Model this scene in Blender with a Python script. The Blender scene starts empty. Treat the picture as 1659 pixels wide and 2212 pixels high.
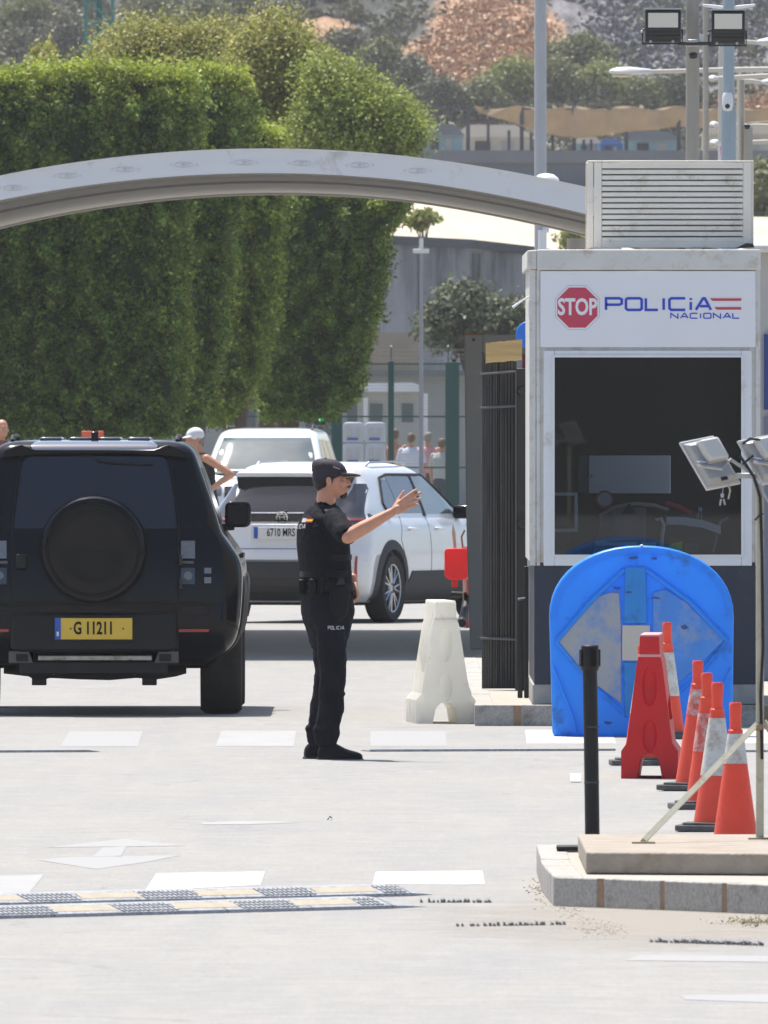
import bpy, math, random
import numpy as np
from mathutils import Vector, Matrix
R = math.radians
scene = bpy.context.scene
# ---------------------------------------------------------------- camera
F = 42000.0      # focal length in units of 1/1659 of the picture width: a very long telephoto lens
HC = 2.09        # camera height
HOR = 880.0      # horizon row
cam_d = bpy.data.cameras.new("camera")
cam = bpy.data.objects.new("camera", cam_d)
scene.collection.objects.link(cam)
cam.location = (0, 0, HC)
cam.rotation_euler = (R(90), 0, 0)
cam_d.sensor_fit = 'HORIZONTAL'
cam_d.sensor_width = 36
cam_d.lens = F / 1659 * 36
cam_d.shift_y = -(1106 - HOR) / 1659
cam_d.clip_start = 1
cam_d.clip_end = 9000
cam_d.dof.use_dof = True
cam_d.dof.focus_distance = 118
cam_d.dof.aperture_fstop = 52
scene.camera = cam
# ---------------------------------------------------------------- light
SUN_EL, SUN_AZ = R(67), R(-28)     # azimuth from +Y towards +X: behind the scene, a little to the left
world = bpy.data.worlds.new("World")
scene.world = world
world.use_nodes = True
wn = world.node_tree
bg = wn.nodes['Background']
sky = wn.nodes.new('ShaderNodeTexSky')
sky.sky_type = 'NISHITA'
sky.sun_disc = False
sky.sun_elevation = SUN_EL
sky.sun_rotation = SUN_AZ
sky.dust_density = 2.0
wn.links.new(sky.outputs[0], bg.inputs[0])
bg.inputs[1].default_value = 0.12
sl = bpy.data.lights.new("sun", 'SUN')
sl.energy = 4.6
sl.angle = R(0.53)
sl.color = (1.0, 0.955, 0.88)
sun = bpy.data.objects.new("sun", sl)
scene.collection.objects.link(sun)
sd = Vector((math.sin(SUN_AZ) * math.cos(SUN_EL), math.cos(SUN_AZ) * math.cos(SUN_EL), math.sin(SUN_EL)))
sun.rotation_euler = sd.to_track_quat('Z', 'Y').to_euler()
sun.location = (0, 100, 60)
scene.view_settings.view_transform = 'Standard'
scene.view_settings.look = 'None'
scene.view_settings.gamma = 1
scene.view_settings.exposure = 0.62
scene.cycles.max_bounces = 8
scene.cycles.diffuse_bounces = 4
scene.cycles.transparent_max_bounces = 16
scene.cycles.volume_bounces = 0
scene.cycles.use_denoising = True
scene.cycles.sample_clamp_indirect = 6

# ---------------------------------------------------------------- where things stand
def S(d): return F / d
def W(x, y, d):
    "the point seen at column x, row y (of 1659 x 2212) at distance d"
    s = F / d
    return Vector(((x - 829.5) / s, d, HC - (y - HOR) / s))
def Gd(y, z=0.0): return F * (HC - z) / (y - HOR)
def G(x, y, z=0.0): return W(x, y, Gd(y, z))

# ---------------------------------------------------------------- materials
MATS = {}
def srgb(c):
    return tuple(((v / 255) / 12.92 if v / 255 <= 0.04045 else ((v / 255 + 0.055) / 1.055) ** 2.4) for v in c)
def mat(name, base, rough=0.6, metal=0.0, var=0.0, scale=8.0, bump=0.0, bscale=None, coat=0.0, spec=0.5, trans=0.0,
        emit=None, alpha=1.0, transluc=0.0, dirt=None, dirt_amt=0.35, dirt_scale=3.0, stretch=None, island=None):
    """one procedural material; base is a linear reflectance. dirt: second colour in patches with a shape of their own"""
    if name in MATS: return MATS[name]
    m = bpy.data.materials.new(name); m.use_nodes = True
    nt = m.node_tree; N = nt.nodes; L = nt.links
    p = N['Principled BSDF']; out = N['Material Output']
    p.inputs['Base Color'].default_value = (*base, 1)
    p.inputs['Roughness'].default_value = rough
    p.inputs['Metallic'].default_value = metal
    p.inputs['Coat Weight'].default_value = coat
    p.inputs['Coat Roughness'].default_value = 0.04
    p.inputs['Specular IOR Level'].default_value = spec
    p.inputs['Transmission Weight'].default_value = trans
    p.inputs['Alpha'].default_value = alpha
    if emit:
        p.inputs['Emission Color'].default_value = (*emit[0], 1); p.inputs['Emission Strength'].default_value = emit[1]
    tc = N.new('ShaderNodeTexCoord'); mp = N.new('ShaderNodeMapping')
    L.new(tc.outputs['Object'], mp.inputs[0])
    if stretch: mp.inputs['Scale'].default_value = stretch
    col = None
    if var > 0:
        n = N.new('ShaderNodeTexNoise'); n.inputs['Scale'].default_value = scale; n.inputs['Detail'].default_value = 5
        n.inputs['Roughness'].default_value = .62
        L.new(mp.outputs[0], n.inputs['Vector'])
        r = N.new('ShaderNodeMapRange'); r.inputs[1].default_value = .3; r.inputs[2].default_value = .7
        r.inputs[3].default_value = 1 - var; r.inputs[4].default_value = 1 + var
        L.new(n.outputs['Fac'], r.inputs[0])
        mx = N.new('ShaderNodeMix'); mx.data_type = 'RGBA'; mx.blend_type = 'MULTIPLY'; mx.inputs[0].default_value = 1
        mx.inputs[6].default_value = (*base, 1); L.new(r.outputs[0], mx.inputs[7])
        col = mx.outputs[2]
    if island:
        g = N.new('ShaderNodeNewGeometry'); cr = N.new('ShaderNodeValToRGB')
        els = cr.color_ramp.elements
        while len(els) < len(island): els.new(.5)
        for k, c in enumerate(island):
            els[k].position = k / (len(island) - 1); els[k].color = (*c, 1)
        L.new(g.outputs['Random Per Island'], cr.inputs[0])
        if col:
            mx3 = N.new('ShaderNodeMix'); mx3.data_type = 'RGBA'; mx3.blend_type = 'MULTIPLY'; mx3.inputs[0].default_value = 1
            L.new(cr.outputs[0], mx3.inputs[6]); L.new(r.outputs[0], mx3.inputs[7]); col = mx3.outputs[2]
        else: col = cr.outputs[0]
    if dirt:
        n2 = N.new('ShaderNodeTexNoise'); n2.inputs['Scale'].default_value = dirt_scale; n2.inputs['Detail'].default_value = 7
        n2.inputs['Roughness'].default_value = .7
        L.new(mp.outputs[0], n2.inputs['Vector'])
        r2 = N.new('ShaderNodeMapRange'); r2.inputs[1].default_value = .62 - dirt_amt * .35; r2.inputs[2].default_value = .80 - dirt_amt * .3
        L.new(n2.outputs['Fac'], r2.inputs[0])
        mx2 = N.new('ShaderNodeMix'); mx2.data_type = 'RGBA'
        L.new(r2.outputs[0], mx2.inputs[0])
        if col: L.new(col, mx2.inputs[6])
        else: mx2.inputs[6].default_value = (*base, 1)
        mx2.inputs[7].default_value = (*dirt, 1); col = mx2.outputs[2]
    if col: L.new(col, p.inputs['Base Color'])
    if bump > 0:
        nb = N.new('ShaderNodeTexNoise'); nb.inputs['Scale'].default_value = bscale or scale * 3; nb.inputs['Detail'].default_value = 4
        L.new(mp.outputs[0], nb.inputs['Vector'])
        b = N.new('ShaderNodeBump'); b.inputs['Strength'].default_value = bump; b.inputs['Distance'].default_value = .02
        L.new(nb.outputs['Fac'], b.inputs['Height']); L.new(b.outputs[0], p.inputs['Normal'])
    if transluc > 0:
        t = N.new('ShaderNodeBsdfTranslucent'); ms = N.new('ShaderNodeMixShader'); ms.inputs[0].default_value = transluc
        if col: L.new(col, t.inputs[0])
        else: t.inputs[0].default_value = (*base, 1)
        L.new(p.outputs[0], ms.inputs[1]); L.new(t.outputs[0], ms.inputs[2]); L.new(ms.outputs[0], out.inputs[0])
    MATS[name] = m
    return m

# ---------------------------------------------------------------- objects
col_main = scene.collection
def tag(o, label=None, cat=None, group=None, kind=None):
    if label: o['label'] = label
    if cat: o['category'] = cat
    if group: o['group'] = group
    if kind: o['kind'] = kind
    return o
def empty(name, loc, label=None, cat=None, group=None, rz=0.0):
    o = bpy.data.objects.new(name, None); col_main.objects.link(o)
    o.location = loc; o.rotation_euler = (0, 0, rz); o.empty_display_size = .2
    return tag(o, label, cat, group)
def copy_tree(o, parent=None):
    c = o.copy(); col_main.objects.link(c)
    if parent: c.parent = parent
    for ch in list(o.children): copy_tree(ch, c)
    return c

class MB:
    "collects shapes; build() links them as one mesh object"
    def __init__(self): self.v = []; self.f = []
    def add(self, vs, fs):
        b = len(self.v); self.v += [tuple(p) for p in vs]; self.f += [tuple(i + b for i in f) for f in fs]; return self
    def box(self, x0, x1, y0, y1, z0, z1, M=None):
        vs = [(x, y, z) for x in (x0, x1) for y in (y0, y1) for z in (z0, z1)]
        if M is not None: vs = [M @ Vector(p) for p in vs]
        return self.add(vs, [(0, 1, 3, 2), (4, 6, 7, 5), (0, 4, 5, 1), (2, 3, 7, 6), (0, 2, 6, 4), (1, 5, 7, 3)])
    def prism(self, pts, a, b, axis='y', M=None):
        "pts polygon (u,w) extruded along axis from a to b"
        n = len(pts)
        def mk(u, w, t): return {'y': (u, t, w), 'x': (t, u, w), 'z': (u, w, t)}[axis]
        vs = [mk(u, w, a) for u, w in pts] + [mk(u, w, b) for u, w in pts]
        if M is not None: vs = [M @ Vector(p) for p in vs]
        fs = [tuple(range(n)), tuple(range(2 * n - 1, n - 1, -1))] + [(i, i + n, (i + 1) % n + n, (i + 1) % n) for i in range(n)]
        return self.add(vs, fs)
    def tube(self, pts, r, n=10, cap=True):
        "round bar through pts; r a number or one per point"
        P = [Vector(p) for p in pts]; k = len(P); rs = r if isinstance(r, (list, tuple)) else [r] * k
        vs = []; up = None
        for i in range(k):
            d = (P[min(i + 1, k - 1)] - P[max(i - 1, 0)]).normalized()
            if up is None:
                up = Vector((0, 0, 1)) if abs(d.z) < .9 else Vector((1, 0, 0))
            a = d.cross(up).normalized(); up2 = a.cross(d).normalized(); up = up2
            for j in range(n):
                t = 2 * math.pi * j / n
                vs.append(P[i] + a * math.cos(t) * rs[i] + up2 * math.sin(t) * rs[i])
        fs = [(i * n + j, i * n + (j + 1) % n, (i + 1) * n + (j + 1) % n, (i + 1) * n + j) for i in range(k - 1) for j in range(n)]
        if cap: fs += [tuple(range(n - 1, -1, -1)), tuple(range((k - 1) * n, k * n))]
        return self.add(vs, fs)
    def lathe(self, prof, n=24, c=(0, 0, 0), axis='z', closed=False):
        "prof list of (r, h)"
        vs = []
        for r, h in prof:
            for j in range(n):
                t = 2 * math.pi * j / n; u, w = r * math.cos(t), r * math.sin(t)
                p = {'z': (u, w, h), 'y': (u, h, w), 'x': (h, u, w)}[axis]
                vs.append((p[0] + c[0], p[1] + c[1], p[2] + c[2]))
        k = len(prof)
        fs = [(i * n + j, i * n + (j + 1) % n, (i + 1) * n + (j + 1) % n, (i + 1) * n + j) for i in range(k - 1) for j in range(n)]
        if closed: fs += [((k - 1) * n + j, (k - 1) * n + (j + 1) % n, (j + 1) % n, j) for j in range(n)]
        else: fs += [tuple(range(n - 1, -1, -1)), tuple(range((k - 1) * n, k * n))]
        return self.add(vs, fs)
    def rings(self, rs, cap=True):
        n = len(rs[0]); vs = [p for r in rs for p in r]; k = len(rs)
        fs = [(i * n + j, i * n + (j + 1) % n, (i + 1) * n + (j + 1) % n, (i + 1) * n + j) for i in range(k - 1) for j in range(n)]
        if cap: fs += [tuple(range(n - 1, -1, -1)), tuple(range((k - 1) * n, k * n))]
        return self.add(vs, fs)
    def ball(self, c, r, n=12, m=8, M=None):
        rx, ry, rz = (r, r, r) if isinstance(r, (int, float)) else r
        vs = [Vector((0, 0, -rz))]
        for i in range(1, m):
            ph = -math.pi / 2 + math.pi * i / m
            for j in range(n):
                t = 2 * math.pi * j / n
                vs.append(Vector((rx * math.cos(ph) * math.cos(t), ry * math.cos(ph) * math.sin(t), rz * math.sin(ph))))
        vs.append(Vector((0, 0, rz)))
        if M is not None: vs = [M @ p for p in vs]
        vs = [p + Vector(c) for p in vs]
        fs = [(0, 1 + (j + 1) % n, 1 + j) for j in range(n)]
        for i in range(m - 2):
            fs += [(1 + i * n + j, 1 + i * n + (j + 1) % n, 1 + (i + 1) * n + (j + 1) % n, 1 + (i + 1) * n + j) for j in range(n)]
        t = len(vs) - 1
        fs += [(1 + (m - 2) * n + j, 1 + (m - 2) * n + (j + 1) % n, t) for j in range(n)]
        return self.add(vs, fs)
    def limb(self, p0, p1, r0, r1, n=12):
        "tapered capsule"
        p0, p1 = Vector(p0), Vector(p1); d = (p1 - p0); L = d.length; d.normalize()
        pts, rs = [], []
        for a in (85, 60, 30): pts.append(p0 - d * r0 * math.sin(R(a))); rs.append(r0 * math.cos(R(a)))
        for t in (0, .33, .66, 1): pts.append(p0.lerp(p1, t)); rs.append(r0 + (r1 - r0) * t)
        for a in (30, 60, 85): pts.append(p1 + d * r1 * math.sin(R(a))); rs.append(r1 * math.cos(R(a)))
        return self.tube(pts, rs, n)
    def grid(self, rows):
        "rows of points -> sheet"
        n = len(rows[0]); vs = [p for r in rows for p in r]
        return self.add(vs, [(i * n + j, i * n + j + 1, (i + 1) * n + j + 1, (i + 1) * n + j) for i in range(len(rows) - 1) for j in range(n - 1)])
    def build(self, name, m, parent=None, smooth=None, bevel=0.0, bseg=2, loc=(0, 0, 0), label=None, subsurf=0, solid=0.0, world=False):
        me = bpy.data.meshes.new(name)
        vs = self.v
        if world and parent is not None:
            pm = parent.matrix_basis.inverted() if parent.parent is None else (parent.parent.matrix_basis @ parent.matrix_basis).inverted()
            vs = [tuple(pm @ Vector(p)) for p in vs]
        me.from_pydata(vs, [], self.f); me.materials.append(m)
        me.validate()
        import bmesh
        bm = bmesh.new(); bm.from_mesh(me); bmesh.ops.recalc_face_normals(bm, faces=bm.faces); bm.to_mesh(me); bm.free()
        if smooth is not None:
            me.shade_smooth(); me.set_sharp_from_angle(angle=R(smooth))
        o = bpy.data.objects.new(name, me); col_main.objects.link(o); o.location = loc
        if parent: o.parent = parent
        if solid:
            s = o.modifiers.new('s', 'SOLIDIFY'); s.thickness = solid; s.offset = 1
        if bevel:
            b = o.modifiers.new('b', 'BEVEL'); b.width = bevel; b.segments = bseg; b.limit_method = 'ANGLE'; b.angle_limit = R(35)
            b.harden_normals = False
            if smooth is None: me.shade_smooth(); me.set_sharp_from_angle(angle=R(35))
        if subsurf:
            s = o.modifiers.new('u', 'SUBSURF'); s.levels = subsurf; s.render_levels = subsurf
        if label: o['label'] = label
        return o

def remesh(o, voxel, smooth=3):
    r = o.modifiers.new('r', 'REMESH'); r.mode = 'VOXEL'; r.voxel_size = voxel; r.use_smooth_shade = True
    if smooth:
        s = o.modifiers.new('s', 'SMOOTH'); s.iterations = smooth; s.factor = .5
    return o
def bake(o):
    "replace the mesh by its modified self"
    dg = bpy.context.evaluated_depsgraph_get(); dg.update()
    me = bpy.data.meshes.new_from_object(o.evaluated_get(dg), depsgraph=dg)
    o.modifiers.clear(); o.data = me
    return o
def cut(o, *cutters):
    for c in cutters:
        b = o.modifiers.new('c', 'BOOLEAN'); b.operation = 'DIFFERENCE'; b.object = c; b.solver = 'EXACT'
    bake(o)
    for c in cutters: bpy.data.objects.remove(c)
    return o
def text(body, size, m, parent, name='lettering', loc=(0, 0, 0), rot=(R(90), 0, 0), sx=1.0, depth=.002, bold=0.0, align='CENTER'):
    cu = bpy.data.curves.new('t', 'FONT'); cu.body = body; cu.size = size; cu.extrude = depth; cu.offset = bold
    cu.align_x = align; cu.align_y = 'CENTER'; cu.resolution_u = 3
    t = bpy.data.objects.new('t', cu); col_main.objects.link(t)
    dg = bpy.context.evaluated_depsgraph_get(); dg.update()
    me = bpy.data.meshes.new_from_object(t.evaluated_get(dg), depsgraph=dg)
    bpy.data.objects.remove(t)
    me.materials.clear(); me.materials.append(m)
    o = bpy.data.objects.new(name, me); col_main.objects.link(o)
    o.location = loc; o.rotation_euler = rot; o.scale = (sx, 1, 1)
    if parent: o.parent = parent
    return o

# flat stroke lettering of extended square letters
GL = {'P': [[(0, 0), (0, 1), (.86, 1), (1, .9), (1, .55), (.86, .45), (.0, .45)]],
      'O': [[(.1, 0), (.9, 0), (1, .12), (1, .88), (.9, 1), (.1, 1), (0, .88), (0, .12), (.1, 0)]],
      'L': [[(0, 1), (0, 0), (1, 0)]], 'I': [[(.5, 0), (.5, 1)]], 'i': [[(.5, 0), (.5, .68)], [(.5, .86), (.5, 1.02)]],
      'C': [[(1, 1), (.12, 1), (0, .88), (0, .12), (.12, 0), (1, 0)]],
      'A': [[(0, 0), (.5, 1), (.62, 1), (1.05, 0)], [(.28, .32), (.85, .32)]],
      'N': [[(0, 0), (0, 1), (.98, 0), (.98, 1)]]}
def strokes(mb, txt, x0, z0, h, widths, gap, th, y):
    x = x0
    for ch in txt:
        w = widths.get(ch, widths['_'])
        for k, st in enumerate(GL[ch]):
            pts = [Vector((x + p[0] * w, z0 + p[1] * h)) for p in st]
            closed = (pts[0] - pts[-1]).length < 1e-6
            if closed: pts = pts[:-1]
            n = len(pts); Ls, Rs = [], []
            for i in range(n):
                a = pts[i] - pts[i - 1] if (i > 0 or closed) else pts[1] - pts[0]
                b = pts[(i + 1) % n] - pts[i] if (i < n - 1 or closed) else pts[-1] - pts[-2]
                a.normalize(); b.normalize()
                t = (a + b).normalized(); nn = Vector((-t.y, t.x)); c = max(.45, nn.dot(Vector((-a.y, a.x))))
                Ls.append(pts[i] + nn * th / 2 / c); Rs.append(pts[i] - nn * th / 2 / c)
            m_ = n if closed else n - 1
            yy = y - k * .0006
            for i in range(m_):
                j = (i + 1) % n
                mb.add([(Ls[i].x, yy, Ls[i].y), (Ls[j].x, yy, Ls[j].y), (Rs[j].x, yy, Rs[j].y), (Rs[i].x, yy, Rs[i].y)], [(0, 1, 2, 3)])
        x += w + gap
    return x

rng = np.random.default_rng(7)
def leaves(name, m, pts, size, parent=None, aspect=.55, up=.35, seed=0, nrm=None, out=.6):
    "one mesh of small bent leaf faces at pts (n x 3)"
    g = np.random.default_rng(seed + 11); n = len(pts)
    nv = g.normal(size=(n, 3)); nv[:, 2] += up
    if nrm is not None: nv += nrm * out * 1.6
    nv /= np.linalg.norm(nv, axis=1)[:, None]
    t = g.normal(size=(n, 3)); t -= nv * (t * nv).sum(1)[:, None]; t /= np.linalg.norm(t, axis=1)[:, None]
    b = np.cross(nv, t)
    s = size * g.uniform(.6, 1.35, size=(n, 1))
    A = pts - t * s; C = pts + t * s; fold = nv * s * .18
    B = pts + b * s * aspect + fold; D = pts - b * s * aspect + fold
    V = np.stack([A, B, C, D], 1).reshape(-1, 3).astype(np.float32)
    me = bpy.data.meshes.new(name)
    me.vertices.add(4 * n); me.vertices.foreach_set('co', V.ravel())
    me.loops.add(4 * n); me.loops.foreach_set('vertex_index', np.arange(4 * n, dtype=np.int32))
    me.polygons.add(n); me.polygons.foreach_set('loop_start', np.arange(0, 4 * n, 4, dtype=np.int32))
    me.polygons.foreach_set('loop_total', np.full(n, 4, dtype=np.int32))
    me.materials.append(m); me.update(calc_edges=True); me.validate()
    o = bpy.data.objects.new(name, me); col_main.objects.link(o)
    if parent: o.parent = parent
    return o
# ================================================================ palette
M_white = mat('white_paint', (.74, .745, .75), .5, var=.04, scale=3, dirt=(.45, .38, .28), dirt_amt=.1, dirt_scale=5)
M_dirtywhite = mat('weathered_white', (.64, .62, .58), .65, var=.06, scale=5, dirt=(.46, .39, .30), dirt_amt=.30, dirt_scale=9)
M_signwhite = mat('sign_white', (.78, .78, .80), .35, var=.015, scale=2)
M_louvre = mat('louvre_metal', (.76, .72, .64), .55, var=.06, scale=4, dirt=(.38, .30, .2), dirt_amt=.2, dirt_scale=5)
M_navy = mat('navy_cladding', (.018, .024, .045), .5, var=.12, scale=4, dirt=(.07, .07, .075), dirt_amt=.15)
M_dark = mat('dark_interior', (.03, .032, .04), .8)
M_glass_booth = mat('booth_glass', (.8, .85, .9), .02, trans=1.0)
M_red_sign = mat('sign_red', srgb((196, 60, 86)), .4)
M_blue_sign = mat('sign_blue', srgb((42, 66, 190)), .4)
M_black_metal = mat('black_metal', (.012, .012, .013), .45, var=.2, scale=10)
M_black_plastic = mat('black_plastic', (.011, .011, .012), .55, var=.15, scale=12, bump=.1, spec=.3)
M_rubber = mat('rubber', (.022, .022, .024), .85, var=.25, scale=30, bump=.3, bscale=80)
M_concrete = mat('concrete_block', (.33, .285, .235), .9, var=.14, scale=9, bump=.35, bscale=45, dirt=(.26, .2, .14), dirt_amt=.35, dirt_scale=4)
M_kerb = mat('kerb_stone', (.38, .36, .33), .9, var=.22, scale=60, bump=.4, bscale=90, dirt=(.2, .18, .15), dirt_amt=.25, dirt_scale=7)
M_mortar = mat('mortar', (.30, .20, .13), .95, var=.15, scale=20, bump=.3)
M_kerb_top = mat('pavement_cement', (.37, .34, .295), .9, var=.1, scale=8, bump=.2, dirt=(.34, .28, .21), dirt_amt=.25, dirt_scale=3)
M_galv = mat('galvanised', (.42, .43, .44), .45, metal=.6, var=.1, scale=8)
M_pole_grey = mat('grey_pole', (.42, .43, .45), .5, metal=.2, var=.08, scale=2)
M_pole_conc = mat('concrete_pole', (.32, .30, .26), .85, var=.16, scale=5, stretch=(1, 1, .25), bump=.2)
M_pole_blue = mat('blue_grey_pole', (.30, .37, .42), .5, var=.06, scale=3)
M_cream_metal = mat('cream_metal', (.50, .47, .36), .5, var=.12, scale=10, dirt=(.25, .17, .09), dirt_amt=.25, dirt_scale=9)
M_skin = mat('skin', srgb((196, 140, 112)), .5, var=.10, scale=14, bump=.08, bscale=120)
M_black_cloth = mat('navy_uniform_cloth', (.008, .0085, .013), .85, var=.3, scale=9, bump=.7, bscale=16, spec=.12)
M_vest = mat('vest_cloth', (.006, .006, .009), .8, var=.3, scale=14, bump=.5, bscale=40, spec=.12)
M_leather = mat('black_leather', (.006, .006, .007), .5, var=.2, scale=20, bump=.15, spec=.15)
M_hair = mat('dark_hair', (.012, .009, .008), .6, var=.3, scale=90, bump=.4, bscale=200)
M_chrome = mat('chrome', (.7, .7, .72), .12, metal=1)
M_alloy = mat('alloy_rim', (.50, .51, .53), .3, metal=.9)
M_tyre = mat('tyre_rubber', (.017, .017, .018), .8, var=.2, scale=20, bump=.3, bscale=60)
M_redlens = mat('red_lens', (.35, .015, .02), .15, coat=.6)
M_clearlens = mat('clear_lens', (.16, .165, .18), .12, coat=.4, var=.2, scale=60)
M_black_gloss = mat('black_car_paint', (.004, .004, .006), .14, coat=.10, spec=.18)
M_white_car = mat('white_car_paint', (.80, .81, .83), .3, coat=.8, dirt=(.6, .56, .5), dirt_amt=.05)
M_grey_clad = mat('grey_cladding', (.03, .032, .036), .7, var=.1, scale=30)
M_tint = mat('tinted_glass', (.006, .008, .015), .04, coat=.2, spec=.55)
M_grey_glass = mat('car_window', (.03, .04, .045), .05, coat=.1, spec=.5)
M_windshield = mat('windshield', (.10, .13, .14), .06, coat=.1, spec=.5, var=.25, scale=1.5)
# ================================================================ the setting
def road_material():
    m = bpy.data.materials.new('road_asphalt'); m.use_nodes = True
    nt = m.node_tree; N = nt.nodes; L = nt.links; p = N['Principled BSDF']; p.inputs['Roughness'].default_value = .9
    tc = N.new('ShaderNodeTexCoord')
    def noise(sc, det, rough=.6, st=None):
        mp = N.new('ShaderNodeMapping'); L.new(tc.outputs['Object'], mp.inputs[0])
        if st: mp.inputs['Scale'].default_value = st
        n = N.new('ShaderNodeTexNoise'); n.inputs['Scale'].default_value = sc; n.inputs['Detail'].default_value = det
        n.inputs['Roughness'].default_value = rough; L.new(mp.outputs[0], n.inputs['Vector']); return n.outputs['Fac']
    def ramp(src, a, b, lo, hi):
        r = N.new('ShaderNodeMapRange'); L.new(src, r.inputs[0])
        for i, v in enumerate((a, b, lo, hi)): r.inputs[i + 1].default_value = v
        return r.outputs[0]
    def mix(f, a, b, mode='MIX'):
        x = N.new('ShaderNodeMix'); x.data_type = 'RGBA'; x.blend_type = mode
        if isinstance(f, float): x.inputs[0].default_value = f
        else: L.new(f, x.inputs[0])
        for i, v in ((6, a), (7, b)):
            if isinstance(v, tuple): x.inputs[i].default_value = (*v, 1)
            else: L.new(v, x.inputs[i])
        return x.outputs[2]
    c = mix(ramp(noise(.35, 6), .35, .65, 0, 1), (.274, .266, .252), (.300, .286, .260))
    c = mix(ramp(noise(1.6, 8, .7, (1, .12, 1)), .45, .72, 0, .9), c, (.245, .243, .24))     # tyre-polished streaks
    c = mix(ramp(noise(3.2, 8, .72), .48, .72, 0, .7), c, (.37, .35, .315))                 # dust
    c = mix(ramp(noise(70, 3, .6), .3, .7, 0, .22), c, (.20, .20, .20))                      # aggregate
    c = mix(ramp(noise(55, 3, .6, (1, .035, 1)), .35, .65, 0, .16), c, (.17, .17, .17))       # coarse worn grain
    c = mix(ramp(noise(9, 5, .65, (1, .05, 1)), .5, .72, 0, .3), c, (.335, .325, .305))
    # cracks
    v = N.new('ShaderNodeTexVoronoi'); v.feature = 'DISTANCE_TO_EDGE'; v.inputs['Scale'].default_value = .22
    mp = N.new('ShaderNodeMapping'); L.new(tc.outputs['Object'], mp.inputs[0])
    nn = N.new('ShaderNodeTexNoise'); nn.inputs['Scale'].default_value = 1.2; nn.inputs['Detail'].default_value = 5
    L.new(tc.outputs['Object'], nn.inputs['Vector'])
    va = N.new('ShaderNodeVectorMath'); va.operation = 'ADD'; L.new(mp.outputs[0], va.inputs[0]); L.new(nn.outputs['Color'], va.inputs[1])
    L.new(va.outputs[0], v.inputs['Vector'])
    c = mix(ramp(v.outputs['Distance'], .0, .006, .5, 0), c, (.17, .165, .16))
    L.new(c, p.inputs['Base Color'])
    b = N.new('ShaderNodeBump'); b.inputs['Strength'].default_value = .4; b.inputs['Distance'].default_value = .01
    L.new(noise(60, 4), b.inputs['Height']); L.new(b.outputs[0], p.inputs['Normal'])
    return m
M_road = road_material()
g = MB().grid([[(x, y, 0) for x in (-900, -30, 30, 900)] for y in (-120, 60, 240, 3000)])
tag(g.build('ground', M_road), kind='structure')

def marking_material(name, col, wear, sc=3.0):
    m = bpy.data.materials.new(name); m.use_nodes = True
    nt = m.node_tree; N = nt.nodes; L = nt.links; p = N['Principled BSDF']; p.inputs['Roughness'].default_value = .75
    tc = N.new('ShaderNodeTexCoord')
    mp = N.new('ShaderNodeMapping'); L.new(tc.outputs['Object'], mp.inputs[0]); mp.inputs['Scale'].default_value = (1, .25, 1)
    n = N.new('ShaderNodeTexNoise'); n.inputs['Scale'].default_value = sc; n.inputs['Detail'].default_value = 9; n.inputs['Roughness'].default_value = .75
    L.new(mp.outputs[0], n.inputs['Vector'])
    r = N.new('ShaderNodeMapRange'); L.new(n.outputs['Fac'], r.inputs[0]); r.inputs[1].default_value = wear - .12; r.inputs[2].default_value = wear + .12
    x = N.new('ShaderNodeMix'); x.data_type = 'RGBA'; L.new(r.outputs[0], x.inputs[0])
    x.inputs[6].default_value = (*col, 1); x.inputs[7].default_value = (.29, .287, .28, 1)
    L.new(x.outputs[2], p.inputs['Base Color'])
    return m
M_mark = marking_material('marking_paint', (.54, .54, .53), .58)
M_mark_worn = marking_material('marking_paint_worn', (.325, .323, .318), .5)
M_mark_faint = marking_material('marking_paint_faint', (.292, .290, .286), .5)
mk1, mk2, mk3 = MB(), MB(), MB()
def sheet(mb, pts, z=.0012):
    v = [G(x, y) for x, y in pts]; mb.add([(p.x, p.y, z) for p in v], [tuple(range(len(v)))])
sheet(mk1, [(805, 1910), (1048, 1911), (1042, 1881), (812, 1884)])
sheet(mk1, [(314, 1924), (562, 1912), (572, 1883), (338, 1887)])
sheet(mk2, [(-160, 1936), (64, 1928), (95, 1890), (-130, 1894)])
sheet(mk1, [(-700, 1956), (-420, 1947), (-400, 1898), (-660, 1902)])
sheet(mk2, [(466, 1612), (634, 1612), (640, 1579), (478, 1579)])
sheet(mk3, [(130, 1613), (298, 1613), (308, 1580), (150, 1580)])
sheet(mk3, [(800, 1612), (965, 1612), (962, 1579), (800, 1579)])
sheet(mk1, [(1138, 1606), (1330, 1606), (1322, 1577), (1134, 1577)])
sheet(mk1, [(1480, 1606), (1670, 1606), (1655, 1577), (1470, 1577)])
sheet(mk2, [(437, 1781), (545, 1781), (650, 1777), (560, 1773), (437, 1777)])
# double headed arrow, worn
sheet(mk3, [(82, 1858), (150, 1852), (390, 1848), (320, 1862), (208, 1878)])
sheet(mk3, [(200, 1852), (262, 1849.5), (272, 1829), (222, 1831)], .0016)
sheet(mk3, [(100, 1831), (400, 1827.5), (270, 1812)])
# faded lines low right
sheet(mk3, [(1350, 2075), (1700, 2079), (1700, 2066), (1385, 2063)])
sheet(mk3, [(1480, 2160), (1700, 2168), (1700, 2148), (1470, 2150)])
for nm, mb, mm in (('road_markings', mk1, M_mark), ('road_markings', mk2, M_mark_worn), ('road_markings', mk3, M_mark_faint)):
    tag(mb.build(nm, mm), kind='structure')
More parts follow.
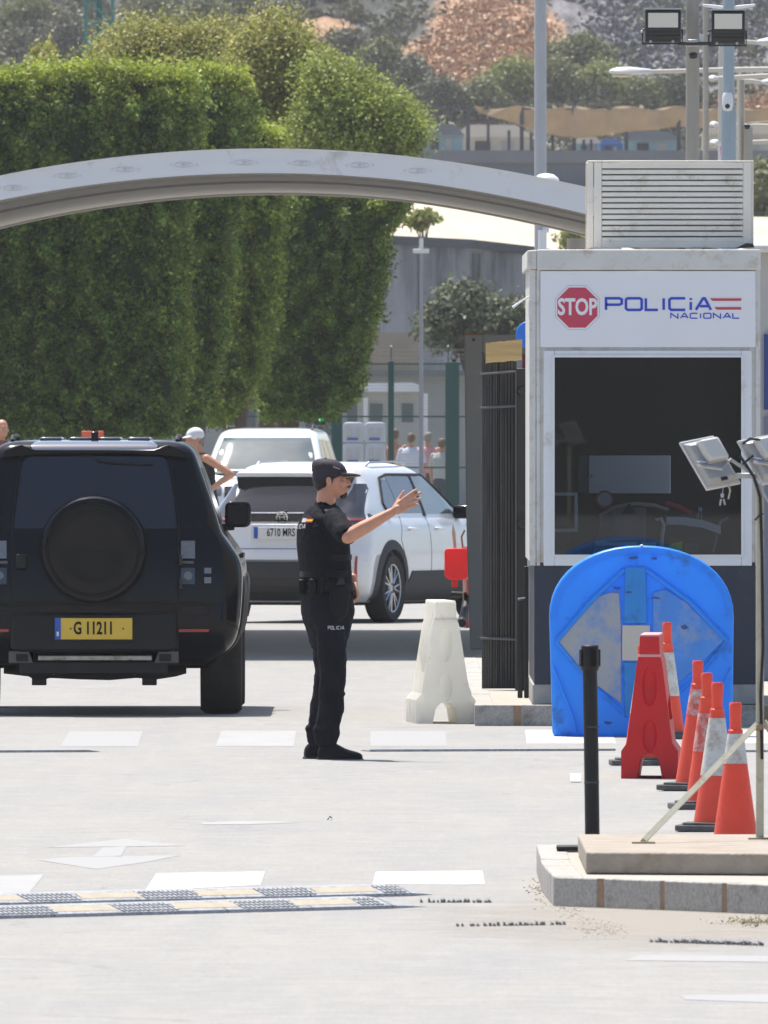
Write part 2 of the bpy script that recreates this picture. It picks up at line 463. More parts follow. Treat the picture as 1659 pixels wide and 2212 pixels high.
# sandy dirt washed against the traffic island, and paler new cement by the crossing
M_sand = bpy.data.materials.new('road_sand'); M_sand.use_nodes = True
def _sand(m):
    nt = m.node_tree; N = nt.nodes; L = nt.links; p = N['Principled BSDF']; p.inputs['Roughness'].default_value = .95
    tc = N.new('ShaderNodeTexCoord'); n = N.new('ShaderNodeTexNoise'); n.inputs['Scale'].default_value = 1.6; n.inputs['Detail'].default_value = 8
    n.inputs['Roughness'].default_value = .7
    L.new(tc.outputs['Object'], n.inputs['Vector'])
    # falls off with distance from the patch centre, ragged by noise
    g = N.new('ShaderNodeTexGradient'); g.gradient_type = 'SPHERICAL'
    mp = N.new('ShaderNodeMapping'); mp.inputs['Scale'].default_value = (1 / 1.5, 1 / 6.5, 1); L.new(tc.outputs['Object'], mp.inputs[0]); L.new(mp.outputs[0], g.inputs[0])
    ad = N.new('ShaderNodeMath'); ad.operation = 'MULTIPLY_ADD'; L.new(n.outputs['Fac'], ad.inputs[0]); ad.inputs[1].default_value = 1.0; L.new(g.outputs['Fac'], ad.inputs[2])
    r = N.new('ShaderNodeMapRange'); L.new(ad.outputs[0], r.inputs[0]); r.inputs[1].default_value = .78; r.inputs[2].default_value = 1.25; r.inputs[4].default_value = .5
    L.new(r.outputs[0], p.inputs['Alpha'])
    p.inputs['Base Color'].default_value = (.40, .355, .295, 1)
_sand(M_sand)
o = MB().grid([[(-1.6, -7, 0), (1.6, -7, 0)], [(-1.6, 7, 0), (1.6, 7, 0)]]).build('sand_patch', M_sand, loc=(1.15, 79, .0028)); tag(o, kind='structure')

# ---------------------------------------------------------------- traffic island with kerb stones
isl = [(.69, 87.4), (.685, 84.0), (.715, 81.45), (1.7, 79.9), (3.4, 79.2), (3.4, 87.4)]
KH = .125
tag(MB().prism([(x, y) for x, y in isl], 0, KH - .004, 'z').build('pavement', M_kerb_top), kind='structure')
def kerb_run(stones, mortar, P, Q, h, w=.12, lens=(.19, .28), gap=.016, seed=1):
    rr = random.Random(seed); P, Q = Vector(P), Vector(Q); d = (Q - P); L = d.length; d.normalize(); nn = Vector((-d.y, d.x))
    t = 0
    M = Matrix(((d.x, nn.x, 0, P.x), (d.y, nn.y, 0, P.y), (0, 0, 1, 0), (0, 0, 0, 1)))
    mortar.box(0, L, -.0012, w, 0, h - .002, M)
    while t < L - .02:
        l = min(rr.uniform(*lens), L - t)
        g_ = rr.uniform(.6, 1.8) * gap; j = rr.uniform(-.002, .002)
        stones.box(t, t + l, -.004 + j, w + .003, -.002, h + j, M); t += l + g_
st, mo = MB(), MB()
kerb_run(st, mo, isl[0], isl[1], KH, lens=(.9, 1.0), seed=4)
kerb_run(st, mo, isl[1], isl[2], KH, lens=(.5, .9), seed=3)
kerb_run(st, mo, isl[2], isl[3], KH, lens=(.22, .46), gap=.05, seed=9)
kerb_run(st, mo, isl[3], isl[4], KH, lens=(.3, .46), gap=.05, seed=6)
tag(st.build('kerb', M_kerb, bevel=.006), kind='structure'); tag(mo.build('kerb', M_mortar), kind='structure')

# platform of the guard booth
PX0, PX1, PY0, PY1, PH = .60, 5.5, 127.6, 152, .136
tag(MB().prism([(PX0, PY0), (PX1, PY0 - .7), (PX1, PY1), (PX0, PY1)], 0, PH - .004, 'z').build('pavement', M_kerb_top), kind='structure')
st, mo = MB(), MB()
kerb_run(st, mo, (PX0, PY1), (PX0, PY0), PH, lens=(.9, 1.0), seed=2)
kerb_run(st, mo, (PX0, PY0), (PX1, PY0 - .7), PH, lens=(.18, .3), gap=.03, seed=5)
tag(st.build('kerb', M_kerb, bevel=.006), kind='structure'); tag(mo.build('kerb', M_mortar), kind='structure')

# ---------------------------------------------------------------- rubber speed bumps
M_bump = mat('bump_rubber', (.33, .34, .36), .85, var=.3, scale=30, bump=.6, bscale=60, dirt=(.36, .34, .31), dirt_amt=.3, dirt_scale=14)
M_pad = mat('bump_pad', (.42, .36, .26), .7, var=.1, scale=15, dirt=(.35, .33, .3), dirt_amt=.3, dirt_scale=20)
M_padY = mat('bump_pad_yellow', (.75, .45, .06), .6, var=.1, scale=15)
def speed_bump(pL, pR, pads, label, h=.05, w=.36, tipL=None, tipR=.33, padmat=M_pad, studs=True, padh=(.30, .80)):
    """strip from pL to pR (points on its front foot line); pads = list of (t0, t1) metres from pL"""
    pL, pR = Vector((pL[0], pL[1])), Vector((pR[0], pR[1])); d = pR - pL; L = d.length; d.normalize(); nn = Vector((-d.y, d.x))
    root = empty('speed_bump', (pL.x, pL.y, 0), label, 'speed bump', 'rubber speed bumps across the lane', math.atan2(d.y, d.x))
    prof = [(0, .001), (.004, .014), (w * .28, h * .92), (w * .5, h), (w * .72, h * .92), (w, .001)]
    b = MB(); nm = int(L / .5) + 1
    for k in range(nm):
        a = k * .5; e = min(L, a + .494)
        if e - a > .02: b.prism([(u, z) for u, z in prof], a, e, 'x')
    if studs:
        rr = random.Random(3)
        for k in range(int(L / .028)):
            a = k * .028
            if any(t0 - .01 < a + .012 < t1 + .01 for t0, t1 in pads): continue
            for (u0, u1) in ((.012, .034), (.042, .064), (.072, .094)):
                z0 = .014 + (h * .92 - .014) * (u0 / (w * .28)); z1 = .014 + (h * .92 - .014) * (u1 / (w * .28))
                b.add([(a, u0, z0 - .002), (a + .018, u0, z0 - .002), (a + .018, u0, z0 + .004), (a, u0, z0 + .004),
                       (a, u1, z1 - .002), (a + .018, u1, z1 - .002), (a + .018, u1, z1 + .004), (a, u1, z1 + .004)],
                      [(0, 1, 2, 3), (3, 2, 6, 7), (0, 3, 7, 4), (1, 5, 6, 2)])
    b.build('rubber_body', M_bump, root)
    for t0, t1 in pads:
        q = MB(); f0, f1 = padh
        u0, u1 = .004 + (w * .28 - .004) * f0, .004 + (w * .28 - .004) * f1
        z0, z1 = .014 + (h * .92 - .014) * f0, .014 + (h * .92 - .014) * f1
        q.add([(t0, u0 - .003, z0), (t1, u0 - .003, z0), (t1, u1 - .003, z1 + .004), (t0, u1 - .003, z1 + .004),
               (t0, u0 + .01, z0 - .01), (t1, u0 + .01, z0 - .01), (t1, u1 + .01, z1 - .01), (t0, u1 + .01, z1 - .01)],
              [(0, 1, 2, 3), (3, 2, 6, 7), (0, 3, 7, 4), (1, 5, 6, 2), (0, 4, 5, 1), (4, 7, 6, 5)])
        q.build('reflective_pad', padmat, root)
    if tipR:
        q = MB(); q.rings([[(L + .006, u, z) for u, z in prof], [(L + tipR, w * .45 + (u - w * .45) * .25, max(.001, z * .12)) for u, z in prof]])
        q.build('end_cap', M_bump, root)
    return root
s1L = G(-260, 1992); s1R = G(848, 1963)
s2L = G(-260, 1964); s2R = G(888, 1936)
def px_t(pL, pR, xs, row):
    out = []
    d = (Vector((pR.x, pR.y)) - Vector((pL.x, pL.y))); L = d.length
    for a, b in xs:
        fa = (a - (-260)) / ((row) - (-260)); fb = (b - (-260)) / ((row) - (-260)); out.append((fa * L, fb * L))
    return out
speed_bump(s1L, s1R, px_t(s1L, s1R, [(-138, -4), (125, 259), (387, 523), (648, 784)], 848), 'nearer of the two adjoining black rubber speed bumps with cream pads')
speed_bump(s2L, s2R, px_t(s2L, s2R, [(-75, 57), (183, 313), (437, 568), (693, 825)], 888), 'farther of the two adjoining rubber speed bumps, just below the crossing stripes', tipR=.25)
a, b = G(800, 1624), G(1330, 1622)
sb = speed_bump(a, b, [(.93, 1.0), (1.12, 1.27), (1.36, 1.5)], 'low worn grey speed bump with small yellow pads in front of the blue barrier', h=.009, w=.3, tipR=None, padmat=M_padY, studs=False)
a, b = G(-60, 1626), G(190, 1625)
sb = speed_bump(a, b, [], 'low grey speed bump remnant at the left edge beyond the black off-roader shadow', h=.006, w=.3, tipR=.1, studs=False)
a, b = G(1480, 1625), G(1700, 1625)
sb = speed_bump(a, b, [(.1, .25)], 'low grey speed bump with a yellow pad behind the nearest cones', h=.009, w=.3, tipR=None, padmat=M_padY, studs=False)

def rubber_remains(x0, x1, y0, y1, label):
    rr = random.Random(int(x0)); mb = MB(); a, b = G(x0, y0), G(x1, y1); n = int((b - a).length / .017)
    for k in range(n):
        p = a.lerp(b, (k + .5) / n)
        if rr.random() < .07: continue
        w_ = rr.uniform(.0035, .0055); hh = rr.uniform(.008, .017); sk = rr.uniform(-.004, .004)
        mb.box(p.x - w_ + sk, p.x + w_ + sk, p.y + rr.uniform(-.02, .02), p.y + rr.uniform(.25, .34), 0, hh)
        if rr.random() < .5: mb.box(p.x - .009, p.x + .009, p.y + .02, p.y + .2, 0, hh * .35)
    o = mb.build('rubber_strip', mat('old_rubber', (.19, .19, .195), .9, var=.4, scale=30)); tag(o, label, 'rubber strip', 'worn rubber strip remains on the road')
rubber_remains(986, 1222, 2002, 1999, 'broken serrated rubber strip stuck on the road left of the traffic island corner')
rubber_remains(1404, 1665, 2036, 2044, 'broken serrated rubber strip on the road below the traffic island kerb')
rubber_remains(905, 1062, 1950, 1950, 'thin sliver of rubber trailing right from the speed bump tip')

# gravel by the kerb corner
gv = MB(); rr = random.Random(5)
for k in range(420):
    t = rr.random(); x = 1150 + 190 * t + rr.gauss(0, 14); y = 1910 + 95 * min(1, t * 1.6) + rr.gauss(0, 9)
    p = G(x, y); r_ = rr.uniform(.002, .006)
    if p.y > 82 and p.x > .68: continue
    gv.ball((p.x, p.y, r_ * .4), (r_ * rr.uniform(.7, 1.4), r_, r_ * .7), 5, 3)
tag(gv.build('gravel', mat('gravel', (.40, .33, .25), .95, island=[(.5, .43, .35), (.38, .31, .24), (.58, .52, .45)])), kind='stuff')
rr = random.Random(9)
p = G(1243, 1690)
lt = MB().grid([[(-.03 + .03 * i, -.06 + .06 * j, .006 + .02 * ((i * 3 + j * 5) % 3)) for i in range(3)] for j in range(4)])
tag(lt.build('litter', mat('litter_paper', (.75, .74, .72), .8), loc=(p.x, p.y, 0), solid=.002), 'crumpled white scrap of paper lying left of the red barrier', 'litter')
p = G(708, 1772)
tag(MB().tube([(0, 0, .004), (.012, .1, .018), (.02, .25, .006)], .003, 5).build('twig', M_black_plastic, loc=p), 'tiny dark twig on the empty asphalt below the policeman', 'twig')

# ---------------------------------------------------------------- concrete slab on the island
slab = MB().prism([(.852, 81.96), (3.2, 81.2), (3.2, 85.4), (.852, 85.4)], KH, .215, 'z').build('concrete_slab', M_concrete, bevel=.008)
tag(slab, 'rough tan concrete base slab lying on the traffic island', 'concrete slab')

# ---------------------------------------------------------------- land behind
M_earth = mat('pale_earth', (.50, .43, .33), .95, var=.10, scale=.6, bump=.2, dirt=(.40, .36, .28), dirt_amt=.25, dirt_scale=.4, stretch=(1, .2, 1))
M_wallc = mat('stained_concrete', (.33, .335, .355), .9, var=.18, scale=1.1, stretch=(1, 1, .12), bump=.15, dirt=(.09, .092, .10), dirt_amt=.55, dirt_scale=.9)
M_wallt = mat('tan_wall', (.27, .23, .18), .9, var=.12, scale=1.5)
M_parapet = mat('blue_grey_parapet', (.12, .14, .18), .8, var=.08, scale=.6)
D1 = 450
zt = lambda x, y, d: W(x, y, d).z
# ramp: retaining wall (its top edge falls to the right), slope of pale earth above it
tl = [W(-200, 498, D1), W(700, 508, D1), W(900, 516, D1), W(1020, 522, D1), W(1145, 536, D1), W(1300, 560, D1), W(2200, 640, D1)]
wallm = MB().grid([[(p.x, D1, -.2) for p in tl], [(p.x, D1, p.z) for p in tl]])
wallm.grid([[(p.x, D1, p.z) for p in tl], [(p.x, D1 + .6, p.z) for p in tl]])
tag(wallm.build('retaining_wall', M_wallc), 'stained grey concrete retaining wall below the pale earth slope', 'wall')
cop = MB()
for i in range(len(tl) - 1):
    a, b = tl[i], tl[i + 1]
    cop.rings([[(q.x, D1 - .12, q.z - .16), (q.x, D1 - .12, q.z + .05), (q.x, D1 + .2, q.z + .05), (q.x, D1 + .2, q.z - .16)] for q in (a, b)])
M_cop = mat('wall_coping', (.10, .105, .115), .9, var=.2, scale=.8)
bpy.data.objects['retaining_wall']
c_ = cop.build('coping', M_cop); c_.parent = bpy.data.objects['retaining_wall']
bt = MB()
for px in (905, 1022, 1035, 1150):
    q = W(px, 700, D1); bt.box(q.x - .03, q.x + .03, D1 - .05, D1, 0, zt(px, 520 + (px - 900) * .07, D1) - .2)
b_ = bt.build('joint', M_cop); b_.parent = bpy.data.objects['retaining_wall']
emb = MB().grid([[(p.x, D1 + .6, p.z - .02) for p in tl], [(p.x, 520, p.z * .55 + zt(900, 466, 520) * .45) for p in tl], [(p.x * 1.25, 590, zt(900, 420, 590)) for p in tl], [(p.x * 1.5, 689.5, zt(900, 405, 690)) for p in tl]])
tag(emb.build('earth_slope', M_earth, smooth=60), kind='structure')
lw = MB().box(W(-300, 0, 440).x, W(905, 0, 440).x, 438, 441, 0, zt(0, 719, 440))
tag(lw.build('low_wall', M_wallt), 'low tan wall at the foot of the grey retaining wall', 'wall')
# parapet of the upper road, with kerb band, and plateau behind
pz0, pz1 = zt(0, 470, 690), zt(0, 325, 690)
pa = MB().box(-22, 30, 690, 690.5, pz0 - 3, pz1 - .45)
par = pa.build('parapet_wall', M_parapet); tag(par, 'long dark blue-grey parapet wall below the fenced terrace', 'wall')
cp = MB().box(-22, 30, 689.75, 690.8, pz1 - .45, pz1); cp.build('coping', mat('parapet_coping', (.12, .135, .165), .8, var=.1, scale=.7), par)
tag(MB().grid([[(-80, 690.6, pz1 - .1), (90, 690.6, pz1 - .1)], [(-80, 905, 12.5), (90, 905, 12.5)]]).build('terrace_ground', M_earth), kind='structure')

# hillside
def hill_material():
    m = bpy.data.materials.new('hillside'); m.use_nodes = True
    nt = m.node_tree; N = nt.nodes; L = nt.links; p = N['Principled BSDF']; p.inputs['Roughness'].default_value = .95
    tc = N.new('ShaderNodeTexCoord')
    mpz = N.new('ShaderNodeMapping'); mpz.inputs['Scale'].default_value = (1, .22, 1); L.new(tc.outputs['Object'], mpz.inputs[0])
    def noise(sc, det=6, rough=.65):
        n = N.new('ShaderNodeTexNoise'); n.inputs['Scale'].default_value = sc; n.inputs['Detail'].default_value = det
        n.inputs['Roughness'].default_value = rough; L.new(mpz.outputs[0], n.inputs['Vector']); return n
    def ramp(src, a, b, lo=0, hi=1):
        r = N.new('ShaderNodeMapRange'); L.new(src, r.inputs[0])
        for i, v in enumerate((a, b, lo, hi)): r.inputs[i + 1].default_value = v
        return r.outputs[0]
    def mix(f, a, b):
        x = N.new('ShaderNodeMix'); x.data_type = 'RGBA'; L.new(f, x.inputs[0])
        for i, v in ((6, a), (7, b)):
            if isinstance(v, tuple): x.inputs[i].default_value = (*v, 1)
            else: L.new(v, x.inputs[i])
        return x.outputs[2]
    base = mix(ramp(noise(.22).outputs['Fac'], .4, .6), (.035, .04, .03), (.10, .10, .095))
    rock = mix(ramp(noise(.9, 8, .7).outputs['Fac'], .38, .62), (.05, .05, .055), (.24, .23, .24))
    vor = N.new('ShaderNodeTexVoronoi'); vor.inputs['Scale'].default_value = 1.6; L.new(mpz.outputs[0], vor.inputs['Vector'])
    scree = mix(ramp(noise(1.3, 8, .75).outputs['Fac'], .36, .62), (.20, .10, .06), (.52, .33, .20))
    scree = mix(ramp(vor.outputs['Distance'], .0, .25, .55, 0), scree, (.58, .47, .38))
    def blob(cx, cz, rx, rz, edge=.5):
        mp = N.new('ShaderNodeMapping'); L.new(tc.outputs['Object'], mp.inputs[0]); mp.vector_type = 'POINT'
        mp.inputs['Location'].default_value = (-cx / rx, 0, -cz / rz); mp.inputs['Scale'].default_value = (1 / rx, 0, 1 / rz)
        g_ = N.new('ShaderNodeVectorMath'); g_.operation = 'LENGTH'; L.new(mp.outputs[0], g_.inputs[0])
        n = noise(.5, 6).outputs['Fac']
        a = N.new('ShaderNodeMath'); a.operation = 'MULTIPLY_ADD'; L.new(n, a.inputs[0]); a.inputs[1].default_value = edge * 2; L.new(g_.outputs['Value'], a.inputs[2])
        return ramp(a.outputs[0], 1.0 + edge, 1.12 + edge, 1, 0)
    q = W(1400, 60, 960); c = mix(blob(q.x, q.z, 7.5, 4.5), base, rock)
    for (x_, y_, rx, rz) in ((1065, 120, 3.3, 3.6), (960, 150, 2.6, 1.5), (1040, 40, 1.3, 1.8), (1640, 245, 3.2, 1.0), (700, 75, 1.6, .8)):
        q = W(x_, y_, 930); c = mix(blob(q.x, q.z, rx, rz, .35), c, scree)
    L.new(c, p.inputs['Base Color'])
    b = N.new('ShaderNodeBump'); b.inputs['Strength'].default_value = .9; b.inputs['Distance'].default_value = .5
    L.new(noise(1.5, 8).outputs['Fac'], b.inputs['Height']); L.new(b.outputs[0], p.inputs['Normal'])
    return m
from mathutils import noise as mnoise
def hz(x, y):
    t = (y - 900) / 110
    return 11.8 + 30 * t + 1.6 * mnoise.fractal(Vector((x * .09, y * .05, 3)), 1, 2, 5) * min(1, max(0, t * 4)) + .5 * mnoise.fractal(Vector((x * .5, y * .3, 9)), 1, 2, 4) * min(1, max(0, t * 4))
nx, ny = 150, 110
hm = MB().grid([[(-75 + 150 * i / nx, 900 + 200 * (j / ny) ** 1.15, hz(-75 + 150 * i / nx, 900 + 200 * (j / ny) ** 1.15)) for i in range(nx + 1)] for j in range(ny + 1)])
tag(hm.build('hillside', hill_material(), smooth=60), kind='structure')
def hill_hit(x, y):
    "where the view through a picture point meets the slope"
    d = 900
    while d < 1095:
        p = W(x, y, d)
        if p.z < hz(p.x, p.y):
            a, b = d - 1.5, d
            for _ in range(12):
                m = (a + b) / 2; p = W(x, y, m)
                if p.z < hz(p.x, p.y): b = m
                else: a = m
            return W(x, y, b)
        d += 1.5
    return W(x, y, 1095)
# ================================================================ guard booth
BD = 127.8; BS = F / BD
BX = (1150 - 829.5) / BS                      # left edge of the front
def bx_(x): return (x - 1150) / BS
def bz_(y): return HC - (y - HOR) / BS - PH
booth = empty('guard_booth', (BX, BD, PH), 'white police guard booth with navy base, big dark window and stop sign panel', 'guard booth')
bw, bd_ = bx_(1641), 4.6
MB().box(0, bw, 0, bd_, 0, bz_(1478)).build('plinth', mat('plinth_cement', (.33, .325, .31), .9, var=.15, scale=7, bump=.2), booth, bevel=.01)
def shell(z0, z1, x0, x1, m, name, th=.06, front=True, y0=0.0):
    mb = MB()
    if front: mb.box(x0, x1, y0, y0 + th, z0, z1)
    mb.box(x0, x0 + th, y0 + th, bd_, z0, z1); mb.box(x1 - th, x1, y0 + th, bd_, z0, z1); mb.box(x0 + th, x1 - th, bd_ - th, bd_, z0, z1)
    return mb.build(name, m, booth, bevel=.004)
shell(bz_(1478), bz_(1215), .012, bw - .012, M_navy, 'lower_wall')
# white upper walls: left side and back full height, front pieces round the window
z0, z1 = bz_(1215), bz_(540)
gx0, gx1, gz0, gz1 = bx_(1198), bx_(1601), bz_(1198), bz_(772)      # glass opening
mb = MB()
mb.box(-.012, .03, 0, bd_, z0, z1); mb.box(.03, bw - .03, bd_ - .05, bd_, z0, z1)
mb.box(bw - .03, bw, 0, .25, z0, z1); mb.box(bw - .03, bw, 2.2, bd_, z0, z1); mb.box(bw - .03, bw, .25, 2.2, z0, gz0); mb.box(bw - .03, bw, .25, 2.2, gz1, z1)  # opening in the unseen right wall, added to light the interior
mb.box(.03, gx0 - .05, .0, .06, z0, z1); mb.box(gx1 + .05, bw - .03, .0, .06, z0, z1)
mb.box(gx0 - .05, gx1 + .05, .0, .06, gz1 + .04, z1); mb.box(gx0 - .05, gx1 + .05, 0, .06, z0, gz0 - .03)
mb.build('upper_wall', M_dirtywhite, booth, bevel=.003)
for (x0, x1, y0) in ((-.02, .022, -.008), (.027, .05, -.012), (bw - .028, bw + .004, -.008)):   # corner trims with joints
    MB().box(x0, x1, y0, -.001, z0 - .02, z1 - .13).build('corner_trim', M_dirtywhite, booth, bevel=.002)
# cornice
mb = MB().box(bx_(1160), bw + .006, -.05, .12, bz_(583), bz_(539)).box(-.035, bx_(1160) - .001, -.038, bd_ + .05, bz_(581), bz_(541)).box(bx_(1160), bw + .006, .12, bd_ + .05, bz_(575), bz_(541))
mb.build('cornice', M_dirtywhite, booth, bevel=.008)
# sign panel
sp = MB().box(bx_(1167), bx_(1632), -.028, -.0005, bz_(750), bz_(585)).build('sign_panel', M_signwhite, booth, bevel=.004)
ys = -.030
def octagon(cx, cz, r): return [(cx + r / math.cos(R(22.5)) * math.cos(R(22.5 + 45 * k)), cz + r / math.cos(R(22.5)) * math.sin(R(22.5 + 45 * k))) for k in range(8)]
cx, cz = bx_(1247), bz_(664.5)
og = MB().prism(octagon(cx, cz, .146), ys, ys + .001, 'y').build('sign_border', mat('sign_border_grey', (.42, .43, .45), .5), sp)
og = MB().prism(octagon(cx, cz, .143), ys - .001, ys, 'y').build('sign_border', M_signwhite, sp)
og = MB().prism(octagon(cx, cz, .132), ys - .002, ys - .001, 'y').build('stop_octagon', M_red_sign, sp)
text('STOP', .150, M_signwhite, sp, 'lettering', (cx, ys - .003, cz), sx=.72, bold=.0045, depth=.0005)
mb = MB()
u = lambda px: px / BS
strokes(mb, 'POLIC', bx_(1309), bz_(669.5), u(25), {'P': u(34), 'O': u(34), 'L': u(26), 'I': u(7), '_': u(33), 'C': u(34)}, u(9), u(5.6), ys - .001)
strokes(mb, 'i', bx_(1489), bz_(669.5), u(25), {'i': u(6), '_': u(6)}, 0, u(5.6), ys - .001)
strokes(mb, 'A', bx_(1503), bz_(669.5), u(25), {'A': u(31), '_': u(31)}, 0, u(5.6), ys - .001)
strokes(mb, 'NACIONAL', bx_(1449), bz_(687.5), u(10.6), {'I': u(3), '_': u(15.5), 'L': u(14)}, u(5.4), u(2.5), ys - .001)
mb.build('lettering', M_blue_sign, sp)
mb = MB()
for (xa, xb, xc, ya, yb) in ((1533, 1539, 1601, 644.5, 650), (1543, 1548, 1601, 663.5, 669)):
    mb.prism([(bx_(xa), bz_(ya)), (bx_(xc), bz_(ya)), (bx_(xc), bz_(yb)), (bx_(xb), bz_(yb))], ys - .0015, ys - .0005, 'y')
mb.build('red_stripes', M_red_sign, sp)
# window
wf = MB()
ox0, ox1, oz0, oz1 = bx_(1174), bx_(1624), bz_(1222), bz_(757)
wf.box(ox0, gx0, -.03, .02, oz0, oz1).box(gx1, ox1, -.03, .02, oz0, oz1).box(gx0, gx1, -.03, .02, oz0, gz0).box(gx0, gx1, -.03, .02, gz1, oz1)
wn_ = wf.build('window', M_white, booth, bevel=.006)
fr = MB(); t_ = .016
fr.add([(x, y, z) for y in (-.042, -.0305) for (x, z) in ((gx0 - t_, gz0 - t_), (gx1 + t_, gz0 - t_), (gx1 + t_, gz1 + t_), (gx0 - t_, gz1 + t_), (gx0, gz0), (gx1, gz0), (gx1, gz1), (gx0, gz1))],
       [f for k in range(4) for f in ((k, (k + 1) % 4, (k + 1) % 4 + 4, k + 4), (k + 8, k + 12, (k + 1) % 4 + 12, (k + 1) % 4 + 8), (k, k + 8, (k + 1) % 4 + 8, (k + 1) % 4), (k + 4, (k + 1) % 4 + 4, (k + 1) % 4 + 12, k + 12))])
fr.build('frame', M_white, wn_, bevel=.002)
def booth_glass():
    m = bpy.data.materials.new('booth_window_glass'); m.use_nodes = True
    nt = m.node_tree; N = nt.nodes; L = nt.links; N.remove(N['Principled BSDF'])
    t = N.new('ShaderNodeBsdfTransparent'); t.inputs[0].default_value = (.62, .66, .70, 1)
    gl = N.new('ShaderNodeBsdfGlossy'); gl.inputs['Roughness'].default_value = .01
    fr_ = N.new('ShaderNodeFresnel'); fr_.inputs[0].default_value = 1.5
    x = N.new('ShaderNodeMixShader'); L.new(fr_.outputs[0], x.inputs[0]); L.new(t.outputs[0], x.inputs[1]); L.new(gl.outputs[0], x.inputs[2])
    L.new(x.outputs[0], N['Material Output'].inputs[0]); return m
M_bglass = booth_glass()
MB().box(gx0, gx1, -.012, -.006, gz0, gz1).build('pane', M_bglass, wn_)
# cable and small fittings
MB().tube([(-.02, -.03, bz_(640)), (-.06, -.04, bz_(648)), (-.13, -.05, bz_(664))], [.006, .006, .010], 7).build('loose_cable', M_white, booth)
MB().tube([(-.024, -.03, bz_(650)), (-.022, -.03, bz_(690))], .003, 6).build('loose_cable', M_white, booth)
# interior; some low items stand in for car reflections in the glass
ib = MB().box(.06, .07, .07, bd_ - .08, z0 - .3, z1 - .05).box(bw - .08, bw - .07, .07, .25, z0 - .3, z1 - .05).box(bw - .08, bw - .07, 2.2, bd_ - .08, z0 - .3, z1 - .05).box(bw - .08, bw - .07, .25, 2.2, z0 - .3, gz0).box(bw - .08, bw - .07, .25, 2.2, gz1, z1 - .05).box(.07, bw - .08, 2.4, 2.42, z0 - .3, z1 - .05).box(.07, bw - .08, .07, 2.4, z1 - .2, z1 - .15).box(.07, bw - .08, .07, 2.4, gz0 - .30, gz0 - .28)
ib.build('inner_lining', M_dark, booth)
yy = 1.5
cab = MB().box(bx_(1276), bx_(1456), yy, yy + .4, bz_(1068), bz_(985))
c_ = cab.build('cabinet', mat('grey_cabinet', (.85, .85, .90), .5, var=.05, scale=3), booth, bevel=.006)
MB().ball((bx_(1284), yy - .02, bz_(1029)), .011, 8, 6).build('knob', M_chrome, c_)
MB().box(bx_(1254), bx_(1273), yy, yy + .4, bz_(1068), bz_(985)).build('cabinet_side', mat('blue_grey_side', (.14, .17, .2), .5), booth, bevel=.004)
MB().box(bx_(1188), bx_(1252), yy + .1, yy + .3, bz_(1066), bz_(986)).build('wall_panel', mat('brown_grey', (.07, .065, .065), .6), booth)
mb = MB(); a, b, c, d = bx_(1199), bx_(1249), bz_(1150), bz_(1064); t_ = .022; yy = .25
mb.box(a, b, yy, yy + .02, d - t_, d).box(a, b, yy, yy + .02, c, c + t_).box(b - t_, b, yy, yy + .02, c + t_, d - t_)
mb.build('service_hatch_frame', M_white, booth, bevel=.003)
def tubep(name, pts, r, m, y):
    MB().tube([(bx_(px), y, bz_(py)) for px, py in pts], r, 8).build(name, m, booth)
desk = MB().box(.1, bw - .1, .9, 1.5, gz0 - .08, gz0 - .05).box(bx_(1330), bx_(1400), 1.0, 1.1, gz0 - .05, bz_(1098)).prism([(bx_(1280), gz0 - .05), (bx_(1335), gz0 - .05), (bx_(1330), bz_(1100)), (bx_(1308), bz_(1105))], 1.2, 1.3, 'y')
desk.build('desk', mat('desk_grey', (.22, .22, .24), .6), booth)
mb = MB().box(bx_(1290), bx_(1378), .6, .62, bz_(1180), bz_(1172)).box(bx_(1388), bx_(1420), .6, .62, bz_(1181), bz_(1173)); mb.build('desk_edge', mat('pale_strip', (.8, .8, .76), .5), booth)
tubep('cable_duct', [(1428, 1195), (1432, 1160), (1436, 1135), (1430, 1122), (1418, 1124)], [.016, .015, .014, .013, .008], M_white, .5)
mb = MB().rings([[(bx_(px), .5, bz_(py)), (bx_(px), .52, bz_(py)), (bx_(px), .52, bz_(py + 17)), (bx_(px), .5, bz_(py + 17))] for px, py in ((1442, 1117), (1480, 1118), (1520, 1124), (1560, 1138))])
mb.build('car_reflection', mat('pale_reflection', (.75, .78, .82), .5), booth, smooth=40)  # pale curved sheet stands in for a white car's reflection
tubep('hoop', [(1300, 1118), (1325, 1100), (1352, 1093), (1380, 1090), (1420, 1094), (1450, 1104)], .013, mat('beige_hoop', (.55, .46, .40), .6), 1.2)
MB().lathe([(.001, 0), (.045, 0), (.045, .02), (.001, .02)], 20, (bx_(1309), .8, bz_(1080)), 'y').build('round_sign', mat('pale_disc', (.6, .56, .6), .5), booth)
MB().lathe([(.046, .002), (.06, 0), (.06, .022), (.046, .022)], 20, (bx_(1309), .8, bz_(1080)), 'y', closed=True).build('round_sign_rim', mat('dull_red', (.5, .06, .07), .5), booth)
tubep('red_bar', [(1445, 1090), (1475, 1099), (1500, 1112)], .02, MATS['dull_red'], 1.5)
MB().prism([(bx_(1443), bz_(1199)), (bx_(1476), bz_(1199)), (bx_(1476), bz_(1170)), (bx_(1456), bz_(1174)), (bx_(1442), bz_(1184))], .3, .42, 'y').build('reflective_vest', mat('hivis', (.45, .92, .05), .7, bump=.3), booth, bevel=.008)
MB().box(bx_(1478), bx_(1510), .34, .4, bz_(1197), bz_(1174)).build('folded_cloth', mat('grey_cloth', (.16, .18, .22), .9, bump=.4), booth, bevel=.01)
mb = MB().prism([(bx_(1345), bz_(1112)), (bx_(1362), bz_(1088)), (bx_(1380), bz_(1112))], .82, .86, 'y'); mb.build('fan_guard', M_black_metal, booth)
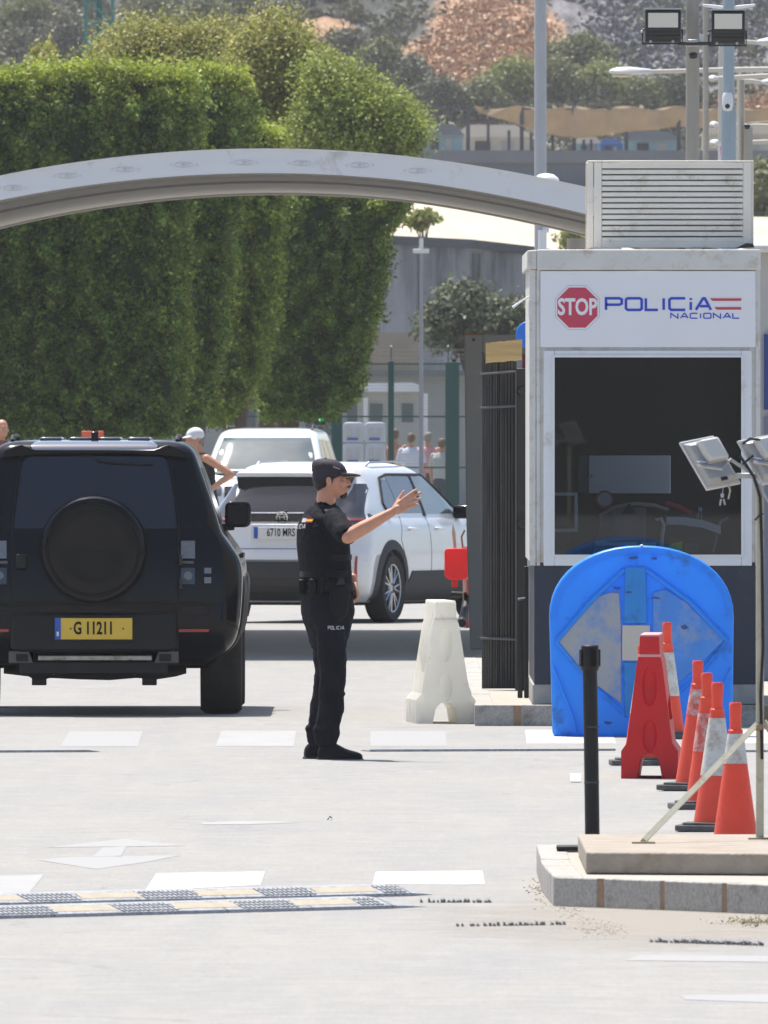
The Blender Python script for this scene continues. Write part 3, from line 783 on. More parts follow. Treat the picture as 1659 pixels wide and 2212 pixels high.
MB().tube([(bx_(1545), 1.0, bz_(1195)), (bx_(1560), 1.0, bz_(1130)), (bx_(1580), 1.0, bz_(1120))], .012, 6).build('lamp_arm', mat('blue_grey_part', (.13, .16, .22), .5), booth)
MB().ball((bx_(1513), .4, bz_(1101)), (.016, .01, .02), 10, 6).build('key_tag', M_chrome, booth)
MB().tube([(bx_(1510), .4, bz_(1108)), (bx_(1509), .4, bz_(1120))], .006, 6).tube([(bx_(1516), .4, bz_(1108)), (bx_(1517), .4, bz_(1122))], .006, 6).build('keys', M_galv, booth)

# louvred cooling unit on the roof of the booth
ax0, ax1 = bx_(1270), bx_(1630); az0, az1 = bz_(534), bz_(345)
ac = empty('cooling_unit', (BX, BD + .35, PH), 'white louvred cooling unit standing on the roof of the guard booth', 'air conditioner')
ad_ = 1.05; p_ = .045
mb = MB(); off = -.01
mb.box(ax0, ax0 + .10, off, ad_, az1 - .012, az1).box(ax0 + .1, ax1, off, ad_, az1 - .012, az1)
for bb in ((ax0 + .045, ax0 + .095, 0, .05, az0, az1 - .013), (ax1 - .068, ax1 - .012, 0, .05, az0, az1 - .013), (ax0, ax0 + .04, .02, .05, az0, az1 - .013),
           (ax0 + .096, ax1 - .069, 0, .05, az1 - .052, az1 - .013), (ax0 + .096, ax1 - .069, 0, .05, az0, az0 + .04), (ax1 - .01, ax1, 0, .05, az0, az1 - .013),
           (ax0, ax0 + .03, ad_ - .05, ad_, az0, az1 - .013), (ax1 - .05, ax1, ad_ - .05, ad_, az0, az1 - .013)):
    MB().box(*bb).build('frame_bar', M_louvre, ac, bevel=.003)
mb.build('top_panel', M_louvre, ac, bevel=.004)
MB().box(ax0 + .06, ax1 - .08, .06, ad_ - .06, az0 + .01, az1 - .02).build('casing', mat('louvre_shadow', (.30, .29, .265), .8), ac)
n = 13; lo, hi = az0 + .04, az1 - .052; ps = (hi - lo) / n
for k in range(n):
    z = lo + ps * k
    s = MB().prism([(.004, z), (.045, z + ps * .70), (.05, z + ps * .80), (.010, z + ps * .80), (.0, z + ps * .68), (.0, z)], ax0 + .097, ax1 - .07, 'x')
    s.build('louvre_slat', M_louvre, ac, bevel=.002)
sl_ = MB()
for k in range(26):
    z = az0 + .02 + k * (az1 - az0 - .05) / 26
    sl_.box(ax0 + .002, ax0 + .03, .06, ad_ - .06, z, z + .012)
sl_.build('side_slats', mat('side_slat_rust', (.36, .30, .23), .7, var=.3, scale=9), ac)
q = MB().prism([(bx_(1590), bz_(538)), (bx_(1612), bz_(527)), (bx_(1628), bz_(528)), (bx_(1630), bz_(536))], BD + .1, BD + .3, 'y')
dp = q.build('roof_rag', M_black_plastic, loc=(BX, 0, PH + .006)); tag(dp, 'small black rag lying on the booth roof beside the cooling unit', 'rag')

# neighbouring building at the right edge
nb = empty('service_building', (0, 0, 0), 'pale building with a blue panel seen at the right edge behind the booth', 'building')
d_ = 139
def wx(x, d): return W(x, 0, d).x
def wz(y, d): return W(0, y, d).z
MB().box(wx(1636, d_), wx(1636, d_) + 2.6, d_, d_ + 5, PH, wz(545, d_)).build('wall', mat('pale_wall', (.45, .45, .45), .8, var=.08, scale=2), nb)
MB().box(wx(1612, d_), wx(1636, d_) + 2.8, d_ - .3, d_ + 5.2, wz(545, d_), wz(528, d_)).build('roof', M_dirtywhite, nb, bevel=.02)
MB().box(wx(1650, d_), wx(1720, d_), d_ - .04, d_ - .003, wz(885, d_), wz(722, d_)).build('blue_panel', mat('blue_panel', (.015, .05, .22), .4), nb)
MB().box(wx(1650, d_), wx(1720, d_), d_ - .04, d_ - .003, wz(1475, d_), wz(900, d_)).build('grey_panel', mat('grey_panel', (.16, .18, .24), .6), nb)

# ================================================================ gate beside the booth
gd = 134.6; gs = F / gd
gt = empty('sliding_gate', (wx(1090, gd), gd, PH - .004), 'folded black slatted gate with a cardboard notice between grey portal and booth', 'gate')
M_slat = mat('gate_slat', (.058, .056, .056), .6, var=.35, scale=30, stretch=(1, 1, .1))
M_bar = mat('gate_rail', (.12, .12, .125), .5)
gx = lambda x: (x - 1090) / gs
gz = lambda y: wz(y, gd) - PH + .004
rr = random.Random(2)
x = gx(1041); k = 0
while x < gx(1116):
    w_ = rr.uniform(.010, .016)
    MB().box(x, x + w_, .03 + rr.uniform(0, .03), .10, .01, gz(762 + rr.uniform(-2, 4))).build('slat', M_slat, gt); x += w_ + rr.uniform(.003, .007); k += 1
MB().box(gx(1041), gx(1116), .14, .15, .01, gz(775)).build('backing', mat('gate_backing', (.02, .02, .022), .7), gt)
for (ya, yb) in ((808, 802), (881, 877), (1378, 1382)):
    MB().tube([(gx(1036), .0, gz(ya)), (gx(1118), .0, gz(yb))], .010, 6).build('rail', M_bar, gt)
MB().box(gx(1116), gx(1139), -.02, .13, .0, gz(796)).build('gate_post', M_black_metal, gt, bevel=.004)
MB().box(gx(1113), gx(1116), -.03, .0, .0, gz(800)).build('edge_strip', mat('edge_strip', (.10, .10, .10), .5), gt)
for y_ in (845, 1132, 1430): MB().lathe([(.001, -.06), (.03, -.06), (.034, -.02), (.034, .03), (.001, .03)], 14, (gx(1128), 0, gz(y_)), 'y').build('hinge', M_black_metal, gt)
cb = MB(); rr = random.Random(8); nn = 12
top = [(1049 + 79 * i / nn, 741 - 8 * i / nn + rr.uniform(-.8, .8)) for i in range(nn + 1)]; bot = [(1049 + 78 * i / nn, 785 - 7 * i / nn + rr.uniform(-1, 1)) for i in range(nn + 1)]
for i in range(nn):
    cb.prism([(gx(bot[i][0]), gz(bot[i][1])), (gx(bot[i + 1][0]), gz(bot[i + 1][1])), (gx(top[i + 1][0]), gz(top[i + 1][1])), (gx(top[i][0]), gz(top[i][1]))], -.05, -.042, 'y')
tag(cb.build('cardboard_notice', mat('cardboard', (.62, .43, .19), .85, var=.16, scale=9, stretch=(.3, 1, 4), bump=.4, bscale=30), None, loc=(wx(1090, gd), gd, PH - .004)), 'blank torn piece of tan cardboard hung on top of the black gate', 'cardboard')
# black double stand between gate and booth
st = empty('gate_latch_post', (wx(1128, 131), 131, PH - .004), 'short pair of black steel latch posts standing between the gate and the booth', 'latch post')
s131 = F / 131
for (xa, xb, yt) in ((1118, 1129, 1295), (1132, 1142, 1222)):
    MB().box((xa - 1128) / s131, (xb - 1128) / s131, 0, .05, 0, wz(yt, 131) - PH).build('post', M_black_metal, st, bevel=.004)
MB().tube([(-.03, 0, wz(1292, 131) - PH), (.02, 0, wz(1290, 131) - PH)], .006, 6).build('bolt', M_galv, st)
# grey steel portal farther back
pd = 168; ps_ = F / pd
pt = empty('steel_portal', (wx(1022, pd), pd, 0), 'tall grey steel gate portal standing behind the black slatted gate', 'gate portal')
M_portal = mat('portal_grey', (.235, .23, .22), .6, var=.05, scale=2)
X = lambda x: (x - 1022) / ps_
Z = lambda y: wz(y, pd)
MB().prism([(X(1016), 0), (X(1041), 0), (X(1041), Z(722)), (X(1003), Z(722)), (X(1007), Z(1100)), (X(1014), Z(1350))], 0, .35, 'y').build('post', M_portal, pt, bevel=.01)
MB().box(X(1041), X(1260), .02, .34, Z(772), Z(723)).build('lintel', M_portal, pt, bevel=.006)
MB().box(X(1240), X(1262), .02, .34, 0, Z(772)).build('post', M_portal, pt, bevel=.006)
MB().box(X(1003), X(1041), -.004, .0, Z(724.5), Z(721)).build('rust_edge', mat('rust_edge', (.25, .13, .05), .8), pt)
MB().ball((X(1023), -.01, Z(734)), .012, 8, 6).build('bolt', M_black_metal, pt)
MB().box(X(1128), X(1142), -.1, -.04, Z(796), Z(765)).build('red_box', mat('red_dull', (.22, .02, .02), .5), pt)
# blue mandatory sign peeking out from behind the booth
bs_ = MB().lathe([(.001, -.01), (.1, -.01), (.105, 0), (.1, .006), (.001, .006)], 32, (0, 0, 0), 'y')
so = empty('road_sign', (wx(1143, 150), 150, PH - .004), 'round blue road sign half hidden behind the left edge of the booth', 'road sign')
bs_.build('disc', mat('sign_blue_face', (.01, .16, .65), .4), so, loc=(0, 0, wz(722, 150) - PH))
MB().tube([(0, .03, 0), (0, .03, wz(690, 150) - PH)], .02, 10).build('post', M_galv, so)

# ================================================================ boom barrier with red head
bd2 = 184.5; b2 = F / bd2
bo = empty('boom_barrier', (wx(1003, bd2), bd2, 0), 'lowered boom barrier seen end on, with a rounded red plastic head', 'boom barrier')
X2 = lambda x: (x - 1003) / b2
Z2 = lambda y: wz(y, bd2)
M_redpl = mat('red_plastic', (.85, .07, .08), .4, transluc=.5, var=.05, scale=6)
def rrect(x0, x1, z0, z1, r, n=5, r2=None):
    out = []
    for (cx_, cz_, a0, q) in ((x1 - r, z1 - r, 0, r), (x0 + r, z1 - r, 90, r), (x0 + (r2 or r), z0 + (r2 or r), 180, r2 or r), (x1 - (r2 or r), z0 + (r2 or r), 270, r2 or r)):
        for k in range(n + 1):
            t = R(a0 + 90 * k / n); out.append((cx_ + q * math.cos(t), cz_ + q * math.sin(t)))
    return out
MB().prism(rrect(X2(960), X2(1013), Z2(1252), Z2(1184), .04, r2=.06), -.16, .0, 'y').build('red_head', M_redpl, bo, bevel=.012)
MB().box(X2(975), X2(989), -.1, -.04, Z2(1268), Z2(1252)).build('drain_spout', M_redpl, bo, bevel=.008)
M_pinkw = mat('red_white_worn', (.62, .50, .46), .6, var=.15, scale=9)
MB().box(X2(1000), X2(1018), .02, .09, .0, Z2(1180)).build('post', M_pinkw, bo, bevel=.005)
MB().box(X2(1006), X2(1012), .012, .018, Z2(1365), Z2(1295)).box(X2(1008), X2(1013), .012, .018, Z2(1285), Z2(1252)).build('red_band', mat('red_band', (.6, .06, .05), .5), bo)
MB().prism([(X2(980), Z2(1184)), (X2(986), Z2(1184)), (X2(984), Z2(1150)), (X2(978), Z2(1128)), (X2(976), Z2(1150))], .02, .05, 'y').build('cable_stub', mat('cream_plastic', (.62, .56, .42), .6), bo)
MB().tube([(X2(1000), .05, Z2(1184)), (X2(997), .05, Z2(1160)), (X2(1004), .05, Z2(1145))], .010, 6).build('cable_stub', mat('rusty', (.30, .12, .06), .7), bo)
MB().tube([(X2(975), .3, Z2(1284)), (X2(1015), .3, Z2(1286))], .028, 12).build('boom_clamp', M_black_plastic, bo)
MB().tube([(X2(1010), .12, Z2(1290)), (X2(1004), -.1, Z2(1320)), (X2(997), -.45, Z2(1345))], .042, 16).build('counterweight', M_black_plastic, bo, smooth=50)
MB().box(X2(1000), X2(1024), .02, .2, Z2(1300), Z2(1278)).build('hinge_block', M_black_plastic, bo, bevel=.006)

# ================================================================ arched canopy over the lanes
_px = [-250, -60, 0, 100, 200, 300, 400, 500, 600, 700, 800, 900, 1000, 1100, 1200, 1290, 1420]
_py = [446, 396, 382, 363, 348, 337, 329.5, 325.5, 324, 326.5, 332, 342, 356.5, 374, 392.5, 411, 442]
_pf = np.polyfit(_px, _py, 5)
top = [(-1500, 900), (-900, 660), (-500, 528)] + [(x, float(np.polyval(_pf, x))) for x in range(-250, 1421, 45)] + [(1600, 490)]
CD = 162.0
def arch(topline, d0, d1, off0, off1, lift0=0.0, lift1=0.0):
    mb = MB(); rs = []
    for x, y in topline:
        a = W(x, y + off0, d0); b = W(x, y + off1, d0)
        rs.append([(a.x, d0, a.z + lift0), (a.x, d1, a.z + lift1), (a.x, d1, b.z + lift1), (a.x, d0, b.z + lift0)])
    return mb.rings(rs)
can = empty('arched_canopy', (wx(600, CD), CD, 0), 'wide white arched canopy spanning the lanes, resting behind the booth', 'canopy')
M_can = mat('canopy_white', (.72, .725, .745), .55, var=.03, scale=1.5, dirt=(.4, .37, .32), dirt_amt=.15, dirt_scale=3)
M_sof = mat('canopy_soffit', (.58, .55, .50), .8, var=.05, scale=2)
fz = lambda x: 50 + max(0, (x - 900) / 400) * 6
def arch_mb(d0, d1, f0, f1, l0=0, l1=0):
    mb = MB(); rs = []
    for x, y in top:
        a = W(x, y + f0(x), CD); b = W(x, y + f1(x), CD)
        rs.append([(a.x, d0, a.z + l0), (a.x, d1, a.z + l1), (a.x, d1, b.z + l1), (a.x, d0, b.z + l0)])
    return mb.rings(rs)
arch_mb(CD, CD + .18, lambda x: 0, fz).build('fascia', M_can, can, world=True, smooth=30)
arch_mb(CD - .02, CD + .3, lambda x: -3, lambda x: 0).build('roof_edge', M_white, can, world=True, smooth=30)
arch_mb(CD + .18, CD + 22, lambda x: fz(x) - 34, lambda x: fz(x) - 4, 0, .06).build('roof_shell', M_sof, can, world=True, smooth=30)
for (dd, ll) in ((3, .008), (9, .025)):
    arch_mb(CD + dd, CD + dd + .25, lambda x: fz(x) - 10, lambda x: fz(x) + 1, ll, ll).build('soffit_rib', mat('canopy_rib', (.36, .34, .31), .8), can, world=True, smooth=30)
arch_mb(CD + 21.6, CD + 22, lambda x: fz(x) - 30, lambda x: fz(x) + 1, .06, .06).build('rear_beam', mat('canopy_rear', (.46, .44, .40), .8), can, world=True, smooth=30)
for x in (1310, -1200):
    c_ = W(x, 0, CD); hgt = W(x, 470 if x > 0 else 640, CD).z
    for yy in (CD + 1, CD + 20): MB().tube([(c_.x, yy, 0), (c_.x, yy, hgt)], .14, 20).build('column', M_can, can, world=True, smooth=40)
# faint relief emblems on the fascia
M_emb = mat('relief_emblem', (.58, .58, .59), .6)
for (x, y) in ((28, 405), (145, 379), (270, 365), (397, 355), (527, 350), (652, 352), (777, 356), (903, 368)):
    p = W(x, y + 1, CD); q = MB()
    q.tube([(p.x + .085 * math.cos(t) , CD - .004, p.z + .021 * math.sin(t)) for t in [R(25), R(60), R(90), R(120), R(155)]], .0028, 5)
    q.tube([(p.x + .085 * math.cos(t) , CD - .004, p.z + .021 * math.sin(t)) for t in [R(205), R(240), R(270), R(300), R(335)]], .0028, 5)
    for dx in (-.10, .10): q.tube([(p.x + dx, CD - .004, p.z - .008), (p.x + dx * 1.18, CD - .004, p.z), (p.x + dx, CD - .004, p.z + .008)], .0022, 5)
    q.ball((p.x, CD - .002, p.z), (.02, .006, .013), 8, 6)
    q.ball((p.x + .035, CD - .002, p.z + .003), (.008, .004, .008), 8, 6)
    q.build('emblem', M_emb, can, world=True)
# lamp dome on top of the canopy
dm = W(1180, 392, CD + .6)
MB().lathe([(.001, .07), (.06, .06), (.1, .03), (.115, -.01), (.11, -.05), (.001, -.05)], 24, (0, 0, 0), 'z').build('dome', M_white, None, smooth=50, loc=dm)
o = bpy.data.objects['dome']; o.name = 'dome_lamp'; tag(o, 'white dome fitting on top of the canopy near the tall lamp post', 'dome lamp')
# ================================================================ poles and lamps
def pole(name, x0, x1, ytop, d, m, label, cat='pole', r_top=None, ground=0.0):
    a = wx(x0, d); b = wx(x1, d); r = (b - a) / 2; c = (a + b) / 2
    root = empty(name, (c, d, ground), label, cat)
    MB().tube([(0, 0, 0), (0, 0, 1.5), (0, 0, wz(ytop, d) - ground)], [r * 1.06, r, r_top or r * .96], 20).build('pole', m, root, smooth=50)
    return root
tl_ = pole('street_lamp', 1154, 1181, -60, 206, M_pole_grey, 'tall smooth grey lamp post rising behind the arched canopy', 'lamp post')
MB().tube([(.02, -.1, wz(497, 206)), (.09, -.1, wz(497, 206))], .03, 10).tube([(.02, -.12, wz(497, 206)), (.02, -.12, wz(545, 206))], .045, 12).build('bracket', M_white, tl_)
MB().tube([(0, 0, wz(-40, 206)), (-.9, 0, wz(-75, 206)), (-1.6, 0, wz(-80, 206))], .04, 8).build('arm', M_pole_grey, tl_)
MB().ball((-1.8, 0, wz(-80, 206)), (.3, .12, .06)).build('lamp_head', M_white, tl_)

# concrete post with two floodlights
d_ = 147
cp_ = pole('floodlight_post', 1481, 1511, -80, d_, M_pole_conc, 'thick concrete post carrying two black floodlights above the booth', 'floodlight post', ground=PH - .004)
sd_ = F / d_
cx_ = (1496 - 829.5) / sd_
def flood(x0, x1, y0, y1, lean):
    X = lambda x: (x - 829.5) / sd_ - cx_
    Z = lambda y: wz(y, d_) - PH + .004
    root_mb = MB()
    w0, w1 = X(x0), X(x1); z1, z0 = Z(y0), Z(y1); zm = z0 + (z1 - z0) * .40
    body = MB().prism([(0, z0), (-.02, zm), (.0, z1), (.05, z1), (.09, zm), (.06, z0)], w0, w1, 'x')
    fl = body.build('floodlight', M_black_metal, cp_, bevel=.006); fl.location = (0, -.2, 0)
    MB().box(w0 + .022, w1 - .022, -.026, -.008, zm + .012, z1 - .025).build('lens', mat('flood_lens', (.62, .60, .52), .3, coat=.5), fl)
    fb = MB()
    for k in range(5): fb.box(w0 + .01, w1 - .01, -.024 - k * .0 , -.01, z0 + .03 + k * .028, z0 + .044 + k * .028)
    fb.build('driver_box', mat('flood_black', (.022, .021, .02), .4), fl)
    MB().box(w0 - .004, w1 + .006, -.03, .1, z1 + .001, z1 + .012).build('visor', M_galv, fl)
    MB().tube([(w0, .02, zm), (w0 - .02, .02, zm), (w0 - .02, .02, z0 - .01), (w1 + .01, .02, z0 - .01), (w1 + .01, .02, zm)], .009, 6).build('bracket', M_black_metal, fl)
    for (bx1, by1, bz1) in ((w0 + .04, -.01, z0 + .006), (w1 - .06, -.01, z0 + .006), (w0 - .025, .0, zm - .02)): MB().ball((bx1, by1, bz1), .012, 8, 6).build('bolt', M_galv, fl)
flood(1393, 1470, 22, 92, 0); flood(1536, 1608, 24, 96, 0)
Z = lambda y: wz(y, d_) - PH + .004
X = lambda x: (x - 829.5) / sd_ - cx_
MB().box(X(1485), X(1508), -.16, -.11, Z(102), Z(86)).build('clamp', M_galv, cp_, bevel=.006)
MB().tube([(X(1465), -.18, Z(95)), (X(1540), -.18, Z(95))], .014, 8).build('crossarm', M_black_metal, cp_)
MB().prism([(X(1468), Z(92)), (X(1482), Z(92)), (X(1482), Z(75)), (X(1476), Z(77))], -.12, -.08, 'y').build('bracket_plate', M_white, cp_)
MB().box(X(1511), X(1519), -.12, -.08, Z(90), Z(74)).build('bracket_plate', M_white, cp_)
MB().tube([(X(1497), -.13, Z(103)), (X(1497), -.13, Z(118))], .03, 12).build('sensor', M_pole_conc, cp_)
MB().tube([(X(1497), -.13, Z(118)), (X(1497), -.14, Z(124))], [.035, .03], 12).build('sensor_eye', M_black_metal, cp_)
# second pole with street light, bluish camera pole, far thin pole
tp = pole('street_lamp', 1518, 1531, -50, 165, M_pole_conc, 'thin grey pole right behind the concrete floodlight post', 'pole')
MB().ball((.07, -.1, wz(40, 165)), (.015, .015, .012), 8, 6).build('bolt', M_cream_metal, tp)
cpB = pole('camera_pole', 1561, 1587, -70, 155, M_pole_blue, 'blue-grey mast with a white dome camera right of the floodlight post', 'camera pole', ground=PH - .004)
sB = F / 155
zc = wz(0, 155)
ZB = lambda y: wz(y, 155) - PH + .004
MB().tube([(0, 0, 0), (0, 0, ZB(235))], .062, 20).build('lower_tube', M_pole_blue, cpB, smooth=50)
cam_ = MB().lathe([(.001, .09), (.03, .09), (.042, .06), (.044, 0), (.036, -.05), (.001, -.06)], 20, (-.01, -.1, ZB(225)), 'z').build('camera_housing', M_white, cpB, smooth=50)
MB().ball((-.012, -.14, ZB(230)), .02, 12, 8).build('camera_lens', M_black_metal, cam_)
for s_ in (-1, 1):
    MB().tube([(0, 0, ZB(-10)), (.0, 0, ZB(18)), (s_ * .12, 0, ZB(14)), (s_ * .21, 0, ZB(11))], [.02, .02, .014, .010], 8).build('arm', M_white, cpB)
tpC = pole('service_pole', 1596, 1607, 172, 175, M_pole_conc, 'short thin grey post at right of the camera mast', 'pole')
MB().box(.02, .10, -.1, -.02, 0, wz(275, 175)).build('side_post', M_pole_conc, tpC)
MB().tube([(.05, -.08, wz(270, 175)), (.05, -.08, wz(279, 175))], .03, 10).build('cap', M_black_metal, tpC)
MB().tube([(.05, -.06, wz(266, 175)), (.3, -.06, wz(262, 175))], .01, 6).build('wire', M_cream_metal, tpC)

# street lights in the distance: a head on a long arm, arm held by a post at one end
M_arm = mat('lamp_arm_cream', (.55, .51, .43), .6)
def street_light(xh0, xh1, yh, xa, ya, d, label, post=None, hh=20):
    """head from xh0 to xh1 at row yh; arm to (xa, ya) where its post stands"""
    s = F / d
    root = empty('street_light', (wx(xa, d), d, 0), label, 'street light', 'street lights on long arms at the upper right')
    P = lambda x, y: (wx(x, d) - wx(xa, d), 0, wz(y, d))
    sgn = 1 if xh1 > xh0 else -1
    L_ = abs(xh1 - xh0) / s; hd = MB(); rs = []
    for t, w, h in ((0, .25, .2), (.06, .7, .55), (.2, 1, .9), (.5, 1, 1), (.68, .62, .8), (.95, .5, .6), (1, .3, .4)):
        c = P(xh0 + (xh1 - xh0) * t, yh); hw, hh_ = .14 * w, hh / s / 2 * h
        rs.append([(c[0], c[1] + hw * math.cos(a), c[2] + hh_ * math.sin(a) * (1 if math.sin(a) > 0 else .7)) for a in [R(360 * k / 12) for k in range(12)]])
    hd.rings(rs); h_ = hd.build('lamp_head', mat('lamp_head_grey', (.58, .58, .58), .5), root, smooth=50)
    c0, c1 = P(xh0 + (xh1 - xh0) * .08, yh), P(xh0 + (xh1 - xh0) * .58, yh)
    MB().ball(((c0[0] + c1[0]) / 2, 0, c0[2] - hh / s * .33), (abs(c1[0] - c0[0]) / 2, .10, hh / s * .22)).build('lamp_glass', mat('lamp_glass_amber', (.50, .40, .22), .3, coat=.5), h_)
    a = P(xh1, yh); b = P(xa, ya)
    MB().tube([a, ((a[0] + b[0]) / 2, 0, (a[2] + b[2]) / 2 + .01), b], [.028, .032, .04], 8).build('arm', M_arm, root)
    MB().tube([(0, .0, 0), (0, 0, wz(ya - 4, d))], [.09, .05], 12).build('pole', M_arm, root)
street_light(1315, 1408, 155, 1745, 149, 260, 'street light with a grey head and amber glass on the left side of the poles', hh=22)
street_light(1530, 1552, 169, 1735, 163, 262, 'short street light head just left of the blue-grey mast', hh=14)
street_light(1532, 1556, 270, 1735, 276, 300, 'pale street light below the camera, right of the thin grey pole', hh=17)
street_light(1532, 1562, 309, 1745, 306, 290, 'lowest street light, just above the louvred cooling unit', hh=17)
street_light(1678, 1635, 92, 1560, 90, 270, 'street light whose head reaches the right edge beside the right floodlight', hh=22)
street_light(1675, 1645, 178, 1600, 176, 265, 'street light head at the right edge over the short grey post', hh=18)
mb = MB().box(wx(1552, 240) , wx(1558, 240), 240, 240.05, 0, wz(308, 240)); fp = mb.build('marker_pole', M_white); tag(fp, 'thin white pole with a red pennant above the cooling unit', 'pole')
MB().grid([[(wx(1555, 240), 239.9, wz(316, 240)), (wx(1562, 240), 239.9, wz(322, 240))], [(wx(1557, 240), 239.9, wz(340, 240)), (wx(1566, 240), 239.9, wz(344, 240))]]).build('pennant', mat('pennant_red', (.6, .03, .05), .6), fp, solid=.01)

# slim lamp post with cross arm in front of the stained wall
d_ = 322; sd2 = F / d_
lp = empty('slim_lamp_post', (wx(910, d_), d_, 0), 'slim lamp post with a short white crossbar in front of the stained wall', 'lamp post')
MB().tube([(0, 0, 0), (0, 0, wz(510, d_))], [.045, .028], 10).build('pole', mat('slim_pole', (.30, .30, .32), .5), lp)
MB().box(-.14, .13, -.05, .05, wz(547, d_), wz(538, d_)).build('crossbar', M_white, lp, bevel=.01)
MB().tube([(0, 0, wz(515, d_)), (0, 0, wz(540, d_))], .035, 10).build('collar', M_white, lp)
# green lattice mast upper left
d_ = 520; ms = empty('lattice_mast', (wx(214, d_), d_, 0), 'teal green lattice steel mast behind the trees at upper left', 'lattice mast')
M_teal = mat('teal_steel', (.02, .16, .15), .6)
hw = .36; mb = MB(); zt_ = wz(-120, d_)
for sx_ in (-1, 1):
    for sy_ in (-1, 1): MB().tube([(sx_ * hw, sy_ * hw, 0), (sx_ * hw, sy_ * hw, zt_)], .045, 6).build('leg', M_teal, ms)
k = 0; z = 0
mb = MB()
while z < zt_:
    e = z + .62
    for sy_ in (-1, 1):
        s_ = 1 if k % 2 else -1
        mb.tube([(-hw * s_, sy_ * hw, z), (hw * s_, sy_ * hw, e)], .025, 4)
        mb.tube([(sy_ * hw, -hw * s_, z), (sy_ * hw, hw * s_, e)], .025, 4)
        mb.tube([(-hw, sy_ * hw, z), (hw, sy_ * hw, z)], .02, 4)
    z = e; k += 1
mb.build('lattice_bracing', M_teal, ms)
MB().tube([(0, 0, 0), (0, 0, zt_)], .09, 8).build('ladder_core', mat('teal_dark', (.015, .09, .085), .6), ms)

# terrace fence with shade net
d_ = 689.9 + .3
fn = empty('terrace_fence', (wx(1250, d_), d_, pz1), 'dark post and rail fence on top of the blue-grey parapet', 'fence')
M_fp = mat('fence_dark', (.035, .042, .06), .7)
fx = lambda x: wx(x, d_) - wx(1250, d_)
fzz = lambda y: wz(y, d_) - pz1
for x in (898, 1011, 1127, 1240, 1353, 1466, 1580, 1694):
    MB().box(fx(x) - .07, fx(x) + .07, -.07, .07, 0, fzz(226)).build('fence_post', M_fp, fn)
for y in (234,):
    MB().box(fx(890), fx(1720), -.04, .04, fzz(y + 3), fzz(y)).build('top_rail', M_fp, fn)
for i, x in enumerate((1055, 1100, 1148, 1195, 1262, 1278)):
    MB().box(fx(x) - .05, fx(x) + .05, 1.5, 1.6, 0, fzz([262, 280, 285, 285, 300, 300][i])).build('short_post', M_fp, fn)
rows = []
rr = random.Random(3)
cols = list(range(1025, 1700, 12))
for j in range(8):
    t = j / 7; row = []
    for x in cols:
        yt = 229 + 7 * math.sin((x - 1011) / 113 * math.pi) ** 2
        if x < 1240: yb = 235 + 62 * min(1, (x - 1025) / 190) ** .8
        else: yb = 300 - 24 * min(1, (x - 1240) / 200)
        yb += 1.5 * math.sin(x * .05)
        y = yt + (yb - yt) * t
        row.append((wx(x, d_), d_ - .12 - .10 * math.sin(x * .07 + 2.2 * t) - .04 * math.sin(x * .31), wz(y, d_)))
    rows.append(row)
net = MB().grid(rows).build('shade_net', mat('shade_net', (.42, .315, .20), .9, var=.14, scale=1.2, bump=.3, transluc=.2), smooth=60, solid=.02)
tag(net, 'sagging tan shade net hung along the terrace fence', 'shade net')
# huts on the terrace
def hut(x0, x1, ytop, ybot, d, wall, roof, label, depth=5):
    zb = pz1 - .1 + (d - 690) * (12.5 - pz1) / 215 - .05
    r_ = empty('terrace_hut', (wx((x0 + x1) / 2, d), d, zb), label, 'hut')
    hw_ = (wx(x1, d) - wx(x0, d)) / 2; zt2 = wz(ytop, d) - zb
    MB().box(-hw_, hw_, 0, depth, 0, zt2 * .72).build('wall', wall, r_)
    MB().prism([(-hw_ * 1.08, zt2 * .70), (hw_ * 1.08, zt2 * .70), (hw_ * .55, zt2), (-hw_ * .7, zt2)], -.3, depth + .3, 'y').build('roof', roof, r_)
    MB().box(-hw_ * .5, -hw_ * .1, -.04, .0, zt2 * .3, zt2 * .6).build('window', M_fp, r_)
    MB().box(hw_ * .2, hw_ * .5, -.04, .0, 0, zt2 * .6).build('door', mat('door_pale', (.25, .27, .3), .6), r_)
Mh1 = mat('hut_blue', (.16, .28, .36), .7, var=.1, scale=2); Mh2 = mat('hut_grey', (.36, .36, .35), .8, var=.1, scale=2); Mh3 = mat('hut_strong_blue', (.03, .10, .32), .6)
Mr1 = mat('hut_roof_dark', (.10, .12, .16), .8); Mr2 = mat('hut_roof_pale', (.42, .41, .39), .8)
hut(905, 1000, 268, 325, 720, Mh1, Mr1, 'low pale blue hut with dark roof at the left end of the terrace')
hut(985, 1150, 270, 325, 750, Mh2, Mr2, 'long grey hut seen below the left part of the tan net')
hut(1240, 1300, 296, 325, 712, Mh1, Mr2, 'small turquoise grey shed behind the middle fence posts')
hut(1296, 1345, 300, 325, 706, Mh3, Mh3, 'bright blue covered shed on the terrace')
hut(1345, 1470, 284, 325, 722, Mh1, Mr1, 'pale blue hut with a dark pitched roof near the right fence post')
hut(1520, 1680, 262, 325, 740, Mh2, Mr2, 'grey hut on the terrace behind the camera mast')

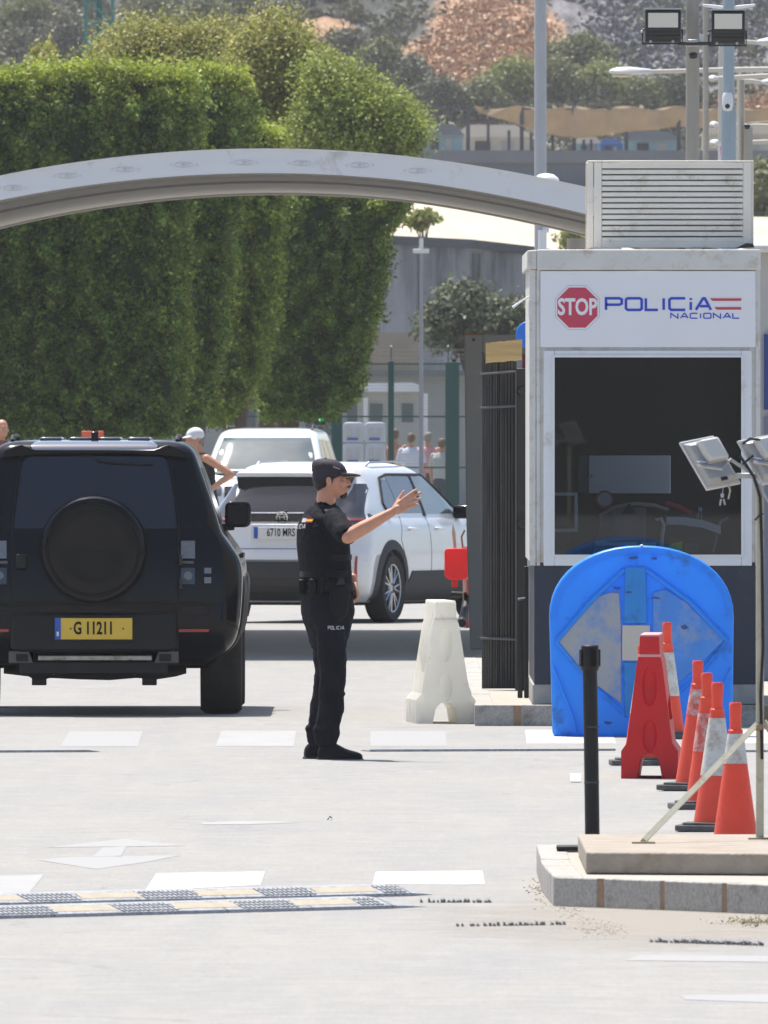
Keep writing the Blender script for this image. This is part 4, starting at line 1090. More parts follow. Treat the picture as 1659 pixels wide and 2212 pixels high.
# ================================================================ green mesh fence in front of the street
d_ = 326; sF = F / d_
mf = empty('mesh_fence', (wx(860, d_), d_, 0), 'green mesh fence with tall dark green posts behind the white cars', 'fence')
M_fg = mat('fence_green', (.018, .075, .065), .6)
fx = lambda x: wx(x, d_) - wx(860, d_)
for (x0, x1, yt) in ((838, 851, 780), (716, 739, 872), (561, 583, 860), (962, 992, 782)):
    MB().box(fx(x0), fx(x1), -.06, .06, 0, wz(yt, d_)).build('fence_post', M_fg, mf, bevel=.01)
for x in (845, 968):
    MB().tube([(fx(x), 0, wz(785, d_)), (fx(x), 0, wz(748, d_))], .012, 6).build('barb_arm', M_fg, mf)
    MB().ball((fx(x), 0, wz(748, d_)), .018, 6, 4).build('finial', M_white, mf)
for y in (756, 766, 775): MB().tube([(fx(560), 0, wz(y, d_)), (fx(1100), 0, wz(y, d_))], .005, 4).build('barbed_wire', M_black_metal, mf)
mm = bpy.data.materials.new('fence_mesh'); mm.use_nodes = True
nt = mm.node_tree; p_ = nt.nodes['Principled BSDF']; p_.inputs['Base Color'].default_value = (.06, .12, .11, 1); p_.inputs['Roughness'].default_value = .7
tr = nt.nodes.new('ShaderNodeBsdfTransparent'); mxs = nt.nodes.new('ShaderNodeMixShader')
tcn = nt.nodes.new('ShaderNodeTexCoord'); wv = nt.nodes.new('ShaderNodeTexBrick'); wv.offset = 0
wv.inputs['Scale'].default_value = 18; wv.inputs['Mortar Size'].default_value = .028; wv.inputs['Brick Width'].default_value = .3; wv.inputs['Row Height'].default_value = .9
wv.inputs['Color1'].default_value = (0, 0, 0, 1); wv.inputs['Color2'].default_value = (0, 0, 0, 1); wv.inputs['Mortar'].default_value = (1, 1, 1, 1)
sep = nt.nodes.new('ShaderNodeSeparateXYZ'); cmb = nt.nodes.new('ShaderNodeCombineXYZ')
nt.links.new(tcn.outputs['Object'], sep.inputs[0]); nt.links.new(sep.outputs[0], cmb.inputs[0]); nt.links.new(sep.outputs[2], cmb.inputs[1]); nt.links.new(cmb.outputs[0], wv.inputs[0])
nt.links.new(wv.outputs[0], mxs.inputs[0]); nt.links.new(tr.outputs[0], mxs.inputs[1]); nt.links.new(p_.outputs[0], mxs.inputs[2]); nt.links.new(mxs.outputs[0], nt.nodes['Material Output'].inputs[0])
MB().grid([[(fx(500), 0, .1), (fx(1100), 0, .1)], [(fx(500), 0, wz(786, d_)), (fx(1100), 0, wz(786, d_))]]).build('mesh_panel', mm, mf)
for y in (786, 900, 1010): MB().box(fx(500), fx(1100), -.012, .012, wz(y, d_) - .012, wz(y, d_) + .012).build('fence_rail', M_fg, mf)

# white kiosk and stacked containers beyond the fence
d_ = 368
ks = empty('street_kiosk', (wx(835, d_), d_, 0), 'white flat-roofed kiosk with small windows beyond the green fence', 'kiosk')
kx = lambda x: wx(x, d_) - wx(835, d_)
MB().box(kx(772), kx(905), 0, 3, 0, wz(846, d_)).build('wall', mat('kiosk_wall', (.40, .40, .37), .7, var=.06, scale=2), ks)
MB().prism([(kx(758), wz(846, d_)), (kx(912), wz(846, d_)), (kx(906), wz(832, d_)), (kx(890), wz(826, d_)), (kx(775), wz(828, d_))], -.4, 3.2, 'y').build('roof', M_white, ks)
for (a, b) in ((800, 826), (868, 892)): MB().box(kx(a), kx(b), -.03, .0, wz(912, d_), wz(872, d_)).build('window', mat('kiosk_window', (.10, .12, .13), .3), ks)
MB().box(kx(785), kx(795), -.06, .0, wz(950, d_), wz(858, d_)).build('pilaster', M_white, ks)
MB().box(kx(915), kx(924), -.06, .4, 0, wz(850, d_)).build('downpipe', M_white, ks)
hb = empty('pale_house', (wx(640, 400), 400, 0), 'pale house facade glimpsed under the trimmed trees', 'house')
hx = lambda x: wx(x, 400) - wx(640, 400)
MB().box(hx(-300), hx(1100), 0, 8, 0, wz(800, 400)).build('wall', mat('house_wall', (.36, .355, .34), .8, var=.08, scale=.6), hb)
MB().box(hx(-300), hx(1100), -.5, .0, wz(812, 400), wz(800, 400)).build('roof', mat('house_roof', (.18, .18, .17), .8), hb)
for a in (20, 120, 230, 330, 480, 530, 600, 660, 700, 750):
    MB().box(hx(a), hx(a + 22), -.03, -.0, wz(940, 400), wz(870, 400)).build('window', mat('house_window', (.12, .13, .14), .3), hb)
d_ = 268
M_cont = mat('white_container', (.46, .48, .52), .5, var=.05, scale=6)
wt = empty('stacked_barriers', (wx(787, d_), d_, 0), 'stack of white plastic road barriers with blue stripes behind the policeman', 'stacked barriers')
tx = lambda x: wx(x, d_) - wx(787, d_)
def tank(x0, x1, y0, y1):
    o = MB().prism([(tx(x0), wz(y1, d_)), (tx(x1), wz(y1, d_)), (tx(x1), wz(y0 + 5, d_)), (tx(x1) - .04, wz(y0, d_)), (tx(x0) + .04, wz(y0, d_)), (tx(x0), wz(y0 + 5, d_))], 0, .5, 'y').build('barrier', M_cont, wt, bevel=.015)
    MB().box(tx(x0) + .06, tx(x1) - .08, -.02, .0, wz(y1 - 4, d_), wz(y1 - 9, d_)).build('blue_stripe', mat('stripe_blue', (.08, .12, .36), .5), o)
    for a in (.22, .62):
        MB().box(tx(x0) + (tx(x1) - tx(x0)) * a, tx(x0) + (tx(x1) - tx(x0)) * (a + .16), -.016, .0, wz(y1 - 12, d_), wz(y0 + 14, d_)).build('recess', mat('recess_beige', (.45, .43, .38), .7), o)
for (x0, x1) in ((741, 786), (788, 833)):
    for (y0, y1) in ((1004, 1052), (956, 1003), (912, 955)): tank(x0, x1, y0, y1)
# traffic light glowing green
d_ = 322
tlg = empty('traffic_light', (wx(692, d_), d_, 0), 'small traffic light glowing green under the right trimmed tree', 'traffic light')
zz = wz(902, d_)
MB().tube([(0, .05, 0), (0, .05, zz)], .04, 8).build('pole', M_fg, tlg)
hd = MB().box(-.09, .09, -.05, .08, zz - .12, zz + .42).build('signal_head', M_black_plastic, tlg, bevel=.02)
MB().lathe([(.001, -.03), (.05, -.02), (.065, 0), (.001, .0)], 16, (0, -.052, zz), 'y').build('green_lens', mat('green_lamp', (.02, .5, .2), .4, emit=((.05, 1, .35), 1.6)), hd)
# small orange lights over the off-roader: two road-work lamps on a board
d_ = 262
wb = empty('warning_board', (wx(195, d_), d_, 0), 'orange-red topped warning boards glimpsed above the black car roof', 'warning board')
wxx = lambda x: wx(x, d_) - wx(195, d_)
for (a, b) in ((176, 200), (212, 224)): MB().box(wxx(a), wxx(b), 0, .03, wz(975, d_), wz(931, d_)).build('board', mat('orange_red', (.75, .12, .04), .5), wb, bevel=.01)
MB().box(wxx(170), wxx(230), .04, .08, 0, wz(950, d_)).build('stand', M_galv, wb)
# ================================================================ foliage
def leafmat(name, cols, transluc=.35, rough=.55, var=.55, vs=2.6):
    return mat(name, cols[len(cols) // 2], rough, island=cols, var=var, scale=vs, transluc=transluc, spec=.35)
L_trim = leafmat('leaf_trimmed', [(.040, .076, .013), (.078, .135, .020), (.13, .21, .03), (.25, .33, .05)])
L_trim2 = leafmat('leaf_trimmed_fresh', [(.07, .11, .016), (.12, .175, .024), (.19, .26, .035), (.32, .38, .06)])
L_sunlit_fresh = leafmat('leaf_sunlit_fresh', [(.14, .19, .025), (.22, .28, .035), (.32, .38, .05), (.46, .48, .10)], .45)
L_loose = leafmat('leaf_loose', [(.19, .21, .04), (.26, .28, .06), (.36, .35, .09), (.55, .49, .20)])
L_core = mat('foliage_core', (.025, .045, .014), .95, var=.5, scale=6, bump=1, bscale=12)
L_hill = leafmat('leaf_hill', [(.12, .135, .05), (.145, .16, .055), (.17, .185, .06), (.20, .21, .07)], .25, var=.3, vs=.35)
L_hill2 = leafmat('leaf_hill_light', [(.19, .225, .05), (.22, .255, .06), (.25, .28, .07), (.28, .30, .08)], .3, var=.3, vs=.35)
L_hilld = leafmat('leaf_hill_dark', [(.085, .09, .052), (.10, .105, .06), (.115, .12, .066), (.14, .14, .08)], .2, var=.4, vs=.25)
M_bark = mat('bark', (.10, .075, .055), .95, var=.3, scale=8, stretch=(1, 1, .3), bump=.8, bscale=14)
def interp(pts, v):
    "pts [(row, col)] -> col at row v"
    return np.interp(v, [p[0] for p in pts], [p[1] for p in pts])
def fnoise(x, z, sc, seed):
    out = np.zeros(len(x)); rs = np.random.default_rng(seed)
    for o in range(3):
        for _ in range(5):
            a = rs.uniform(0, 6.28); k = sc * (2 ** o) * rs.uniform(.6, 1.4); ph = rs.uniform(0, 6.28)
            out += np.sin((x * math.cos(a) + z * math.sin(a)) * k + ph) / (2 ** o)
    return out / 5
def trimmed_tree(label, left, right, topl, bot, d, depth, n, seed, m=L_trim, tops=.22, trunk_x=None, size=.054, colw=0.0):
    """left/right: [(row, col)]; topl: [(col, row)] of the clipped top; stands at distance d"""
    g = np.random.default_rng(seed); s = F / d
    xm = (min(p[1] for p in left) + max(p[1] for p in right)) / 2
    tx_ = trunk_x if trunk_x else xm
    root = empty('trimmed_tree', (wx(tx_, d + depth / 2), d + depth / 2, 0), label, 'tree', 'trees clipped into flat sided blocks')
    r0 = root.location
    y0 = min(p[1] for p in topl)
    # front face
    nf = int(n * .52)
    ys = g.uniform(y0, bot, nf * 2); l = interp(left, ys); r = interp(right, ys); xs = l + (r - l) * g.uniform(0, 1, nf * 2)
    tp = np.interp(xs, [p[0] for p in topl], [p[1] for p in topl]); ok = (ys > tp)
    w = fnoise(xs / s, ys / s, 5.0, seed)
    xs, ys, w = xs[ok], ys[ok], w[ok]
    keep = g.uniform(0, 1, len(xs)) < (.55 + .5 * w).clip(.12, 1)
    xs, ys, w = xs[keep], ys[keep], w[keep]
    X = (xs - 829.5) / s; Z = HC - (ys - HOR) / s
    yb = bot + 10 * fnoise(X, X * 0, 6, seed + 3)
    Y = d - .22 * w - .34 * fnoise(xs / s, ys / s, 12.0, seed + 40) + g.normal(0, .06, len(X))
    # soft round towards the lateral edges and top
    er = np.clip((interp(right, ys) - xs) / s / .16, 0, 1); el = np.clip((xs - interp(left, ys)) / s / .16, 0, 1)
    et = np.clip((ys - np.interp(xs, [p[0] for p in topl], [p[1] for p in topl])) / s / .75, 0, 1)
    for e in (er, el): Y += .22 * (1 - np.sqrt(1 - (1 - e) ** 2 * .999))
    Y += 1.1 * (1 - np.sqrt(1 - (1 - et) ** 2 * .999))
    Y += colw * fnoise(X, X * 0, 4.5, seed + 60)
    P1 = np.stack([X, Y, Z], 1); N1 = np.tile([0, -1, 0], (len(X), 1)).astype(float); N1[:, 2] += 1.6 * (1 - et); N1[:, 1] += .7 * (1 - et)
    sunlit_fresh1 = (1 - et) + .35 * w + g.normal(0, .22, len(X)) > .50  # lighter leaf colour paints the sunlit top zone, along with new growth
    # side faces
    def side(edge, sg, k):
        ys = g.uniform(y0 + 15, bot, k); xs = interp(edge, ys); X = (xs - 829.5) / s
        Z = HC - (ys - HOR) / s; Y = d + g.uniform(.1, depth, k); w = fnoise(Y, Z, 5, seed + sg + 5)
        X = X + sg * (.09 * w + g.normal(0, .05, k)) ; kp = g.uniform(0, 1, k) < (.6 + .5 * w).clip(.1, 1)
        return np.stack([X, Y, Z], 1)[kp], np.tile([sg, 0, 0], (kp.sum(), 1)).astype(float)
    P2, N2 = side(right, 1, int(n * .16)); P3, N3 = side(left, -1, int(n * .05))
    k = int(n * tops); xa, xb = topl[0][0], topl[-1][0]
    xs = g.uniform(xa, xb, k); ys = np.interp(xs, [p[0] for p in topl], [p[1] for p in topl]); X = (xs - 829.5) / s
    Y = d + g.uniform(.0, depth, k); w = fnoise(X, Y, 6, seed + 9); Z = HC - (ys - HOR) / s + .07 * w + g.normal(0, .05, k) + (g.uniform(0, 1, k) > .93) * g.uniform(0, .2, k)
    P4 = np.stack([X, Y, Z], 1); N4 = np.tile([0, 0, 1], (k, 1)).astype(float)
    # ragged hem
    k = int(n * .10); ys = bot + g.normal(0, 9, k); xs = interp(left, ys) + (interp(right, ys) - interp(left, ys)) * g.uniform(0, 1, k)
    P5 = np.stack([(xs - 829.5) / s, d + g.uniform(0, depth, k), HC - (ys - HOR) / s], 1); N5 = np.tile([0, 0, -1], (k, 1)).astype(float)
    # sprigs that stick out
    sp = []; 
    for q in range(40):
        t = g.integers(0, len(P1)); c = P1[t] + np.array([0, -.12, 0]); sp.append(c + g.normal(0, .05, (14, 3)))
    for q in range(26):
        t = g.integers(0, len(P2)); c = P2[t] + np.array([.08, 0, 0]); c[1] = d + .1 + g.uniform(0, .4); sp.append(c + g.normal(0, .06, (16, 3)))
    P6 = np.concatenate(sp); N6 = g.normal(size=P6.shape)
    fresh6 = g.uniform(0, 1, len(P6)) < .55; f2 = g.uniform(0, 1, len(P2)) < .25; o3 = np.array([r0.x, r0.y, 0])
    P = np.concatenate([P1[~sunlit_fresh1], P2[~f2], P3, P5, P6[~fresh6]]) - o3; N = np.concatenate([N1[~sunlit_fresh1], N2[~f2], N3, N5, N6[~fresh6]])
    crown = leaves('crown', m, P, size / 2 * 1.3, root, seed=seed, nrm=N)
    P = np.concatenate([P1[sunlit_fresh1], P2[f2], P4, P6[fresh6]]) - o3; N = np.concatenate([N1[sunlit_fresh1], N2[f2], N4, N6[fresh6]])
    leaves('fresh_growth', L_sunlit_fresh, P, size / 2 * 1.25, root, seed=seed + 1, nrm=N)
    # solid dark core that stops see-through
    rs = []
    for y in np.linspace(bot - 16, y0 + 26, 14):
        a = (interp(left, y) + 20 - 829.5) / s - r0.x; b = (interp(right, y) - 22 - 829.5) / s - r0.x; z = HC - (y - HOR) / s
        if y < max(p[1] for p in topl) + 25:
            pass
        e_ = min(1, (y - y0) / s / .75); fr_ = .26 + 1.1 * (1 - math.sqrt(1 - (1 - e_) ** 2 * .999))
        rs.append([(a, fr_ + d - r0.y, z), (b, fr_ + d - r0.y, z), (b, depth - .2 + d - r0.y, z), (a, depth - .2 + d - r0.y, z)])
    MB().rings(rs).build('dark_core', L_core, root)
    zb = HC - (bot - 40 - HOR) / s
    MB().tube([(0, 0, -.05), (.02, 0, .4), (-.02, .03, 1.3), (.05, 0, zb)], [.24, .17, .15, .2], 12).build('trunk', M_bark, root, smooth=60)
    return root
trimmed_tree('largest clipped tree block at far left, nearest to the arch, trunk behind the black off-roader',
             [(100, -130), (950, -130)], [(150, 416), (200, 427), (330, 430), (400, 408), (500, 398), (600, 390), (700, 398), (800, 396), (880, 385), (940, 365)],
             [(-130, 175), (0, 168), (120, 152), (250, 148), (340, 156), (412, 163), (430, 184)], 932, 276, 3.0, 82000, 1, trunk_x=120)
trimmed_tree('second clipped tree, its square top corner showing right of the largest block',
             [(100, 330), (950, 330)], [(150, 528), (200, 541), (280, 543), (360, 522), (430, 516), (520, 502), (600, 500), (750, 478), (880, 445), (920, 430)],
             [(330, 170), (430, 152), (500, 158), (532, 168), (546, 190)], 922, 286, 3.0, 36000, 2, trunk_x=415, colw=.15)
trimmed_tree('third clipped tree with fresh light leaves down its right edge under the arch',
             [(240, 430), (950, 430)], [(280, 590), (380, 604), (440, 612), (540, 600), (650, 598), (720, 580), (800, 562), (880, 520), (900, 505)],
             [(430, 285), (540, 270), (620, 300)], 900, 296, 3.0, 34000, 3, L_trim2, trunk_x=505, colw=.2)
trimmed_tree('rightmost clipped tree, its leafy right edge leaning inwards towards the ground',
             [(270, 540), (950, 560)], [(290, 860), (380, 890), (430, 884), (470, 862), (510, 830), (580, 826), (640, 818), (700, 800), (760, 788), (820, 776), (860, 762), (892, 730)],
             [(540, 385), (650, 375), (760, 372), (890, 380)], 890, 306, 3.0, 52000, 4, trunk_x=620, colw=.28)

def loose_tree(name, label, outline_c, d, n, size, m, seed, group=None, depth=3.0, ground=0.0, core=True, trunk=True, clump=.28, tip=0.0, per=26, rtr=.18, cat='tree', tx=None):
    """crown made of leaf clumps scattered in ellipses: outline_c = [(col, row, half width, half height)]"""
    g = np.random.default_rng(seed); s = F / d
    xm = tx or sum(c[0] * c[2] for c in outline_c) / sum(c[2] for c in outline_c); r0 = Vector((wx(xm, d), d + depth / 2, ground))
    root = empty(name, r0, label, cat, group); P = []; Nn = []
    A = sum(c[2] * c[3] for c in outline_c)
    for (cx, cy, rx, ry) in outline_c:
        k = max(2, int(n / per * rx * ry / A))
        u = g.normal(size=(k, 3)); u /= np.linalg.norm(u, axis=1)[:, None]; u[:, 1] = -np.abs(u[:, 1]) * .9 + .15
        rad = g.uniform(.55, 1.03, k) ** .7
        C = np.stack([(cx - 829.5) / s + u[:, 0] * rad * rx / s, d + depth / 2 + u[:, 1] * rad * depth / 2, HC - (cy - HOR) / s + u[:, 2] * rad * ry / s], 1)
        for c, uu in zip(C, u):
            q = c + g.normal(0, clump * g.uniform(.35, .75), (per, 3)) * np.array([1, 1, .8]); P.append(q); Nn.append(np.tile(uu + [0, 0, .3], (per, 1)))
            if tip and g.uniform() < .4 and uu[2] > .1:
                L_ = g.uniform(.3, 1) * tip; t = np.linspace(0, 1, 10)[:, None]; dr = np.array([g.normal(0, .35), g.normal(0, .35), 1.0])
                P.append(c + t * dr * L_ + g.normal(0, .035, (10, 3))); Nn.append(np.tile(dr, (10, 1)))
    P = np.concatenate(P) - np.array(r0); Nn = np.concatenate(Nn)
    leaves('crown', m, P, size, root, seed=seed, nrm=Nn, out=.5)
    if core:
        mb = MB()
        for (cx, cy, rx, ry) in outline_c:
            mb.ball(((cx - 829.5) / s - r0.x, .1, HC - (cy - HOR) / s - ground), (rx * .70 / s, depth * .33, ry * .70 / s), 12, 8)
        c_ = mb.build('dark_core', L_core, root, smooth=60)  # dark filling closes the view through the crown
    if trunk:
        c = outline_c[0]; top = HC - (c[1] - HOR) / s - ground
        MB().tube([(0, 0, -.2), (.03 * top, 0, top * .5), ((c[0] - 829.5) / s - r0.x, 0, top)], [rtr, rtr * .75, rtr * .35], 8).build('trunk', M_bark, root, smooth=60)
        for k in range(4):
            c = outline_c[k % len(outline_c)]
            e = ((c[0] + (k - 1.5) * c[2] * .4 - 829.5) / s - r0.x, -.1, HC - (c[1] - c[3] * .3 - HOR) / s - ground)
            MB().tube([(.03 * top, 0, top * .45), tuple(.5 * a + .5 * b for a, b in zip((.03 * top, 0, top * .6), e)), e], [rtr * .5, rtr * .35, rtr * .12], 6).build('branch', M_bark, root)
    return root
loose_tree('bushy_tree', 'untrimmed yellow-green tree with a wispy peak rising behind the second clipped tree',
           [(590, 150, 85, 105), (600, 90, 45, 55), (670, 210, 80, 90), (560, 250, 80, 100)], 322, 60000, .034, L_loose, 21, 'untrimmed trees behind the clipped ones', clump=.30, tip=.55, tx=560)
loose_tree('bushy_tree', 'untrimmed broad tree whose pale yellow top shows above the largest clipped block',
           [(380, 130, 100, 75), (300, 110, 60, 55), (460, 140, 80, 80), (250, 150, 60, 60)], 328, 52000, .034, L_loose, 22, 'untrimmed trees behind the clipped ones', clump=.30, tip=.5, tx=300)
loose_tree('bushy_tree', 'untrimmed bright green tree thinning out at right above the arch',
           [(800, 285, 80, 80), (745, 225, 70, 75), (700, 170, 40, 40), (855, 300, 42, 50), (720, 290, 90, 80), (825, 370, 55, 60), (898, 285, 18, 18), (830, 235, 45, 35), (885, 262, 22, 20)], 320, 70000, .034, leafmat('leaf_loose_green', [(.16, .21, .035), (.23, .29, .05), (.31, .36, .07), (.42, .44, .13)]), 23, 'untrimmed trees behind the clipped ones', clump=.28, tip=.4, tx=600)
loose_tree('young_tree', 'pale feathery sapling poking up at far left above the clipped block', [(88, 125, 22, 34), (84, 148, 30, 20)], 315, 2200, .05, L_loose, 24, clump=.12, tip=.3, core=False, rtr=.05)
gz_ = zt(900, 524, 452)
loose_tree('young_tree', 'small thin light green tree at the top of the slim lamp post', [(912, 474, 22, 16), (895, 480, 18, 10), (930, 470, 14, 9)], 455, 500, .10, L_hill2, 25, depth=1.2, ground=gz_ - 1, clump=.13, core=False, rtr=.05, per=12)
loose_tree('olive_tree', 'dark olive tree with several stems in front of the stained wall', [(985, 690, 55, 50), (1060, 700, 70, 45), (1110, 690, 40, 40), (950, 700, 30, 35), (1010, 655, 40, 35)], 405, 14000, .075,
           leafmat('leaf_olive', [(.07, .085, .05), (.095, .115, .062), (.12, .14, .075), (.15, .17, .10)], .3), 26, clump=.3, depth=2.5)
loose_tree('dry_bush', 'dry grey-green weeds on the pale slope beside the cooling unit', [(1240, 520, 28, 14), (1225, 512, 12, 18)], 452.5, 700, .07, L_hill2, 27, depth=1.0, ground=zt(0, 545, 451), clump=.14, core=False, trunk=False, per=12, cat='bush')
loose_tree('bushy_tree', 'green tree at the right edge beside the louvred cooling unit', [(1660, 400, 45, 45), (1680, 480, 50, 40)], 560, 5000, .13, L_hill, 28, depth=4, ground=zt(0, 425, 560) - 1.0, clump=.4)
p = G(1628, 1998)
g = np.random.default_rng(3); u = g.normal(0, 1, (260, 3)) * np.array([.075, .25, .012]); u[:, 2] = abs(u[:, 2])
o = leaves('dry_weeds', mat('dry_weed', (.30, .24, .13), .9, island=[(.16, .12, .07), (.33, .27, .15), (.45, .38, .24)]), u, .010, None, aspect=.25, up=1.2, seed=4)
o.location = (p.x, p.y, .004); tag(o, 'flat tuft of dry brown weeds at the foot of the traffic island kerb', 'weeds')
# ---- hillside trees
ROCK = [(1480, 60, 190, 120)]
hill_trees = [
    (1110, 175, 75, 50, L_hill2, 'round light green tree below the orange scree'),
    (1200, 180, 60, 55, L_hill, 'mid green tree right of the tall lamp post below the scree'),
    (1290, 185, 70, 50, L_hill2, 'yellow-green tree behind the first street light head'),
    (1250, 115, 80, 38, L_hill, 'dull green tree at the right foot of the orange scree'),
    (1390, 210, 60, 36, L_hill, 'low green tree above the middle of the shade net'),
    (1460, 195, 40, 40, L_hilld, 'dark green tree left of the concrete post'),
    (950, 215, 62, 50, L_hilld, 'dark tree at the left end of the terrace'),
    (1040, 215, 50, 40, L_hill, 'mid green tree left below the scree'),
    (820, 140, 60, 60, L_hill, 'grey-green tree left of the orange scree'),
    (890, 165, 40, 42, L_hilld, 'small dark tree on the left edge of the scree'),
    (740, 105, 55, 40, L_hilld, 'dark tree above the bushy peak at top centre'),
    (60, 40, 75, 50, L_hill, 'grey-green tree in the upper left corner'),
    (140, 90, 55, 55, L_hilld, 'dark tree left of the teal mast'),
    (25, 110, 50, 40, L_hilld, 'dark tree at the left edge above the clipped block'),
    (330, 25, 65, 35, L_hill, 'pale green tree at the top right of the teal mast'),
    (440, 35, 60, 40, L_hill, 'olive tree top at the upper edge between mast and bushy peak'),
    (530, 15, 40, 30, L_hilld, 'dark tree at the upper edge above the bushy peak'),
]
for i, (cx, cy, rx, ry, mm_, lb) in enumerate(hill_trees):
    q = hill_hit(cx, cy + ry * .9)
    r2 = random.Random(i)
    cl = [(cx, cy, rx * .72, ry * .8), (cx - rx * .5, cy + ry * .25, rx * .5, ry * .6), (cx + rx * .5, cy + ry * .2, rx * .5, ry * .65), (cx + rx * .1, cy - ry * .45, rx * .45, ry * .5)]
    loose_tree('hillside_tree', lb, cl, q.y - 1.2, 9000, .10, mm_, 40 + i, 'trees on the hillside', depth=3.6, ground=q.z - .6, clump=.42, rtr=.12)
# dense scrub over the rest of the slope: one mass
g = np.random.default_rng(77); P = []
def in_scree(x, y):
    for (cx, cy, rx, ry) in ((1065, 110, 150, 125), (960, 150, 95, 55), (1640, 245, 80, 40), (700, 75, 60, 30)):
        if ((x - cx) / rx) ** 2 + ((y - cy) / ry) ** 2 < 1: return True
    return False
for k in range(5200):
    X_ = g.uniform(-34, 34) if k < 3700 else g.choice([-1, 1]) * g.uniform(34, 60); Y_ = 903 + 110 * g.uniform(0, 1) ** 1.3; z = hz(X_, Y_)
    s = F / Y_; px_, py_ = 829.5 + X_ * s, HOR - (z - HC) * s
    if in_scree(px_, py_) and g.uniform() > .05: continue
    if abs(px_ - 1450) < 260 and -40 < py_ < 190 and g.uniform() > .12: continue
    r_ = g.uniform(.4, 1.35); q = 52
    u = g.normal(size=(q, 3)); u /= np.linalg.norm(u, axis=1)[:, None]
    P.append(np.array([X_, Y_, z + r_ * .45]) + u * np.array([r_, r_ * .8, r_ * .8]) * g.uniform(.55, 1.05, (q, 1)))
P = np.concatenate(P)
o = leaves('hillside_scrub', L_hilld, P, .17, None, seed=5); tag(o, kind='stuff')
# loose stones of the scree and broken rock
def stones(name, zones, n, size, cols, seed):
    g = np.random.default_rng(seed); P = []; tot = sum(z[2] * z[3] for z in zones)
    for (cx, cy, rx, ry) in zones:
        for k in range(int(n * rx * ry / tot)):
            a, r_ = g.uniform(0, 6.283), g.uniform(0, 1) ** .5 * (1 + .15 * g.normal())
            q = hill_hit(cx + rx * r_ * math.cos(a), cy + ry * r_ * math.sin(a))
            if q.y < 1090: P.append((q.x, q.y - .15, q.z + g.uniform(0, .25)))
    o = leaves(name, mat(name, cols[1], .95, island=cols), np.array(P), size, None, aspect=.8, seed=seed, up=.6); tag(o, kind='stuff')
stones('scree_stones', [(1065, 115, 130, 105), (965, 150, 80, 42), (1040, 40, 55, 50), (1640, 245, 70, 30)], 9500, .12, [(.40, .22, .12), (.52, .31, .17), (.60, .38, .22), (.66, .50, .36), (.34, .18, .10)], 51)
stones('rock_debris', [(1480, 50, 190, 110)], 9000, .15, [(.12, .12, .13), (.22, .215, .23), (.32, .31, .32), (.09, .09, .10)], 52)
